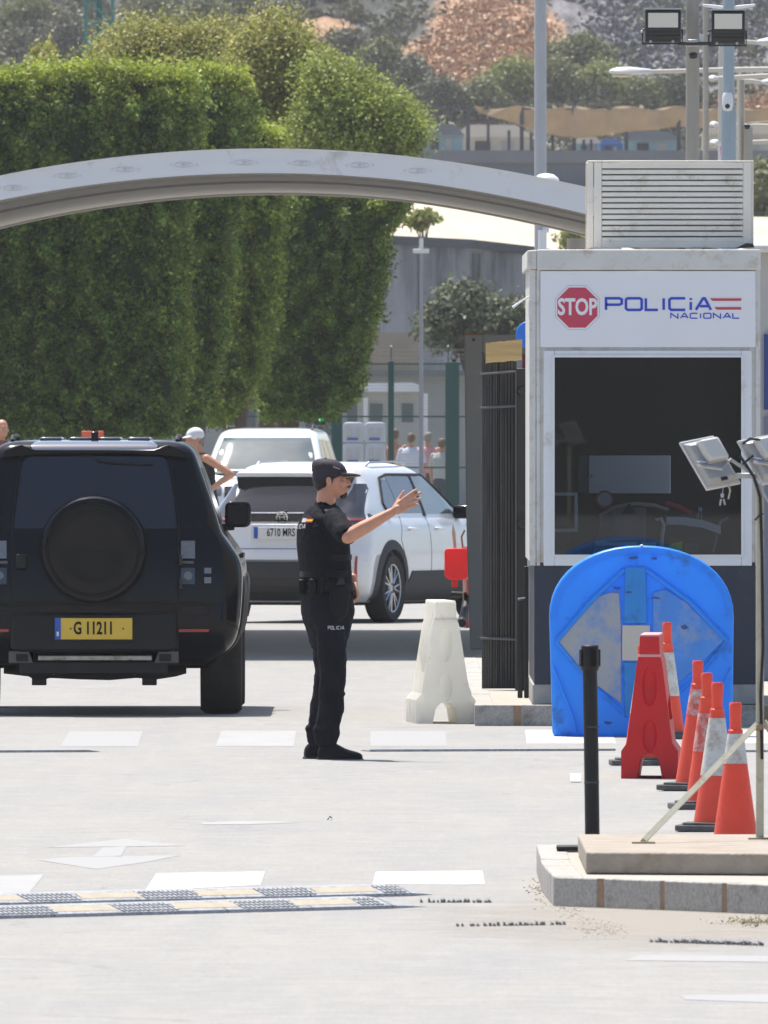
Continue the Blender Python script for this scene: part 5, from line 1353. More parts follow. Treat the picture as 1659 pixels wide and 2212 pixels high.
# ================================================================ cars, built from level rings
class Body:
    """levels: (z, rear y, front y, half width, rear corner radius, front corner radius); forward is +y"""
    def __init__(s, levels, nc=7, sub=4):
        L = np.array(levels, float); zs = L[:, 0]; tt = np.arange(len(L)); out = []
        for i in range(len(L) - 1):
            for k in range(sub):
                t = k / sub
                if sub > 1 and 0 < i < len(L) - 2:
                    p0, p1, p2, p3 = L[i - 1], L[i], L[i + 1], L[i + 2]
                    m1 = (p2 - p0) / 2; m2 = (p3 - p1) / 2
                    # limited tangents keep the profile from overshooting
                    dlt = p2 - p1; m1 = np.where(m1 * dlt < 0, 0, np.sign(m1) * np.minimum(abs(m1), 2 * abs(dlt))); m2 = np.where(m2 * dlt < 0, 0, np.sign(m2) * np.minimum(abs(m2), 2 * abs(dlt)))
                    h = (2 * t**3 - 3 * t**2 + 1) * p1 + (t**3 - 2 * t**2 + t) * m1 + (-2 * t**3 + 3 * t**2) * p2 + (t**3 - t**2) * m2
                else: h = L[i] * (1 - t) + L[i + 1] * t
                out.append(h)
        out.append(L[-1]); s.L = np.array(out); s.nc = nc
    def at(s, z): return [np.interp(z, s.L[:, 0], s.L[:, k]) for k in range(1, 6)]
    def ring(s, lv):
        z, yr, yf, w, rr_, rf = lv; pts = []
        cr = .05 * w    # slight crown of rear and front faces
        for (cx, cy, a0, r) in ((w - rf, yf - rf, 0, rf), (-w + rf, yf - rf, 90, rf), (-w + rr_, yr + rr_, 180, rr_), (w - rr_, yr + rr_, 270, rr_)):
            for k in range(s.nc):
                t = R(a0 + 90 * k / (s.nc - 1)); x = cx + r * math.cos(t); y = cy + r * math.sin(t)
                pts.append((x, y, z))
            # midpoints along the following straight run
            nxt = {0: 'front', 90: 'left', 180: 'rear', 270: 'right'}[a0]
            if nxt == 'rear':
                for k in range(1, 8):
                    x = (-w + rr_) + (2 * w - 2 * rr_) * k / 8; pts.append((x, yr - cr * (1 - (x / w) ** 2), z))
            elif nxt == 'front':
                for k in range(1, 8):
                    x = (w - rf) - (2 * w - 2 * rf) * k / 8; pts.append((x, yf + cr * (1 - (x / w) ** 2), z))
            else:
                a, b = ((-w, yf - rf), (-w, yr + rr_)) if nxt == 'left' else ((w, yr + rr_), (w, yf - rf))
                for k in range(1, 10):
                    t = k / 10; pts.append((a[0], a[1] + (b[1] - a[1]) * t, z))
        return pts
    def mesh(s): return MB().rings([s.ring(l) for l in s.L])
    def rear(s, x, z):
        yr, yf, w, r, rf = s.at(z); cr = .05 * w; ax = abs(x)
        if ax <= w - r: return yr - cr * (1 - (x / w) ** 2) if ax < w - r else yr
        u = min(1, (ax - (w - r)) / r); return yr + r - r * math.sqrt(1 - u * u)
    def front(s, x, z):
        yr, yf, w, r, rf = s.at(z); cr = .05 * w; ax = abs(x)
        if ax <= w - rf: return yf + cr * (1 - (x / w) ** 2)
        u = min(1, (ax - (w - rf)) / rf); return yf - rf + rf * math.sqrt(1 - u * u)
    def side(s, y, z):
        yr, yf, w, r, rf = s.at(z)
        if y < yr + r: u = min(1, max(0, (yr + r - y) / r)); return w - r + r * math.sqrt(1 - u * u)
        if y > yf - rf: u = min(1, max(0, (y - yf + rf) / rf)); return w - rf + rf * math.sqrt(1 - u * u)
        return w
    def patch(s, face, rows, off=.004, n=10, sg=1, thick=.004, sub=3):
        "rows (z, a0, a1): a is x on rear/front, y on the side"
        rr_ = []
        for i in range(len(rows) - 1):
            for k in range(sub):
                t = k / sub; rr_.append(tuple(rows[i][j] * (1 - t) + rows[i + 1][j] * t for j in range(3)))
        rr_.append(rows[-1]); A, B = [], []
        for z, a0, a1 in rr_:
            ra, rb = [], []
            for k in range(n + 1):
                a = a0 + (a1 - a0) * k / n
                if face == 'rear': y = s.rear(a, z); ra.append((a, y - off, z)); rb.append((a, y + thick, z))
                elif face == 'front': y = s.front(a, z); ra.append((a, y + off, z)); rb.append((a, y - thick, z))
                else: x = s.side(a, z); ra.append((sg * (x + off), a, z)); rb.append((sg * (x - thick), a, z))
            A.append(ra); B.append(rb)
        mb = MB(); mb.grid(A); mb.grid(B)
        m_ = len(A); q = n + 1
        o = m_ * q
        idx = [i for i in range(q)] + [i * q + n for i in range(1, m_)] + [(m_ - 1) * q + i for i in range(n - 1, -1, -1)] + [i * q for i in range(m_ - 2, 0, -1)]
        for i in range(len(idx)):
            a, b = idx[i], idx[(i + 1) % len(idx)]; mb.f.append((a, b, b + o, a + o))
        return mb
    def seam(s, face, pts, r=.004, sg=1, off=.0):
        P = []
        for i in range(len(pts) - 1):
            for k in range(6):
                t = k / 6; a = pts[i][0] * (1 - t) + pts[i + 1][0] * t; z = pts[i][1] * (1 - t) + pts[i + 1][1] * t; P.append((a, z))
        P.append(pts[-1]); q = []
        for a, z in P:
            if face == 'rear': q.append((a, s.rear(a, z) - off, z))
            elif face == 'front': q.append((a, s.front(a, z) + off, z))
            else: q.append((sg * (s.side(a, z) + off), a, z))
        return MB().tube(q, r, 6)
def wheel(parent, x, y, r, w, rim_r, sg, style=10, name='wheel'):
    root = bpy.data.objects.new(name, None); col_main.objects.link(root); root.parent = parent; root.location = (x, y, r)
    h = w / 2
    MB().lathe([(rim_r, -h * .9), (r * .93, -h), (r * .985, -h * .82), (r, -h * .5), (r, h * .5), (r * .985, h * .82), (r * .93, h), (rim_r, h * .9)], 44, axis='x', closed=True).build('tyre', M_tyre, root, smooth=40)
    MB().lathe([(rim_r * 1.0, h * .86), (rim_r * .95, h * .8), (rim_r * .93, -h * .8), (rim_r * 1.0, -h * .86)], 40, axis='x', closed=True).build('rim', M_alloy, root, smooth=40)
    MB().lathe([(.001, -.02), (rim_r * .93, -.02), (rim_r * .93, -.01), (.001, -.01)], 32, axis='x').build('brake_disc', mat('brake_dark', (.03, .03, .032), .5, metal=.3), root)
    sp = MB(); f = sg * h * .72
    for k in range(style):
        t = 2 * math.pi * k / style; dt = .13
        for e in (-dt, dt):
            a0, a1 = t + e * .3, t + e * 1.35
            p = (f, .05 * math.cos(a0), .05 * math.sin(a0)); q = (f * 1.0, rim_r * .96 * math.cos(a1), rim_r * .96 * math.sin(a1))
            sp.tube([p, q], [.016, .009], 6)
    sp.build('spokes', M_alloy, root)
    MB().lathe([(.001, f * 1.08), (.03, f * 1.05), (.052, f * .8), (.001, f * .78)], 20, axis='x').build('hub_cap', M_alloy, root)
    return root
def arch_cut(body, ys, r, x0, x1, z):
    cs = []
    for y in ys:
        for sg in (-1, 1):
            c = MB().lathe([(.0001, min(sg * x0, sg * x1)), (r, min(sg * x0, sg * x1)), (r, max(sg * x0, sg * x1)), (.0001, max(sg * x0, sg * x1))], 40, (0, y, z), 'x').build('cutter', M_dark)
            c.parent = body.parent; cs.append(c)
    cut(body, *cs)
    return body
def arch_ring(car, parent, y, r0, r1, zc, sg, m, proud=.02, a0=-12, a1=192, name='wheel_arch'):
    A = []
    n = 30
    for k in range(n + 1):
        t = R(a0 + (a1 - a0) * k / n)
        def P(r, off):
            yy, zz = y + r * math.cos(t), zc + r * math.sin(t); x = car.side(yy, zz); return (sg * (max(x, car.at(.7)[2] * .0 + x) + off), yy, zz)
        A.append([P(r0, -.05), P(r0, proud), P((r0 + r1) / 2, proud * 1.05), P(r1, proud * .5), P(r1, -.01)])
    mb = MB().rings(A)
    return mb.build(name, m, parent, smooth=40)

# ---------------------------------------------------------------- black off-roader seen from behind
DY = 131.7; dX = (205 - 829.5) / (F / 132.2)
dfd = empty('off_road_car', (dX, DY, 0), 'black boxy off-road car with rear spare wheel and yellow plate', 'car', None, 0.0)
B = Body([(.34, .25, 4.35, .78, .1, .12), (.42, .12, 4.5, .88, .12, .14), (.50, .05, 4.55, .95, .13, .16), (.62, .0, 4.6, .985, .13, .16), (.78, .0, 4.6, 1.0, .14, .18),
          (.95, .015, 4.6, 1.005, .15, .2), (1.06, .03, 4.55, .985, .15, .2), (1.16, .05, 4.5, .925, .14, .2), (1.23, .07, 4.4, .875, .12, .2), (1.27, .085, 3.32, .855, .11, .16),
          (1.34, .10, 3.26, .835, .11, .16), (1.55, .16, 3.08, .765, .11, .15), (1.72, .205, 2.92, .705, .11, .14), (1.79, .23, 2.86, .675, .11, .13), (1.835, .27, 2.8, .63, .10, .12), (1.86, .34, 2.72, .55, .08, .1), (1.868, .45, 2.6, .42, .07, .08)])
body = B.mesh().build('body', M_black_gloss, dfd, smooth=50)
arch_cut(body, (.98, 3.95), .44, .60, 1.2, .40)
MB().box(-.60, .60, .5, 4.3, .30, .42).build('underbody', M_black_plastic, dfd)
M_seam = mat('seam_black', (.003, .003, .003), .8)
dz = lambda y: (1541 - y) / 316
dx = lambda x: (x - 205) / 318
# tailgate window, door outline
B.patch('rear', [(dz(1140), dx(32), dx(383)), (dz(1060), dx(42), dx(375)), (dz(1000), dx(52), dx(362)), (dz(986), dx(62), dx(354))], .006).build('rear_window', M_tint, dfd, smooth=40)
B.seam('rear', [(dx(28), dz(1298)), (dx(28), dz(1140)), (dx(44), dz(990)), (dx(60), dz(979)), (dx(352), dz(979)), (dx(368), dz(990)), (dx(388), dz(1140)), (dx(386), dz(1298))], .006).build('door_seam', M_seam, dfd)
B.seam('rear', [(dx(-30), dz(1300)), (dx(445), dz(1300))], .007).build('bumper_seam', M_seam, dfd)
B.seam('rear', [(dx(-20), dz(1137)), (dx(28), dz(1137))], .004).build('panel_seam', M_seam, dfd)
B.seam('rear', [(dx(388), dz(1137)), (dx(440), dz(1137))], .004).build('panel_seam', M_seam, dfd)
# roof spoiler lip, roof ribs, antenna
MB().prism([(-.64, 1.745), (-.40, 1.77), (.40, 1.77), (.64, 1.745), (.61, 1.80), (.50, 1.838), (.40, 1.802), (-.40, 1.802), (-.50, 1.838), (-.61, 1.80)], .165, .36, 'y').build('roof_spoiler', M_black_gloss, dfd, bevel=.01)
M_roofsheen = mat('roof_sky_sheen', (.10, .115, .15), .12, coat=1.0, spec=1)  # bluish base colour paints the sky's sheen onto the black roof
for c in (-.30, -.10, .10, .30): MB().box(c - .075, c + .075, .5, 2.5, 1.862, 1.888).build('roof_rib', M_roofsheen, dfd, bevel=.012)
B.patch('rear', [(1.802, -.42, .42), (1.835, -.43, .43), (1.858, -.40, .40), (1.866, -.36, .36)], .006, 12).build('roof_sheen_patch', M_roofsheen, dfd, smooth=50)
MB().prism([(.42, 1.865), (.56, 1.865), (.52, 1.90), (.49, 1.925), (.465, 1.925)], -.025, .025, 'x').build('shark_fin_antenna', M_black_gloss, dfd, bevel=.006)
for sg in (-1, 1): MB().tube([(sg * .56, .5, 1.862), (sg * .56, .6, 1.892), (sg * .56, 2.4, 1.892), (sg * .56, 2.5, 1.862)], .014, 8).build('roof_rail', M_black_plastic, dfd)
# spare wheel
sw = bpy.data.objects.new('spare_wheel', None); col_main.objects.link(sw); sw.parent = dfd; sw.location = (0, 0, dz(1184))
MB().lathe([(.001, -.188), (.12, -.192), (.22, -.196), (.298, -.194), (.306, -.186), (.314, -.186), (.322, -.192), (.345, -.184), (.362, -.155), (.370, -.10), (.368, .02), (.001, .02)], 64, axis='y').build('cover', M_black_gloss, sw, smooth=35)
MB().lathe([(.30, .021), (.355, .021), (.355, .10), (.30, .10)], 48, axis='y', closed=True).build('tyre', M_tyre, sw, smooth=35)
for k, (a0, a1) in enumerate(((28, 82), (98, 152))):
    MB().tube([(.310 * math.cos(R(t)), -.192, .310 * math.sin(R(t))) for t in np.linspace(a0, a1, 14)], .006, 6).build('groove_rim', M_black_gloss, sw)
# lights
for sg in (-1, 1):
    for (ya, yb, nm) in ((1166, 1204, 'upper'), (1224, 1259, 'lower')):
        x0, x1 = dx(389), dx(423)
        pod = B.patch('rear', [(dz(yb + 3), sg * x0, sg * (x1 + .01)), (dz(ya - 3), sg * x0, sg * (x1 + .01))], .012, 4).build('tail_light', M_black_gloss, dfd)
        lens = M_clearlens if nm == 'upper' else mat('blue_grey_lens', (.02, .035, .06), .12, coat=.3)
        B.patch('rear', [(dz(yb), sg * (x0 + .012), sg * x1), (dz(ya), sg * (x0 + .012), sg * x1)], .020, 4).build('lens', lens, pod)
        MB().lathe([(.001, -.006), (.028, -.005), (.032, 0), (.001, 0)], 16, (sg * (x0 + x1 + .012) / 2, B.rear(x0, dz(ya)) - .021, dz((ya + yb) / 2)), 'y').build('lamp_ring', mat('lamp_grey', (.12, .13, .15), .2, coat=.3), pod)
    B.patch('rear', [(dz(1215), sg * dx(391), sg * dx(420)), (dz(1209), sg * dx(391), sg * dx(420))], .013, 3).build('light_bar', mat('grey_bar', (.10, .10, .105), .4), dfd)
    for (ya, yb) in ((1224, 1236), (1244, 1257)):
        B.patch('rear', [(dz(yb), sg * dx(443), sg * dx(458)), (dz(ya), sg * dx(443), sg * dx(458))], .012, 3).build('side_lamp', M_clearlens, dfd)
    B.patch('rear', [(dz(1361), sg * dx(388), sg * dx(452)), (dz(1355), sg * dx(388), sg * dx(454))], .010, 6).build('red_reflector', M_redlens, dfd)
    # mud flap pods, exhaust recess
    q = MB().prism([(sg * dx(335), dz(1428)), (sg * dx(388), dz(1428)), (sg * dx(388), dz(1402)), (sg * dx(345), dz(1402))], -.055, .2, 'y').build('tow_bracket', mat('bracket_grey', (.09, .085, .08), .4, metal=.5), dfd, bevel=.006)
    MB().box(min(sg * dx(346), sg * dx(372)), max(sg * dx(346), sg * dx(372)), -.058, -.0555, dz(1424), dz(1408)).build('exhaust_recess', M_seam, q)
# number plate
pl = MB().box(-.262, .262, -.095, -.080, dz(1377), dz(1331)).build('number_plate', mat('plate_yellow', (.72, .48, .05), .4, var=.05, scale=12), dfd, bevel=.003)
pc = (dz(1377) + dz(1331)) / 2
MB().box(-.262, -.222, -.098, -.0955, dz(1377), dz(1331)).build('blue_band', mat('plate_blue', (.02, .09, .45), .4), pl)
text('G 11211', .118, M_seam, pl, 'lettering', (.0, -.0965, pc), sx=.66, bold=.0035, depth=.0006)
MB().box(-.250, -.236, -.0995, -.098, pc - .05, pc - .02).build('country_letters', M_white, pl)
for x in (-.155, .20): MB().ball((x, -.096, pc), .006, 8, 6).build('screw', M_black_metal, pl)
MB().box(-.275, .275, -.080, .0, dz(1383), dz(1326)).build('plate_recess', M_black_plastic, dfd, bevel=.004)
for (a, b) in ((-.49, -.41), (.42, .50)): MB().box(a, b, -.078, .0, dz(1342), dz(1335)).build('bumper_slot', M_seam, dfd)
# bumper lower edge, skid bar and running gear
MB().prism([(dx(28), dz(1320)), (dx(386), dz(1320)), (dx(388), dz(1398)), (dx(365), dz(1404)), (dx(50), dz(1404)), (dx(26), dz(1398))], -.072, .15, 'y').build('lower_bumper', mat('bumper_satin', (.007, .007, .008), .4, var=.2, scale=6, spec=.25), dfd, bevel=.02)
MB().prism([(dx(85), dz(1412)), (dx(330), dz(1412)), (dx(330), dz(1422)), (dx(85), dz(1422))], -.06, .1, 'y').build('skid_bar', mat('skid_silver', (.36, .34, .30), .45, metal=.6, var=.2, scale=14, dirt=(.2, .12, .06), dirt_amt=.3, dirt_scale=20), dfd, bevel=.004)
MB().box(-.50, .50, -.03, .2, dz(1452), dz(1424)).build('rear_valance', M_black_plastic, dfd, bevel=.01)
MB().tube([(-.75, .98, .36), (.75, .98, .36)], .05, 12).ball((0, .98, .36), .13).build('axle', M_black_metal, dfd)
MB().prism([(-.62, .42), (-.62, .28), (-.45, .26), (-.40, .23), (-.3, .25), (-.1, .24), (.1, .235), (.28, .25), (.42, .24), (.55, .26), (.62, .28), (.62, .42)], .5, .75, 'y').build('chassis_crossbeam', M_black_plastic, dfd)
for (x, h) in ((-.38, .035), (.37, .035)): MB().box(x - .05, x + .05, .55, .62, dz(1478), dz(1450)).build('tow_eye', M_black_metal, dfd, bevel=.006)
for x in (-.28, .27): MB().lathe([(.001, -.03), (.025, -.03), (.025, .05), (.001, .05)], 12, (x, .45, dz(1447)), 'y').build('exhaust_tip', mat('dirty_steel', (.2, .19, .18), .4, metal=.7), dfd)
for sg in (-1, 1):
    wheel(dfd, sg * .855, .98, .395, .28, .25, sg, 5); wheel(dfd, sg * .855, 3.95, .395, .28, .25, sg, 5)
    for y in (.98, 3.95): arch_ring(B, dfd, y, .43, .52, .42, sg, M_black_plastic, .025)
    # glass along the side
    B.patch('side', [(1.30, .42, 1.15), (1.68, .50, 1.12)], .005, sg=sg).build('side_window', M_tint, dfd, smooth=40)
    B.patch('side', [(1.30, 1.22, 2.05), (1.68, 1.20, 2.02)], .005, sg=sg).build('side_window', M_tint, dfd, smooth=40)
    B.patch('side', [(1.30, 2.12, 3.05), (1.68, 2.10, 2.78)], .005, sg=sg).build('side_window', M_tint, dfd, smooth=40)
    for yy in (1.19, 2.09, 3.1): B.seam('side', [(yy, .55), (yy, 1.25)], .004, sg).build('door_seam', M_seam, dfd)
    for yy in (1.35, 2.25): MB().box(min(sg * (B.side(yy, 1.08) - .01), sg * (B.side(yy, 1.08) + .03)), max(sg * (B.side(yy, 1.08) - .01), sg * (B.side(yy, 1.08) + .03)), yy, yy + .2, 1.06, 1.09).build('door_handle', M_black_gloss, dfd, bevel=.006)
    mz0, mz1 = 1.26, 1.44; mx = 1.0
    mr = MB().prism(rrect(.865, 1.045, mz0, mz1, .045), 2.86, 3.02, 'y').build('wing_mirror', M_black_gloss, dfd, bevel=.02)
    if sg < 0: mr.scale = (-1, 1, 1)
    MB().prism([(.80, mz0 - .03), (.93, mz0 - .02), (.93, mz0 + .03), (.80, mz0 + .02)], 2.9, 2.98, 'y').build('mirror_arm', M_black_plastic, mr)
    MB().box(.89, 1.02, 2.853, 2.859, mz0 + .03, mz1 - .03).build('mirror_glass', mat('mirror_glass', (.008, .009, .01), .35, spec=.2), mr)
B.patch('front', [(1.31, -.74, .74), (1.72, -.62, .62)], .005).build('windshield', M_tint, dfd)
for sg in (-1, 1): B.patch('front', [(.92, sg * .62, sg * .86), (1.1, sg * .62, sg * .84)], .01, 5).build('headlight', M_clearlens, dfd)
B.patch('front', [(.86, -.55, .55), (1.08, -.55, .55)], .012).build('grille', M_black_plastic, dfd)
for zz in (1.02, .86): MB().box(dx(389), dx(396), -.075, -.02, zz, zz + .07).build('door_hinge', M_black_metal, dfd, bevel=.004)
MB().tube([(.02, B.rear(0, 1.72) - .012, 1.735), (.10, B.rear(.1, 1.7) - .016, 1.715), (.40, B.rear(.4, 1.69) - .014, 1.70)], [.012, .007, .005], 6).build('rear_wiper', M_black_plastic, dfd)
MB().box(-.16, .16, -.10, -.075, dz(1329), dz(1326)).build('plate_lamp_strip', M_black_plastic, dfd)
for sg in (-1, 1): B.patch('rear', [(dz(1322), sg * dx(392), sg * dx(450)), (dz(1306), sg * dx(392), sg * dx(452))], .006, 6).build('bumper_pad', mat('bumper_satin', (.007, .007, .008), .4), dfd, smooth=40)
# door handle and lock on the tailgate at left
MB().box(dx(38), dx(60), -.06, .03, dz(1225), dz(1195)).build('tailgate_handle', M_black_plastic, dfd, bevel=.006)

# ---------------------------------------------------------------- white crossover, rear three-quarter
TH = R(20)
cwp = G(832, 1345)
yar = empty('crossover_car', (0, 0, 0), 'white crossover car with black cladding and grey roof line behind the policeman', 'car', None, -TH)
Y = Body([(.20, .22, 3.98, .76, .12, .14), (.27, .10, 4.10, .83, .14, .2), (.40, .01, 4.16, .868, .16, .25), (.55, -.01, 4.18, .878, .18, .28), (.66, .0, 4.17, .880, .2, .3), (.76, .045, 4.14, .874, .22, .32), (.86, .07, 4.08, .864, .22, .34),
          (.93, .075, 3.98, .850, .22, .36), (.985, .10, 3.82, .828, .22, .38), (1.04, .15, 3.12, .800, .22, .32), (1.12, .22, 3.00, .774, .2, .3), (1.25, .34, 2.78, .725, .2, .28), (1.38, .45, 2.50, .672, .19, .26), (1.46, .50, 2.28, .63, .17, .24), (1.51, .55, 2.1, .58, .15, .22), (1.545, .68, 1.85, .48, .12, .18), (1.56, .9, 1.6, .33, .08, .1)])
body = Y.mesh().build('body', M_white_car, yar, smooth=50)
RW, WB, RAX = .335, 2.56, .78
arch_cut(body, (RAX, RAX + WB), .385, .60, 1.1, RW + .01)
bpy.context.view_layer.update()
# put the rear right tyre's foot on the ground point seen in the photograph
c, s_ = math.cos(-TH), math.sin(-TH); off = Vector((.80 * c - RAX * s_, .80 * s_ + RAX * c, 0)); yar.location = (cwp.x - off.x, cwp.y - off.y, 0)
MB().box(-.62, .62, .5, 3.8, .17, .3).build('underbody', M_black_plastic, yar)
Y.patch('rear', [(.215, -.70, .70), (.40, -.64, .64), (.60, -.60, .60)], .012, 16).build('rear_bumper', M_grey_clad, yar, smooth=40)
Y.patch('rear', [(.24, -.42, .42), (.42, -.40, .40)], .02, 8).build('skid_plate', mat('dark_skid', (.02, .02, .022), .6), yar)
Y.patch('rear', [(1.08, -.60, .60), (1.2, -.575, .575), (1.33, -.53, .53), (1.365, -.50, .50)], .006, 14).build('rear_window', M_tint, yar, smooth=40)
MB().prism([(-.60, 1.415), (.60, 1.415), (.57, 1.465), (-.57, 1.465)], .35, .60, 'y').build('roof_spoiler', M_white_car, yar, bevel=.015)
MB().prism([(-.57, 1.30), (.57, 1.30), (.585, 1.414), (-.585, 1.414)], .375, .56, 'y').build('spoiler_underside', M_black_plastic, yar)
Y.patch('rear', [(.985, -.62, .62), (1.065, -.62, .62)], .018, 12).build('light_band', mat('matte_black', (.008, .008, .009), .7, spec=.04), yar, smooth=40)
for sg in (-1, 1):
    q = Y.patch('rear', [(.955, sg * .50, sg * .80), (1.0, sg * .50, sg * .80), (1.07, sg * .52, sg * .765), (1.30, sg * .60, sg * .705), (1.35, sg * .60, sg * .68)], .012, 8).build('tail_light', mat('smoked_lamp', (.035, .035, .045), .12, coat=1), yar, smooth=40)
    Y.patch('side', [(.965, .32, .56), (1.0, .30, .50), (1.06, .32, .36)], .012, 8, sg).build('tail_light_side', MATS['smoked_lamp'], q, smooth=40)
    Y.patch('rear', [(.995, sg * .55, sg * .79), (1.02, sg * .55, sg * .79)], .02, 6).build('red_strip', mat('dim_red', (.20, .03, .03), .2, coat=.6), q, smooth=40)
    Y.patch('rear', [(.44, sg * .765, sg * .79), (.65, sg * .775, sg * .79)], .012, 3).build('red_reflector', M_redlens, yar)
pl = MB().box(-.26, .26, -.005, .012, -.055, .055).build('number_plate', mat('plate_white', (.72, .72, .72), .4), yar, bevel=.003, loc=(0, Y.rear(.2, .86) - .05, .875))
MB().box(-.26, -.22, -.008, -.0055, -.055, .055).build('blue_band', MATS['plate_blue'], pl)
text('6710 MRS', .108, M_seam, pl, 'lettering', (.02, -.007, 0), sx=.66, bold=.001, depth=.0006)
MB().box(-.30, .30, 0, .05, .80, .96).build('plate_recess', mat('plate_recess_white', (.62, .63, .65), .35, coat=.5), yar, loc=(0, Y.rear(.2, .86) - .042, 0), bevel=.01)
MB().lathe([(.05, -.01), (.062, -.012), (.062, 0), (.05, 0)], 28, (0, Y.rear(0, 1.02) - .028, 1.022), 'y', closed=True).build('badge_ring', M_chrome, yar)
mb = MB(); t_ = Y.rear(0, 1.02) - .030
mb.tube([(.026 * math.cos(R(a)) , t_, 1.022 + .038 * math.sin(R(a))) for a in range(0, 361, 20)], .005, 5)
mb.tube([(.048 * math.cos(R(a)), t_, 1.040 + .014 * math.sin(R(a))) for a in range(0, 361, 20)], .005, 5)
mb.build('badge_emblem', M_chrome, yar)
MB().tube([(0, Y.rear(0, 1.08) - .03, 1.07), (.02, Y.rear(.1, 1.15) - .02, 1.10), (-.3, Y.rear(-.3, 1.15) - .014, 1.115)], [.018, .01, .006], 8).build('rear_wiper', M_black_plastic, yar)
Y.seam('rear', [(-.64, .95), (-.66, .72), (.66, .72), (.64, .95)], .0045).build('tailgate_seam', mat('soft_seam', (.12, .12, .125), .8), yar)
Y.seam('rear', [(-.86, .61), (.86, .61)], .0045).build('bumper_seam', MATS['soft_seam'], yar)
for sg in (-1, 1):
    for y in (RAX, RAX + WB):
        wheel(yar, sg * .79, y, RW, .21, .235, sg, 7)
        arch_ring(Y, yar, y, .372, .465, RW + .005, sg, M_grey_clad, .016, -38, 196)
    Y.patch('side', [(.205, RAX + .40, RAX + WB - .40), (.38, RAX + .45, RAX + WB - .45), (.50, RAX + .56, RAX + WB - .5)], .012, 12, sg).build('sill_cladding', M_grey_clad, yar, smooth=40)
    Y.patch('side', [(1.07, .92, 1.18), (1.15, .84, 1.18), (1.30, .90, 1.16), (1.39, 1.02, 1.14)], .005, 8, sg).build('quarter_window', mat('tint_side', (.03, .035, .05), .06, coat=1), yar, smooth=40)
    Y.patch('side', [(1.06, 1.20, 1.86), (1.20, 1.19, 1.84), (1.34, 1.17, 1.82), (1.415, 1.16, 1.80)], .005, 8, sg).build('side_window', MATS['tint_side'], yar, smooth=40)
    Y.patch('side', [(1.05, 1.93, 2.86), (1.15, 1.92, 2.76), (1.28, 1.90, 2.52), (1.415, 1.88, 2.22)], .005, 8, sg).build('side_window', mat('front_window', (.16, .19, .18), .06, coat=1), yar, smooth=40)
    Y.patch('side', [(1.03, 1.86, 1.93), (1.42, 1.80, 1.88)], .007, 2, sg).build('door_pillar', M_black_plastic, yar)
    Y.seam('side', [(.88, 1.04), (.80, 1.16), (.96, 1.40), (1.2, 1.435), (2.2, 1.43), (2.86, 1.08), (3.0, 1.03)], .016, sg, .002).build('window_trim', M_black_plastic, yar)
    Y.seam('side', [(1.89, .50), (1.89, 1.03)], .004, sg).build('door_seam', MATS['soft_seam'], yar)
    Y.seam('side', [(1.16, .60), (1.05, .80), (1.16, 1.03)], .004, sg).build('door_seam', MATS['soft_seam'], yar)
    Y.seam('side', [(2.98, .45), (2.98, 1.02)], .004, sg).build('door_seam', MATS['soft_seam'], yar)
    for yy in (1.28, 2.05):
        x = Y.side(yy, .90); MB().box(min(sg * (x - .01), sg * (x + .035)), max(sg * (x - .01), sg * (x + .035)), yy, yy + .19, .89, .92).build('door_handle', M_white_car, yar, bevel=.008)
    x = Y.side(2.85, 1.1)
    mr = MB().prism(rrect(x + .05, x + .23, 1.0, 1.13, .04), 2.70, 2.84, 'y').build('wing_mirror', M_black_gloss, yar, bevel=.02)
    MB().prism([(x - .02, 1.02), (x + .08, 1.02), (x + .08, 1.05), (x - .02, 1.05)], 2.76, 2.82, 'y').build('mirror_arm', M_black_plastic, mr)
    if sg < 0: mr.scale = (-1, 1, 1)
Y.patch('front', [(1.07, -.66, .66), (1.40, -.55, .55)], .005).build('windshield', M_windshield, yar)
for sg in (-1, 1):
    MB().tube([(sg * .56, .85, 1.515), (sg * .57, .95, 1.555), (sg * .56, 1.7, 1.56), (sg * .55, 2.0, 1.535)], .012, 6).build('roof_rail', M_galv, yar)
    Y.patch('front', [(.72, sg * .45, sg * .75), (.84, sg * .45, sg * .72)], .01, 5).build('headlight', M_clearlens, yar)

# ---------------------------------------------------------------- white large SUV facing us
sv = empty('parked_suv', (0, 0, 0), 'tall white SUV facing the camera behind the crossover', 'car', None, R(176))
V = Body([(.25, .2, 4.3, .80, .12, .14), (.45, .05, 4.5, .90, .14, .2), (.70, .0, 4.55, .925, .15, .25), (.92, .02, 4.50, .92, .16, .3), (1.03, .05, 4.4, .90, .16, .34), (1.08, .06, 4.2, .87, .16, .34), (1.12, .08, 3.42, .85, .16, .2),
          (1.2, .1, 3.34, .83, .15, .2), (1.45, .18, 3.0, .765, .15, .2), (1.66, .25, 2.7, .70, .15, .18), (1.74, .30, 2.55, .65, .14, .16), (1.785, .42, 2.35, .55, .12, .14), (1.80, .6, 2.1, .4, .1, .1)])
body = V.mesh().build('body', M_white_car, sv, smooth=50)
arch_cut(body, (.95, 3.65), .42, .6, 1.1, .38)
V.patch('front', [(1.17, -.74, .74), (1.45, -.68, .68), (1.67, -.61, .61)], .006, 12).build('windshield', M_windshield, sv, smooth=40)
V.seam('front', [(-.76, 1.15), (.76, 1.15)], .014).build('wiper_cowl', M_black_plastic, sv)
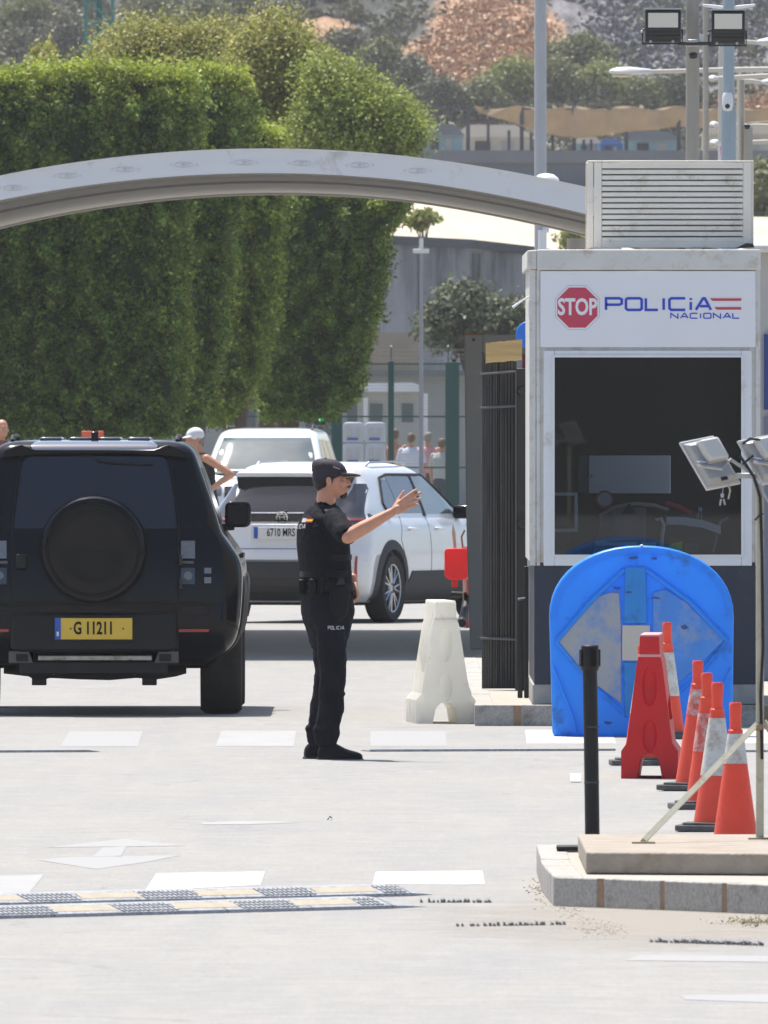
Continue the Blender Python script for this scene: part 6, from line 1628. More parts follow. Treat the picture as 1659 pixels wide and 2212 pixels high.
for sg in (-1, 1):
    V.patch('side', [(1.18, .5, 1.3), (1.62, .6, 1.28)], .005, 6, sg).build('side_window', M_grey_glass, sv, smooth=40)
    V.patch('side', [(1.18, 1.36, 2.15), (1.64, 1.34, 2.10)], .005, 6, sg).build('side_window', M_grey_glass, sv, smooth=40)
    V.patch('side', [(1.18, 2.21, 3.15), (1.45, 2.19, 2.85), (1.64, 2.16, 2.55)], .005, 6, sg).build('side_window', M_grey_glass, sv, smooth=40)
    V.patch('front', [(.86, sg * .50, sg * .80), (1.0, sg * .50, sg * .80)], .012, 5).build('headlight', M_clearlens, sv)
    MB().box(min(sg * .90, sg * 1.08), max(sg * .90, sg * 1.08), 3.0, 3.12, 1.12, 1.30).build('wing_mirror', M_white_car, sv, bevel=.03)
    MB().tube([(sg * .62, .6, 1.78), (sg * .62, .7, 1.83), (sg * .60, 2.2, 1.83), (sg * .60, 2.3, 1.78)], .014, 6).build('roof_rail', M_black_plastic, sv)
    for y in (.95, 3.65): wheel(sv, sg * .82, y, .37, .24, .24, sg, 6)
V.patch('front', [(.70, -.45, .45), (1.0, -.46, .46)], .012).build('grille', M_black_plastic, sv)
MB().tube([(-.3, V.front(-.3, 1.2) + .02, 1.18), (.1, V.front(.1, 1.22) + .02, 1.22)], .008, 6).tube([(.2, V.front(.2, 1.2) + .02, 1.18), (.6, V.front(.6, 1.22) + .02, 1.22)], .008, 6).build('wiper', M_black_plastic, sv)
# front centre of the car stands at distance 270
fc = W(556, 0, 270); a = R(176); c, s_ = math.cos(a), math.sin(a)
sv.location = (fc.x + 4.5 * s_ , fc.y - 4.5 * c, 0)
# ================================================================ cones, barriers, posts
M_orange = mat('cone_orange', (.88, .10, .05), .45, var=.08, scale=9, transluc=.25, dirt=(.35, .07, .05), dirt_amt=.12, dirt_scale=9)
M_band = mat('cone_white_band', (.62, .60, .57), .5, var=.06, scale=10, dirt=(.38, .30, .22), dirt_amt=.35, dirt_scale=11)
M_coneb = mat('cone_rubber_base', (.10, .10, .10), .9, var=.3, scale=20, bump=.2)
def cone(x, yfoot, b0, b1, label, h=.72, d=None, rz=0.2, lean=0.0, plate_z=0.0, worn=False):
    p = G(x, yfoot); root = empty('traffic_cone', (p.x, p.y, 0), label, 'traffic cone', 'red and white traffic cones standing in a row', rz)
    def r(z): return .112 + (.034 - .112) * (z - .03) / (.585 * h / .72 - .03)
    zt_ = .585 * h / .72
    pts = rrect(-.19, .19, -.19, .19, .05)
    MB().prism([(u, w) for u, w in pts], .003, .032, 'z').prism([(u * .82, w * .82) for u, w in pts], .032, .045, 'z').build('base', M_coneb, root, bevel=.004)
    def sec(z0, z1, m, name, dr=0.0, cap=False, o_par=None):
        prof = [(r(z0) + dr, z0), (r((z0 + z1) / 2) + dr, (z0 + z1) / 2), (r(z1) + dr, z1)]
        if cap: prof += [(.036, zt_ + .004), (.028, zt_ + .01), (.0265, zt_ + .05), (.029, h - .03), (.030, h - .01), (.024, h), (.02, h - .002), (.018, h - .05), (.001, h - .05)]
        return MB().lathe([(.001, z0)] + prof + ([] if cap else [(.001, z1)]), 28, axis='z').build(name, m, o_par or root, smooth=35)
    sec(.046, b0, M_orange, 'lower_cone'); sec(b0 + .001, b1 - .001, M_dirtband if worn else M_band, 'white_band', .0015)
    sec(b1, zt_, M_orange, 'upper_cone', cap=True)
    root.rotation_euler[1] = lean
    return root
M_dirtband = mat('cone_peeling_band', (.62, .60, .57), .6, var=.06, scale=10, dirt=(.62, .10, .07), dirt_amt=.75, dirt_scale=14)
cone(1589, 1852, .435, .575, 'frontmost traffic cone with a short clean white band, partly behind the concrete slab')
cone(1546, 1796, .275, .56, 'traffic cone with a tall yellowed white band, second from the front', rz=-.1, h=.735, lean=.012)
cone(1527, 1748, .30, .50, 'traffic cone with a torn blotchy band, third from the front', rz=.1, worn=True, h=.71)
cone(1502, 1708, .41, .555, 'traffic cone with a scuffed lower part, fourth from the front', rz=-.2, worn=True, h=.71, lean=.02)
cone(1441, 1596, .27, .545, 'traffic cone standing between the red barrier and the blue arrow panel', rz=.3, h=.735)
cone(1388, 1653, .30, .52, 'traffic cone almost hidden behind the left side of the red barrier', rz=.05, h=.70)
MB_ = G(1494, 1757)

def ns_barrier(name, x, yfoot, m, label, hw, h, length, rz, m_top=None, sc=1.0, hollow=None):
    p = G(x, yfoot); root = empty(name, (p.x, p.y, 0), label, 'plastic barrier', None, rz)
    T = .06 * hw / .2
    half = [(hw * .34, 0), (hw * .28, .10), (hw * .14, .125), (0, .13)]
    outer = [(hw, 0), (hw, .155), (hw * .80, .20), (hw * .44, .655 * h / .8), (hw * .36, .70 * h / .8), (hw * .34, h)]
    pts = [(-u, w) for u, w in half[:-1]] ; pts = [(-hw, 0)] + [(-hw * .44, 0), (-hw * .34, .10), (-hw * .17, .135), (0, .14), (hw * .17, .135), (hw * .34, .10), (hw * .44, 0)] + outer + [(-u, w) for u, w in reversed(outer[1:])]
    o = MB().prism(pts, 0, length, 'y').build('shell', m, root)
    c1 = MB().ball((0, -.005, .52 * h / .8), (.042, .030, .115), 20, 14).build('cutter', m, root)
    c2 = MB().ball((0, -.005, .24 * h / .8), (.042, .030, .095), 20, 14).build('cutter', m, root)
    cs = [c1, c2]
    for sg in (-1, 1):
        M_ = Matrix.Translation((sg * hw * .66, length / 2, .42)) @ Matrix.Rotation(sg * math.atan2(hw * .36, .455), 4, 'Y')
        cs.append(MB().box(-.018, .018, -length / 2 + .10, length / 2 - .10, -.20, .20, M_).build('cutter', m, root))
    bpy.context.view_layer.update()
    cut(o, *cs)
    b = o.modifiers.new('b', 'BEVEL'); b.width = .009; b.segments = 3; b.limit_method = 'ANGLE'; b.angle_limit = R(28)
    o.data.shade_smooth(); o.data.set_sharp_from_angle(angle=R(40))
    MB().box(-hw * .40, hw * .40, -.004, .03, .685 * h / .8, .70 * h / .8).build('collar', m_top or m, root, bevel=.003)
    MB().box(-hw * .33, hw * .33, .002, length - .002, h - .002, h + .012).build('top_cap', m_top or m, root, bevel=.004)
    return root
M_wpl = mat('white_plastic', (.93, .915, .86), .5, transluc=.6, var=.03, scale=5, dirt=(.6, .53, .42), dirt_amt=.12, dirt_scale=5)
M_rpl = mat('red_barrier_plastic', (.70, .016, .022), .45, transluc=.25, var=.07, scale=5, dirt=(.33, .05, .04), dirt_amt=.15, dirt_scale=7)
M_rtop = mat('pale_red_plastic', (.72, .32, .34), .5)  # paler red for the top cap and collar
ns_barrier('road_barrier', 963, 1563, M_wpl, 'white plastic road barrier seen end on left of the booth kerb', .198, .80, .9, R(4.2))
ns_barrier('road_barrier', 1403, 1682, M_rpl, 'red plastic road barrier seen end on among the traffic cones', .160, .80, 1.0, R(-2.0), M_rtop)

# ---- big blue arrow panel
bp = G(1388, 1591); sB_ = F / bp.y
bl = empty('arrow_barrier', (bp.x, bp.y, 0), 'big blue arched plastic arrow panel with worn pale arrow in front of the booth', 'arrow panel')
M_blue = mat('blue_plastic', (.035, .37, .96), .38, var=.05, scale=3, transluc=.38, dirt=(.05, .10, .22), dirt_amt=.2, dirt_scale=5)
M_blue_w = mat('blue_plastic_faded', (.05, .24, .70), .5, var=.10, scale=5, dirt=(.28, .33, .42), dirt_amt=.33, dirt_scale=4)
M_arrow = mat('arrow_worn_white', (.34, .36, .38), .6, var=.07, scale=5, dirt=(.12, .24, .52), dirt_amt=.42, dirt_scale=5)
M_arrowc = mat('arrow_cream', (.50, .48, .43), .6, var=.05, scale=5)
q6 = lambda x, y: ((1026 + x * .4148 - 1388) / sB_, (1591 - (1134 + y * .4148)) / sB_)
arc = []
cxq, cyq = q6(868, 0)[0], 0
pL, pR_ = q6(386, 478), q6(1346, 478); tp = q6(868, 108)
for k in range(25):
    t = R(180 - 180 * k / 24); e = 2.15
    c_, s2 = math.cos(t), math.sin(t)
    arc.append((tp[0] + (pR_[0] - pL[0]) / 2 * math.copysign(abs(c_) ** (2 / e), c_), pL[1] + (tp[1] - pL[1]) * abs(s2) ** (2 / e)))
out = [q6(405, 1102)] + arc + [q6(1342, 1102)]
MB().prism(out, .0, .34, 'y').build('panel_body', M_blue, bl, bevel=.025, bseg=3)
rim = []
def inset(pts, k, cx=0.0, cz=.55): return [((x - cx) * k + cx, (z - cz) * k + cz) for x, z in pts]
inner = inset(out, .93)
mb = MB(); n_ = len(out)
for i in range(1, n_ - 2):
    a, b, c, d = out[i], out[i + 1], inner[i + 1], inner[i]
    mb.add([(a[0] * .985, -.012, a[1] * .992), (b[0] * .985, -.012, b[1] * .992), (c[0], -.012, c[1]), (d[0], -.012, d[1]), (a[0] * .985, .01, a[1] * .992), (b[0] * .985, .01, b[1] * .992), (c[0], .01, c[1]), (d[0], .01, d[1])], [(0, 1, 2, 3), (4, 7, 6, 5), (0, 4, 5, 1), (2, 6, 7, 3)])
mb.build('raised_rim', M_blue, bl, smooth=30)
def plate(name, pts, m, y0, y1=.0, bev=.006): return MB().prism([q6(*p) for p in pts], y0, y1, 'y').build(name, m, bl, bevel=bev)
plate('left_arrow_head', [(432, 605), (640, 372), (700, 350), (752, 352), (762, 520), (762, 930), (640, 840), (560, 775)], M_arrow, -.020)
plate('right_arrow_head', [(925, 352), (990, 330), (1100, 400), (1300, 600), (1200, 700), (1090, 800), (1000, 880), (925, 930)], M_blue_w, -.020)
plate('arrow_shaft', [(766, 520), (912, 520), (912, 706), (766, 706)], M_arrowc, -.024)
plate('upper_bar', [(778, 215), (892, 215), (896, 512), (774, 512)], M_blue, -.034, bev=.01)
plate('lower_bar', [(772, 712), (905, 712), (900, 1000), (778, 1000)], M_blue, -.016, bev=.008)
def ridge(pts, r=.017):
    MB().tube([(q6(*p)[0], -.018, q6(*p)[1]) for p in pts], r, 8).build('ridge', M_blue, bl, smooth=40)
ridge([(424, 606), (600, 400), (776, 232)]); ridge([(1312, 602), (1120, 400), (892, 232)])
ridge([(424, 606), (590, 810), (770, 975)], .012); ridge([(1312, 602), (1150, 800), (905, 985)], .012)
ridge([(408, 740), (510, 1000), (530, 1095)], .010); ridge([(1335, 740), (1230, 980), (1210, 1095)], .010)
M_scuff = mat('blue_scuff', (.02, .08, .30), .6)
rr = random.Random(12)
for (x, y, a, b) in ((825, 170, 26, 9), (935, 175, 20, 6), (740, 330, 22, 7), (940, 380, 24, 6), (690, 1030, 22, 9), (800, 350, 20, 5), (1090, 530, 24, 12)):
    u0, w0 = q6(x, y); pts = []
    for k in range(12):
        t = 2 * math.pi * k / 12; f = rr.uniform(.55, 1.3); pts.append((u0 + a * .4148 / sB_ * f * math.cos(t), w0 + b * .4148 / sB_ * f * math.sin(t)))
    MB().prism(pts, -.0045 if y not in (330, 380, 350, 530, 170, 175) else -.0375 if 776 < x < 894 else -.0235, -.001, 'y').build('scuff_mark', M_scuff, bl)
MB().ball((q6(868, 108)[0], .02, q6(868, 108)[1]), (.012, .012, .008), 8, 6).build('top_plug', M_white, bl)

# ---- black belt post on the island
pp = G(1280, 1838, KH); sp_ = F / pp.y
bp_ = empty('barrier_post', (pp.x, pp.y, KH), 'slim black post with a square head standing behind the concrete slab', 'post')
zt2 = (1838 - 1393) / sp_
MB().tube([(.0, 0, 0), (-.006, 0, zt2 * .5), (-.012, 0, zt2 - .11)], .0325, 20).build('tube', M_black_plastic, bp_, smooth=50)
MB().lathe([(.001, zt2 - .115), (.036, zt2 - .115), (.041, zt2 - .10), (.041, zt2 - .025), (.038, zt2 - .015), (.040, zt2 - .005), (.034, zt2), (.001, zt2)], 20, (-.012, 0, 0), 'z').build('belt_head', M_black_plastic, bp_, smooth=35)
for a in (0, 90, 180, 270): MB().box(-.012, .012, -.046, -.038, zt2 - .095, zt2 - .02, Matrix.Translation((-.012, 0, 0)) @ Matrix.Rotation(R(a + 20), 4, 'Z')).build('belt_slot', M_leather, bp_)
MB().box(-.16, .14, -.13, .13, .002, .024).build('base_plate', M_black_plastic, bp_, bevel=.006)
for z in (.30, .545): MB().lathe([(.0327, z), (.0345, z + .002), (.0345, z + .006), (.0327, z + .008)], 20, (-.004, 0, 0), 'z', closed=True).build('tape_ring', mat('worn_grey', (.05, .05, .055), .7), bp_)

# ---- portable floodlight stand on the slab
ZS = .215; fd = 84.4; sF_ = F / fd
fl = empty('floodlight_stand', (wx(1641, fd), fd, ZS), 'cream steel stand with two small grey floodlights bolted to the concrete slab', 'floodlight stand')
lx = lambda x: (x - 1641) / sF_
lz = lambda y: wz(y, fd) - ZS
MB().box(lx(1633), lx(1650), -.017, .017, 0, lz(1050)).build('upright', M_cream_metal, fl, bevel=.003)
foot = G(1390, 1822, ZS)
a = Vector((foot.x - fl.location.x, foot.y - fd, .01)); b = Vector((lx(1634), -.0, lz(1566)))
MB().tube([a, b], .0165, 4).build('strut', M_cream_metal, fl)
MB().box(a.x - .05, a.x + .05, a.y - .05, a.y + .05, -.001, .008).build('foot_plate', mat('rusty_steel', (.28, .21, .14), .7, var=.2, scale=14), fl, bevel=.002)
MB().box(-.05, .05, -.05, .05, 0, .008).build('foot_plate', MATS['rusty_steel'], fl, bevel=.002)
MB().tube([(lx(1650), .0, lz(1560)), (lx(1720), .05, lz(1640))], .0165, 4).build('strut', M_cream_metal, fl)
MB().ball((lx(1640), -.02, lz(1570)), .018, 8, 6).build('bolt', MATS['rusty_steel'], fl)
MB().box(lx(1585), lx(1720), -.02, .02, lz(1034), lz(1022)).build('crossbar', M_galv, fl, bevel=.003)
M_flgrey = mat('floodlight_grey', (.36, .365, .37), .5, metal=.25, var=.06, scale=20, dirt=(.38, .30, .2), dirt_amt=.2, dirt_scale=14)
M_flpale = mat('floodlight_pale', (.55, .545, .52), .5, var=.05, scale=12)
def flood_small(ox, oy, k=1.0):
    root = bpy.data.objects.new('floodlight', None); col_main.objects.link(root); root.parent = fl; root.location = (lx(ox), 0, lz(oy))
    e1 = Vector((.150, .055, .030)) * k; e2 = Vector((.119, -.045, -.207)) * k; nn_ = e2.cross(e1).normalized()
    if nn_.y > 0: nn_ = -nn_
    def P(u, v, w): return e1 * u + e2 * v + nn_ * w
    def bx6(u0, u1, v0, v1, w0, w1, tp=0.0):
        c = []
        for w, s in ((w0, 0), (w1, tp)):
            c += [P(u0 + s * (u1 - u0), v0 + s * (v1 - v0), w), P(u1 - s * (u1 - u0), v0 + s * (v1 - v0), w), P(u1 - s * (u1 - u0), v1 - s * (v1 - v0), w), P(u0 + s * (u1 - u0), v1 - s * (v1 - v0), w)]
        return MB().add(c, [(0, 1, 2, 3), (4, 7, 6, 5), (0, 4, 5, 1), (1, 5, 6, 2), (2, 6, 7, 3), (3, 7, 4, 0)])
    bx6(0, 1, 0, 1, -.012, .004).build('front_frame', M_flpale, root, bevel=.004)
    bx6(.05, .95, .05, .95, .004, .038, .10).build('housing', M_flgrey, root, bevel=.005)
    bx6(.30, .92, .10, .58, .036, .085, .08).build('driver_box', M_flpale, root, bevel=.008)
    bx6(.45, .62, .86, .92, .030, .042).build('vent_slot', M_black_metal, root)
    MB().tube([P(.1, .45, .03), P(.25, .55, .055)], .006, 6).build('screw', M_chrome, root)
    y1 = P(1.0, .55, .0); MB().tube([P(.0, .55, .02) + nn_ * .02, P(.5, .75, .075), y1 + nn_ * .03, Vector((lx(1641) - lx(ox), 0, lz(1034) - lz(oy)))], .008, 6).build('yoke', M_galv, root)
    return root
flood_small(1467, 956); flood_small(1592, 953, .92)
rr = random.Random(4)
MB().tube([(lx(1598), -.03, lz(985)), (lx(1612), -.05, lz(1005)), (lx(1628), -.04, lz(1030)), (lx(1642), -.025, lz(1075)), (lx(1646), -.022, lz(1200)), (lx(1648), -.022, lz(1400)), (lx(1643), -.022, lz(1500)), (lx(1646), -.022, lz(1640))], .007, 8).build('power_cable', M_rubber, fl, smooth=60)
MB().tube([(lx(1605), -.02, lz(958)), (lx(1620), -.06, lz(947)), (lx(1640), -.06, lz(950)), (lx(1655), -.03, lz(972)), (lx(1648), -.02, lz(1010)), (lx(1625), -.04, lz(985)), (lx(1605), -.03, lz(1002))], .006, 8).build('power_cable', M_rubber, fl, smooth=60)
MB().tube([(lx(1600), -.02, lz(1000)), (lx(1618), -.03, lz(1018)), (lx(1640), -.03, lz(1048)), (lx(1660), -.03, lz(1085))], .005, 6).build('steel_arm', M_galv, fl)
MB().ball((lx(1560), -.03, lz(1070)), (.008, .006, .011), 8, 6).tube([(lx(1557), -.03, lz(1078)), (lx(1555), -.03, lz(1092))], .004, 5).tube([(lx(1563), -.03, lz(1078)), (lx(1566), -.03, lz(1091))], .004, 5).tube([(lx(1563), -.0, lz(1050)), (lx(1560), -.03, lz(1068))], .002, 4).build('hanging_clip', M_galv, fl)
MB().tube([(lx(1574), -.02, lz(1048)), (lx(1577), -.03, lz(1060)), (lx(1573), -.03, lz(1078))], .004, 6).build('loose_wire', M_cream_metal, fl)
MB().tube([(lx(1648), -.02, lz(1110)), (lx(1640), -.03, lz(1113)), (lx(1630), -.03, lz(1124))], .004, 6).build('cable_tie', M_rubber, fl)
# ================================================================ people
def oriented(v, w):
    v = Vector(v).normalized(); w = Vector(w); w = (w - v * w.dot(v)).normalized(); return v, w, v.cross(w)
def hand(mb, wrist, d, palm, curl=(15, 20, 15), spread=5, size=1.0, thumb_side=1, thumb_out=40, curls=None):
    """wrist point, d = finger direction, palm = palm normal (the way the palm faces)"""
    d, n, s = oriented(d, palm); s = s * thumb_side        # s points to the thumb side
    W_ = Vector(wrist); k = size
    lens = [(.040, .024, .018), (.044, .027, .020), (.041, .025, .019), (.032, .020, .016)]
    base = [(.028, .086), (.009, .090), (-.011, .086), (-.030, .078)]
    for i in range(4):
        b0 = W_ + s * (base[i][0] * .62 * k) + d * .012 * k; b1 = W_ + s * base[i][0] * k + d * base[i][1] * k
        mb.limb(b0, b1, .0135 * k, .0112 * k, 10)
        a = 0; p = b1; c = curls[i] if curls else curl
        sp_ = R(spread * (1.5 - i))
        f0 = (d * math.cos(sp_) + s * math.sin(sp_)).normalized()
        for j in range(3):
            a += R(c[j]); dr = f0 * math.cos(a) + n * math.sin(a); q = p + dr * lens[i][j] * k
            r0 = (.0108, .0100, .0090)[j] * k; mb.limb(p, q, r0, r0 * .93, 8); p = q
    mb.ball(W_ + d * .045 * k + n * .004 * k, (.034 * k, .034 * k, .034 * k), 10, 8, Matrix((s, d, n)).transposed().to_4x4() @ Matrix.Diagonal((1, 1.35, .48, 1)))
    mb.limb(W_ - d * .03 * k, W_ + d * .02 * k, .024 * k, .026 * k, 10)
    t0 = W_ + s * .022 * k + d * .022 * k + n * .006 * k; to = R(thumb_out)
    td = (d * math.cos(to) + s * math.sin(to) + n * .25).normalized()
    t1 = t0 + td * .040 * k; mb.limb(t0, t1, .0145 * k, .0115 * k, 10)
    td2 = (td + d * .25).normalized(); t2 = t1 + td2 * .031 * k; mb.limb(t1, t2, .0105 * k, .0095 * k, 10); mb.limb(t2, t2 + (td2 + d * .15).normalized() * .024 * k, .0092 * k, .008 * k, 10)
def head(mb, c, yaw=0.0, pitch=0.0, k=1.0, beard=None, hair=None):
    """c = centre of the skull; the face looks along +x turned by yaw"""
    Mx = Matrix.Translation(c) @ Matrix.Rotation(yaw, 4, 'Z') @ Matrix.Rotation(pitch, 4, 'Y') @ Matrix.Scale(k, 4)
    def B(p, r, rot=None, n=14, m_=10):
        MM = Mx @ Matrix.Translation(p)
        if rot: MM = MM @ Matrix.Rotation(R(rot), 4, 'Y')
        t = MB().ball((0, 0, 0), r, n, m_); mb.add([MM @ Vector(v) for v in t.v], t.f)
    B((-.012, 0, .030), (.096, .075, .088)); B((.018, 0, -.010), (.076, .066, .092)); B((.030, 0, -.055), (.058, .052, .058)); B((.068, 0, -.092), (.026, .024, .022))
    B((.072, 0, .028), (.022, .052, .014)); B((.084, 0, -.030), (.018, .030, .040))
    B((.103, 0, -.012), (.014, .012, .024), -22, 10, 8); B((.112, 0, -.024), (.012, .014, .011), None, 10, 8); B((.094, 0, .008), (.010, .008, .018), None, 8, 6)
    for s in (-1, 1):
        B((.086, s * .032, .008), (.012, .015, .010), None, 10, 8)
        B((.072, s * .045, -.025), (.022, .018, .022))
        B((-.004, s * .078, -.012), (.018, .009, .030), -12, 10, 8); B((-.002, s * .072, -.030), (.010, .008, .012), None, 8, 6)
    B((.100, 0, -.052), (.013, .024, .0065), None, 10, 8); B((.098, 0, -.064), (.013, .021, .0075), None, 10, 8)
    B((.045, 0, -.065), (.055, .050, .035), 12)
    return Mx
def torso_rings(mb, secs, yaw, n=26, e=2.4):
    rs = []
    for z, cx, cy, rx, ry in secs:
        r = []
        for k in range(n):
            t = 2 * math.pi * k / n; u = rx * math.copysign(abs(math.cos(t)) ** (2 / e), math.cos(t)); w = ry * math.copysign(abs(math.sin(t)) ** (2 / e), math.sin(t))
            r.append((cx + u * math.cos(yaw) - w * math.sin(yaw), cy + u * math.sin(yaw) + w * math.cos(yaw), z))
        rs.append(r)
    mb.rings(rs)
def shoe(mb, heel, toe, w=.048, h=.10):
    h_, t_ = Vector(heel), Vector(toe); d = (t_ - h_); L = d.length; d.normalize(); s = Vector((-d.y, d.x, 0)); rs = []
    for t, ww, hh in ((0, .6, .55), (.06, .85, .9), (.25, .95, 1.15), (.42, .85, 1.0), (.60, 1.02, .66), (.80, 1.08, .52), (.94, .8, .42), (1, .4, .25)):
        c = h_ + d * L * t; r = []
        for k in range(14):
            a = 2 * math.pi * k / 14; u = math.cos(a); v = max(-.35, math.sin(a))
            r.append(c + s * u * w * ww + Vector((0, 0, 1)) * ((v + .35) / 1.35 * h * hh))
        rs.append(r)
    mb.rings(rs)

# ---------------------------------------------------------------- the policeman
op = G(705, 1640); of = empty('person', (op.x, op.y, 0), 'policeman in dark uniform and cap, arm stretched out, standing in the road', 'person')
so = F / op.y
px = lambda x: (x - 705) / so
pz = lambda y: (1640 - y) / so
YW = R(22)
sh_r, el_r, wr_r = Vector((.048, -.185, 1.425)), Vector((.128, -.40, 1.325)), Vector((px(846), -.43, pz(1106)))
sh_l, el_l, wr_l = Vector((-.085, .17, 1.42)), Vector((.06, .225, 1.17)), Vector((px(764), .03, pz(1258)))
hip_r, kn_r, an_r = Vector((px(712), -.085, .90)), Vector((px(720), -.10, .48)), Vector((px(706), -.11, .10))
hip_l, kn_l, an_l = Vector((px(706), .085, .90)), Vector((px(708), .10, .48)), Vector((px(688), .12, .10))
mb = MB()
hc = Vector((px(715), 0, pz(1035)))
HM = head(mb, hc, R(-6), R(2), 1.0)
mb.limb((px(700), .0, 1.44), (px(706), 0, 1.585), .062, .056)
torso_rings(mb, [(.82, px(709), 0, .10, .13), (.95, px(708), 0, .115, .16), (1.08, px(706), 0, .10, .14), (1.25, px(700), 0, .115, .16), (1.40, px(698), 0, .11, .18), (1.47, px(700), 0, .07, .10)], YW)
for a, b, c in ((sh_r, el_r, wr_r), (sh_l, el_l, wr_l)):
    mb.limb(a, b, .050, .043); m_ = b.lerp(c, .35)
    mb.limb(b, m_, .043, .043); mb.limb(m_, c, .043, .027); mb.ball(b, .043)
for a, b, c in ((hip_r, kn_r, an_r), (hip_l, kn_l, an_l)):
    mb.limb(a, b, .078, .052); mb.limb(b, c, .052, .038); mb.limb(c, c + Vector((.09, 0, -.06)), .034, .022)
dirr = Vector((.80, -.05, .52))
hand(mb, wr_r + dirr.normalized() * .02, dirr, (.25, .9, -.1), size=1.05, spread=4, thumb_side=1, thumb_out=36, curls=[(6, 8, 5), (10, 12, 8), (20, 16, 10), (30, 20, 12)])
hand(mb, wr_l, (.12, -.25, -.95), (-.75, -.5, -.1), curl=(35, 45, 30), size=1.02, thumb_side=-1, thumb_out=30)
body_ = mb.build('body', M_skin, of); remesh(body_, .0045, 3)
# hair, beard, eyes
hm = MB()
def HB(mb_, p, r, rot=None):
    MM = HM @ Matrix.Translation(p)
    if rot: MM = MM @ Matrix.Rotation(R(rot), 4, 'Y')
    t = MB().ball((0, 0, 0), r, 14, 10); mb_.add([MM @ Vector(v) for v in t.v], t.f)
HB(hm, (-.030, 0, .018), (.084, .0765, .070)); HB(hm, (-.050, 0, -.020), (.058, .068, .050)); HB(hm, (-.062, 0, -.048), (.036, .052, .028))
for s in (-1, 1): HB(hm, (.012, s * .0715, .000), (.010, .006, .030))
remesh(hm.build('hair', M_hair, of), .005, 2)
bm_ = MB()
HB(bm_, (.074, 0, -.092), (.028, .029, .024)); HB(bm_, (.088, 0, -.082), (.015, .026, .012)); HB(bm_, (.099, 0, -.044), (.010, .023, .005), 10)
remesh(bm_.build('beard', M_hair, of), .004, 1)
for s in (-1, 1):
    HB(eb := MB(), (.094, s * .032, .024), (.008, .017, .0045)); HB(ew := MB(), (.0945, s * .031, .006), (.006, .010, .0045))
    eb.build('eyebrow', M_hair, of); ew.build('eye', mat('eye_dark', (.03, .02, .02), .2), of)
# cap
cap = MB()
def HR(prof, n=28):
    rs = []
    for (z, x0, rx, ry) in prof:
        rs.append([HM @ Vector((x0 + rx * math.cos(2 * math.pi * k / n), ry * math.sin(2 * math.pi * k / n), z)) for k in range(n)])
    return rs
cap.rings(HR([(.026, -.008, .103, .086), (.050, -.012, .105, .088), (.074, -.018, .101, .086), (.094, -.026, .090, .079), (.109, -.032, .072, .064), (.118, -.036, .045, .042), (.121, -.038, .015, .015)]))
cap.rings(HR([(-.008, -.034, .078, .080), (.030, -.010, .102, .085)]))
M_cap = mat('cap_cloth', (.022, .014, .024), .8, var=.25, scale=12, bump=.3, bscale=30)
capo = cap.build('cap', M_cap, of, smooth=60)
br = []
for i in range(9):
    a = R(-62 + 124 * i / 8); x0, y0 = -.008 + .103 * math.cos(a), .086 * math.sin(a); ex = .080 * max(0, math.cos(a * 1.15)) ** .8 if abs(a) < R(75) else 0
    br.append([HM @ Vector((x0 - .006, y0 * .98, .036)), HM @ Vector((x0 + ex * .5, y0 * .96, .034)), HM @ Vector((x0 + ex, y0 * .90, .027 - .012 * abs(math.sin(a))))])
MB().grid(br).build('cap_brim', M_cap, capo, smooth=60, solid=.005)
eg = [r[2] for r in br]; MB().tube(eg, .0035, 6).build('brim_edge', mat('brim_braid', (.30, .17, .08), .6, var=.3, scale=60), capo)
MB().tube([HM @ Vector((.02, -.088, .074)), HM @ Vector((.040, -.079, .068)), HM @ Vector((.058, -.069, .062))], .004, 5).build('cap_lettering', mat('cap_grey', (.22, .21, .25), .7), capo)
HB(cap2 := MB(), (-.038, 0, .122), (.009, .009, .005)); cap2.build('cap_button', M_cap, capo)
# shirt: torso and short sleeves
shirt = MB()
torso_rings(shirt, [(1.00, px(707), 0, .118, .165), (1.10, px(705), 0, .122, .165), (1.25, px(700), 0, .132, .180), (1.36, px(698), 0, .130, .196), (1.435, px(699), 0, .115, .190), (1.475, px(700), 0, .095, .135), (1.505, px(702), 0, .075, .082)], YW)
for a, b, t in ((sh_r, el_r, .86), (sh_l, el_l, .80)):
    e = a.lerp(b, t); shirt.limb(a - Vector((0, 0, .0)), e, .068, .066)
shirt.limb((px(700), 0, 1.46), (px(703), 0, 1.515), .070, .062)
def folds(o, st, sc):
    t = bpy.data.textures.new('cloth_folds', 'CLOUDS'); t.noise_scale = sc; t.noise_depth = 2
    d = o.modifiers.new('d', 'DISPLACE'); d.texture = t; d.strength = st; d.mid_level = .5; d.texture_coords = 'LOCAL'
    return o
folds(remesh(shirt.build('shirt', M_black_cloth, of), .006, 4), .016, .07)
vest = MB()
torso_rings(vest, [(1.035, px(706), 0, .128, .182), (1.06, px(705), 0, .138, .188), (1.15, px(702), 0, .143, .190), (1.28, px(698), 0, .145, .192), (1.38, px(697), 0, .141, .182), (1.43, px(698), 0, .125, .150), (1.455, px(699), 0, .100, .115)], YW)
remesh(vest.build('vest', M_vest, of), .006, 3)
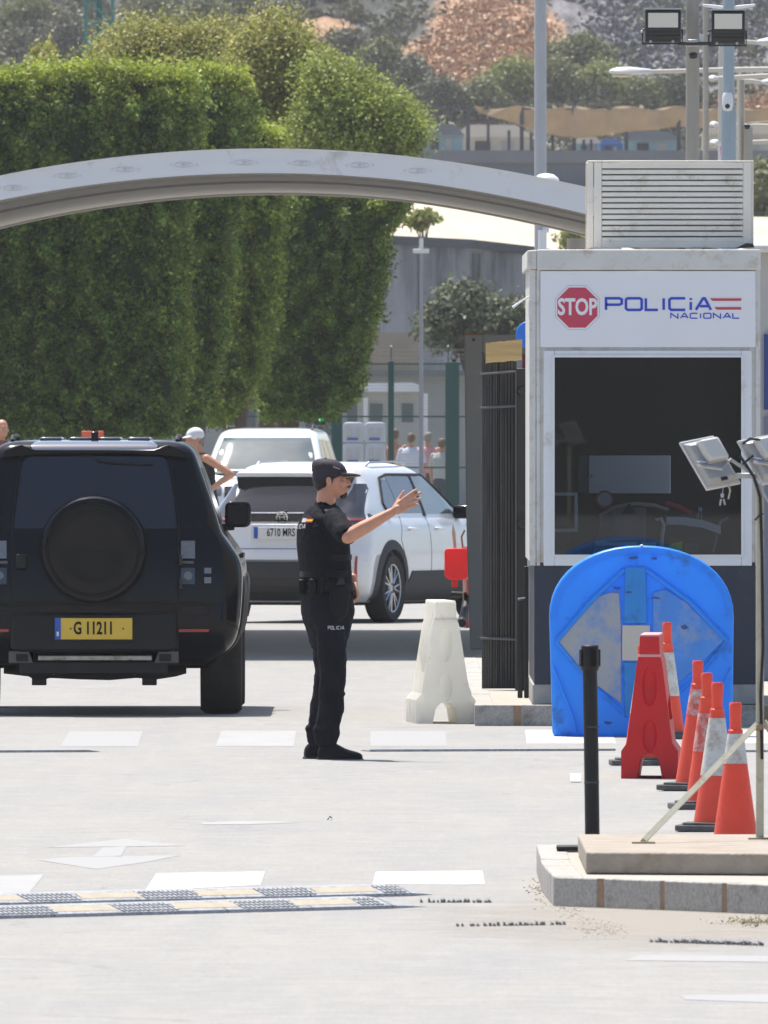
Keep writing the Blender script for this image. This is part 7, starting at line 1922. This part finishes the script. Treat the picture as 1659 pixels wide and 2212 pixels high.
# back print: small flag, white box, one line of lettering on a curved patch of the vest back
def on_back(u, z, off=.004):
    "point on the vest's back: u sideways"
    rx, ry = .155, .200; c_, s_ = math.cos(YW), math.sin(YW); cz = np.interp(z, [1.15, 1.28, 1.38, 1.43], [.143, .145, .141, .125]); wz_ = np.interp(z, [1.15, 1.28, 1.38, 1.43], [.190, .192, .182, .150])
    v = max(0, 1 - abs(u / wz_) ** 2.4) ** (1 / 2.4); x = -(cz * v + off); cx = np.interp(z, [1.15, 1.28, 1.38, 1.43], [px(702), px(698), px(697), px(698)])
    return Vector((cx + x * c_ - u * s_, x * s_ + u * c_, z))
def back_patch(name, u0, u1, z0, z1, m, off=.006):
    mb = MB().grid([[on_back(u0 + (u1 - u0) * i / 8, z, off) for i in range(9)] for z in np.linspace(z0, z1, 4)]); return mb.build(name, m, of, solid=.001)
M_prt = mat('print_white', (.55, .56, .58), .6)
back_patch('emblem_box', -.005, -.055, 1.408, 1.432, M_prt)
for (a, b, m) in ((1.408, 1.415, mat('flag_red', (.5, .02, .02), .6)), (1.415, 1.425, mat('flag_yellow', (.75, .5, .03), .6)), (1.425, 1.432, MATS['flag_red'])): back_patch('flag', -.060, -.110, a, b, m, .008)
# lettering POLICIA across the back
def back_text(txt, u_start, z0, h):
    mb = MB(); tmp = MB(); strokes(tmp, txt, 0, 0, h, {'I': .006, 'i': .006, '_': .020}, .009, .0055, 0)
    for v in tmp.v:
        p = on_back(u_start - v[0], z0 + v[2], .009 - v[1]); mb.v.append(tuple(p))
    mb.f = tmp.f; mb.build('back_lettering', M_prt, of)
back_text('POLICIA', .095, 1.372, .024)
# trousers
tr_ = MB()
torso_rings(tr_, [(.66, px(711), 0, .095, .115), (.73, px(710), 0, .112, .140), (.80, px(709), 0, .130, .160), (.88, px(709), 0, .150, .184), (.97, px(707), 0, .143, .182), (1.045, px(706), 0, .128, .168)], YW)
for a, b, c, w in ((hip_r, kn_r, an_r, 1), (hip_l, kn_l, an_l, 1)):
    tr_.limb(a, a.lerp(b, .5), .100, .090); tr_.limb(a.lerp(b, .5), b, .090, .078); tr_.limb(b, b.lerp(c, .45), .078, .078); tr_.limb(b.lerp(c, .45), c + Vector((0, 0, .03)), .078, .072)
tr_.ball(kn_r + Vector((-.005, -.02, .26)), (.07, .06, .10)); tr_.ball(an_r + Vector((0, 0, .08)), (.082, .076, .04)); tr_.ball(an_l + Vector((0, 0, .08)), (.080, .076, .04))
tr_.ball(kn_r + Vector((.0, 0, -.09)), (.080, .075, .03)); tr_.ball(kn_r + Vector((.0, 0, .05)), (.083, .078, .03))
M_trou = mat('navy_trousers', (.009, .0095, .014), .85, var=.3, scale=7, bump=.9, bscale=11, spec=.12)
folds(remesh(tr_.build('trousers', M_trou, of), .007, 3), .022, .09)
q = MB(); strokes(q, 'POLICIA', px(709), .774, .019, {'I': .004, '_': .0105}, .0055, .0036, -.204); q.build('trouser_lettering', M_prt, of, solid=.0008)
# vest details: shoulder strap, side panel seam, radio with its cord
MB().box(-.024, .024, -.10, .10, -.004, .006, Matrix.Translation((px(703), -.075, 1.452)) @ Matrix.Rotation(R(-62), 4, 'Z') @ Matrix.Rotation(R(16), 4, 'X')).build('shoulder_strap', M_vest, of, bevel=.003)
for zz in (1.10, 1.20): 
    q = MB(); q.rings([[(px(704) + rx_ * math.cos(t) * math.cos(YW) - ry_ * math.sin(t) * math.sin(YW), rx_ * math.cos(t) * math.sin(YW) + ry_ * math.sin(t) * math.cos(YW), zz + dz_) for t in [2 * math.pi * k / 40 for k in range(40)]] for rx_, ry_, dz_ in ((.139, .186, -.018), (.1475, .1955, -.015), (.1475, .1955, .015), (.139, .186, .018))])
    q.build('side_strap', M_leather, of, smooth=40)
MB().box(-.022, .022, -.016, .016, 0, .10, Matrix.Translation((px(722), -.158, 1.30)) @ Matrix.Rotation(YW, 4, 'Z')).build('radio', M_black_plastic, of, bevel=.006)
# belt, holster, pouches
belt = MB(); torso_rings(belt, [(1.0, px(707), 0, .147, .189), (1.003, px(707), 0, .152, .194), (1.047, px(706), 0, .152, .194), (1.05, px(706), 0, .147, .189)], YW)
belt.build('belt', M_leather, of, smooth=40)
hx_ = px(740)
h1 = MB().prism([(hx_ - .065, 1.03), (hx_ + .030, 1.045), (hx_ + .045, .98), (hx_ + .028, .86), (hx_ - .02, .815), (hx_ - .062, .86), (hx_ - .078, .95)], -.205, -.145, 'y').build('holster', M_leather, of, bevel=.016, bseg=3)
MB().prism([(hx_ - .045, 1.02), (hx_ - .02, 1.085), (hx_ + .012, 1.075), (hx_ + .008, 1.02)], -.19, -.155, 'y').build('pistol_grip', M_black_metal, h1, bevel=.008)
for (x, w) in ((px(676), .045), (px(694), .035)): MB().box(x - w / 2, x + w / 2, -.20, -.15, .985, 1.075).build('belt_pouch', M_leather, of, bevel=.012)
MB().box(px(648) - .01, px(648) + .03, -.10, -.02, .98, 1.07).build('belt_pouch', M_leather, of, bevel=.012)
st_ = MB(); shoe(st_, (an_r.x - .055, an_r.y, .0), (px(784), an_r.y - .03, .0)); st_.build('boot', M_leather, of, smooth=50, subsurf=1)
st_ = MB(); shoe(st_, (px(656), an_l.y, .0), (px(656) + .27, an_l.y + .05, .0)); st_.build('boot', M_leather, of, smooth=50, subsurf=1)
sl2 = MB(); shoe(sl2, (an_r.x - .058, an_r.y, .0), (px(785), an_r.y - .03, .0), .051, .022); sl2.build('boot_sole', M_rubber, of)
sl2 = MB(); shoe(sl2, (px(655), an_l.y, .0), (px(656) + .274, an_l.y + .05, .0), .051, .022); sl2.build('boot_sole', M_rubber, of)
# shoulder tab and watch
MB().box(-.03, .03, -.012, .012, 0, .004, Matrix.Translation((px(712), -.14, 1.478)) @ Matrix.Rotation(R(24), 4, 'X')).build('shoulder_tab', mat('tab_pale', (.25, .24, .22), .6), of)

# ---------------------------------------------------------------- simple bystanders with their own poses
def person(x, yhead, d, label, top, bottom, hairm, face_yaw, arms, skinm=None, scale=1.0, capm=None, bare=False, vest_cut=False, hgt=None, voxel=.014):
    s = F / d; tophead = wz(yhead, d); k = (hgt or tophead) / 1.76
    root = empty('person', (wx(x, d), d, 0 if not hgt else tophead - hgt), label, 'person')
    cz, sz = math.cos(face_yaw), math.sin(face_yaw)
    f = Vector((cz, sz, 0)); l = Vector((-sz, cz, 0))
    def P(a, b, z): return (f * a + l * b + Vector((0, 0, z))) * k
    skinm = skinm or M_skin
    mb = MB(); head(mb, P(.03, 0, 1.635), face_yaw, 0, k * 1.0)
    mb.limb(P(-.01, 0, 1.42), P(.01, 0, 1.56), .058 * k, .052 * k)
    def tor(mb_, secs): torso_rings(mb_, [(z * k, 0, 0, rx * k, ry * k) for z, rx, ry in secs], face_yaw)
    tor(mb, [(.82, .10, .14), (.95, .12, .165), (1.08, .11, .15), (1.25, .12, .165), (1.38, .115, .18), (1.46, .07, .11)])
    joints = []
    for sd in (-1, 1):
        sh = P(0, sd * .185, 1.41); e, w = arms[0 if sd < 0 else 1]; el = P(*e); wr = P(*w)
        mb.limb(sh, el, .050 * k, .040 * k); mb.limb(el, wr, .040 * k, .026 * k)
        hand(mb, wr, (wr - el).normalized(), (-f * .3 - l * sd * .9), curl=(30, 35, 25), size=.95 * k, thumb_side=1 if sd < 0 else -1)
        joints.append((sh, el))
        mb.limb(P(0, sd * .09, .9), P(.02, sd * .10, .48), .075 * k, .05 * k); mb.limb(P(.02, sd * .10, .48), P(-.02, sd * .11, .09), .05 * k, .036 * k)
        mb.limb(P(-.05, sd * .11, .04), P(.15, sd * .12, .035), .038 * k, .034 * k)
    remesh(mb.build('body', skinm, root), voxel * .55, 2)
    if top:
        t = MB(); secs = [(.93, .135, .18), (1.08, .13, .17), (1.25, .14, .185), (1.37, .132, .195), (1.44, .10, .15 if not vest_cut else .12), (1.475, .07, .085)]
        tor(t, secs)
        if not vest_cut:
            for sh, el in joints: t.limb(sh, sh.lerp(el, .7), .064 * k, .06 * k)
        remesh(t.build('shirt', top, root), voxel * .7, 2)
    b = MB(); tor(b, [(.80, .13, .17), (.90, .142, .18), (1.0, .132, .172)])
    for sd in (-1, 1): b.limb(P(0, sd * .09, .88), P(.02, sd * .10, .50), .094 * k, .085 * k)
    remesh(b.build('shorts', bottom, root), voxel * .7, 2)
    Mh = Matrix.Translation(P(.03, 0, 1.635)) @ Matrix.Rotation(face_yaw, 4, 'Z') @ Matrix.Scale(k, 4)
    def HH(mb_, p, r):
        q = MB().ball(p, r, 14, 10); mb_.add([Mh @ Vector(v) for v in q.v], q.f)
    h = MB(); HH(h, (-.025, 0, .03), (.093, .081, .090)); HH(h, (-.05, 0, -.02), (.06, .072, .055))
    if not capm: h.build('hair', hairm, root, smooth=60)
    else:
        h2 = MB(); HH(h2, (-.045, 0, -.015), (.06, .074, .05)); h2.build('hair', hairm, root, smooth=60)
        c = MB(); HH(c, (-.012, 0, .048), (.105, .088, .086)); co = c.build('cap', capm, root, smooth=60)
        br = []
        for i in range(7):
            a = R(-55 + 110 * i / 6); x0, y0 = -.01 + .10 * math.cos(a), .084 * math.sin(a); ex = .075 * math.cos(a)
            br.append([Mh @ Vector((x0 - .01, y0, .045)), Mh @ Vector((x0 + ex, y0 * .92, .028))])
        MB().grid(br).build('cap_brim', capm, co, solid=.006)
    sh = MB(); shoe(sh, P(-.08, -.11, 0), P(.19, -.13, 0), .045 * k, .09 * k); sh.build('shoe', M_leather, root, smooth=50)
    sh = MB(); shoe(sh, P(-.08, .11, 0), P(.19, .13, 0), .045 * k, .09 * k); sh.build('shoe', M_leather, root, smooth=50)
    return root
M_tank = mat('black_tank', (.012, .012, .015), .8, var=.2, scale=12, bump=.3)
M_shorts = mat('dark_shorts', (.05, .055, .07), .8, var=.2)
M_tee = mat('white_tee', (.66, .67, .74), .8, var=.05, bump=.3)
M_pink = mat('pink_top', (.62, .30, .30), .8, var=.1, bump=.3)
M_grey = mat('grey_top', (.25, .26, .30), .8, var=.1)
M_redtop = mat('maroon_top', (.30, .08, .07), .8, var=.1)
M_capw = mat('white_cap', (.68, .68, .70), .8)
M_tan = mat('tanned_skin', srgb((192, 138, 108)), .5, var=.08, scale=10)
M_brown = mat('brown_hair', (.16, .10, .06), .7)
M_grhair = mat('grey_hair', (.25, .22, .19), .7)
# the man in the white cap, hand on hip, beyond the off-roader
mcap = person(464, 922, 226, 'man in a white cap and black tank top, hand on hip, beyond the black car', M_tank, M_shorts, M_grhair, R(205),
       [((-.10, -.30, 1.17), (.06, -.24, .98)), ((-.20, .36, 1.20), (.10, .24, 1.02))], M_tan, capm=M_capw, vest_cut=True, hgt=1.84, voxel=.012)
mcap.rotation_euler[1] = -.12
person(888, 934, 338, 'person in a white t-shirt seen from behind beyond the green fence', M_tee, M_shorts, M_brown, R(80), [((0, -.26, 1.14), (.05, -.25, .92)), ((0, .26, 1.14), (.05, .25, .92))], hgt=1.62)
person(853, 925, 342, 'bare-chested tanned person behind the thin green fence post', None, M_grey, M_brown, R(95), [((0, -.25, 1.14), (.1, -.16, 1.0)), ((0, .25, 1.14), (.1, .2, 1.0))], M_tan, hgt=1.70)
person(925, 932, 340, 'person in a pink top beside the slim lamp post', M_pink, M_shorts, M_grhair, R(100), [((0, -.25, 1.14), (.05, -.25, .92)), ((0, .25, 1.14), (.05, .25, .92))], hgt=1.66)
person(955, 945, 334, 'person in a pale grey top next to the thick green fence post', mat('pale_top', (.42, .44, .42), .8), M_shorts, M_brown, R(60), [((0, -.25, 1.14), (.05, -.25, .92)), ((0, .25, 1.14), (.05, .25, .92))], hgt=1.6)
person(2, 905, 250, 'person in a dark red top at the left edge beyond the black car', M_redtop, M_shorts, M_hair, R(-60), [((0, -.27, 1.14), (.05, -.27, .92)), ((0, .27, 1.14), (.05, .27, .92))], M_tan, hgt=1.72)
# ================================================================ air
hzm = bpy.data.materials.new('haze'); hzm.use_nodes = True
nt = hzm.node_tree; nt.nodes.remove(nt.nodes['Principled BSDF'])
pv = nt.nodes.new('ShaderNodeVolumePrincipled'); pv.inputs['Color'].default_value = (.93, .93, .95, 1); pv.inputs['Density'].default_value = .00012
pv.inputs['Anisotropy'].default_value = .2
nt.links.new(pv.outputs[0], nt.nodes['Material Output'].inputs['Volume'])
hb_ = MB().box(-905, 905, -125, 3005, -1.5, 60).build('haze', hzm); tag(hb_, kind='stuff')
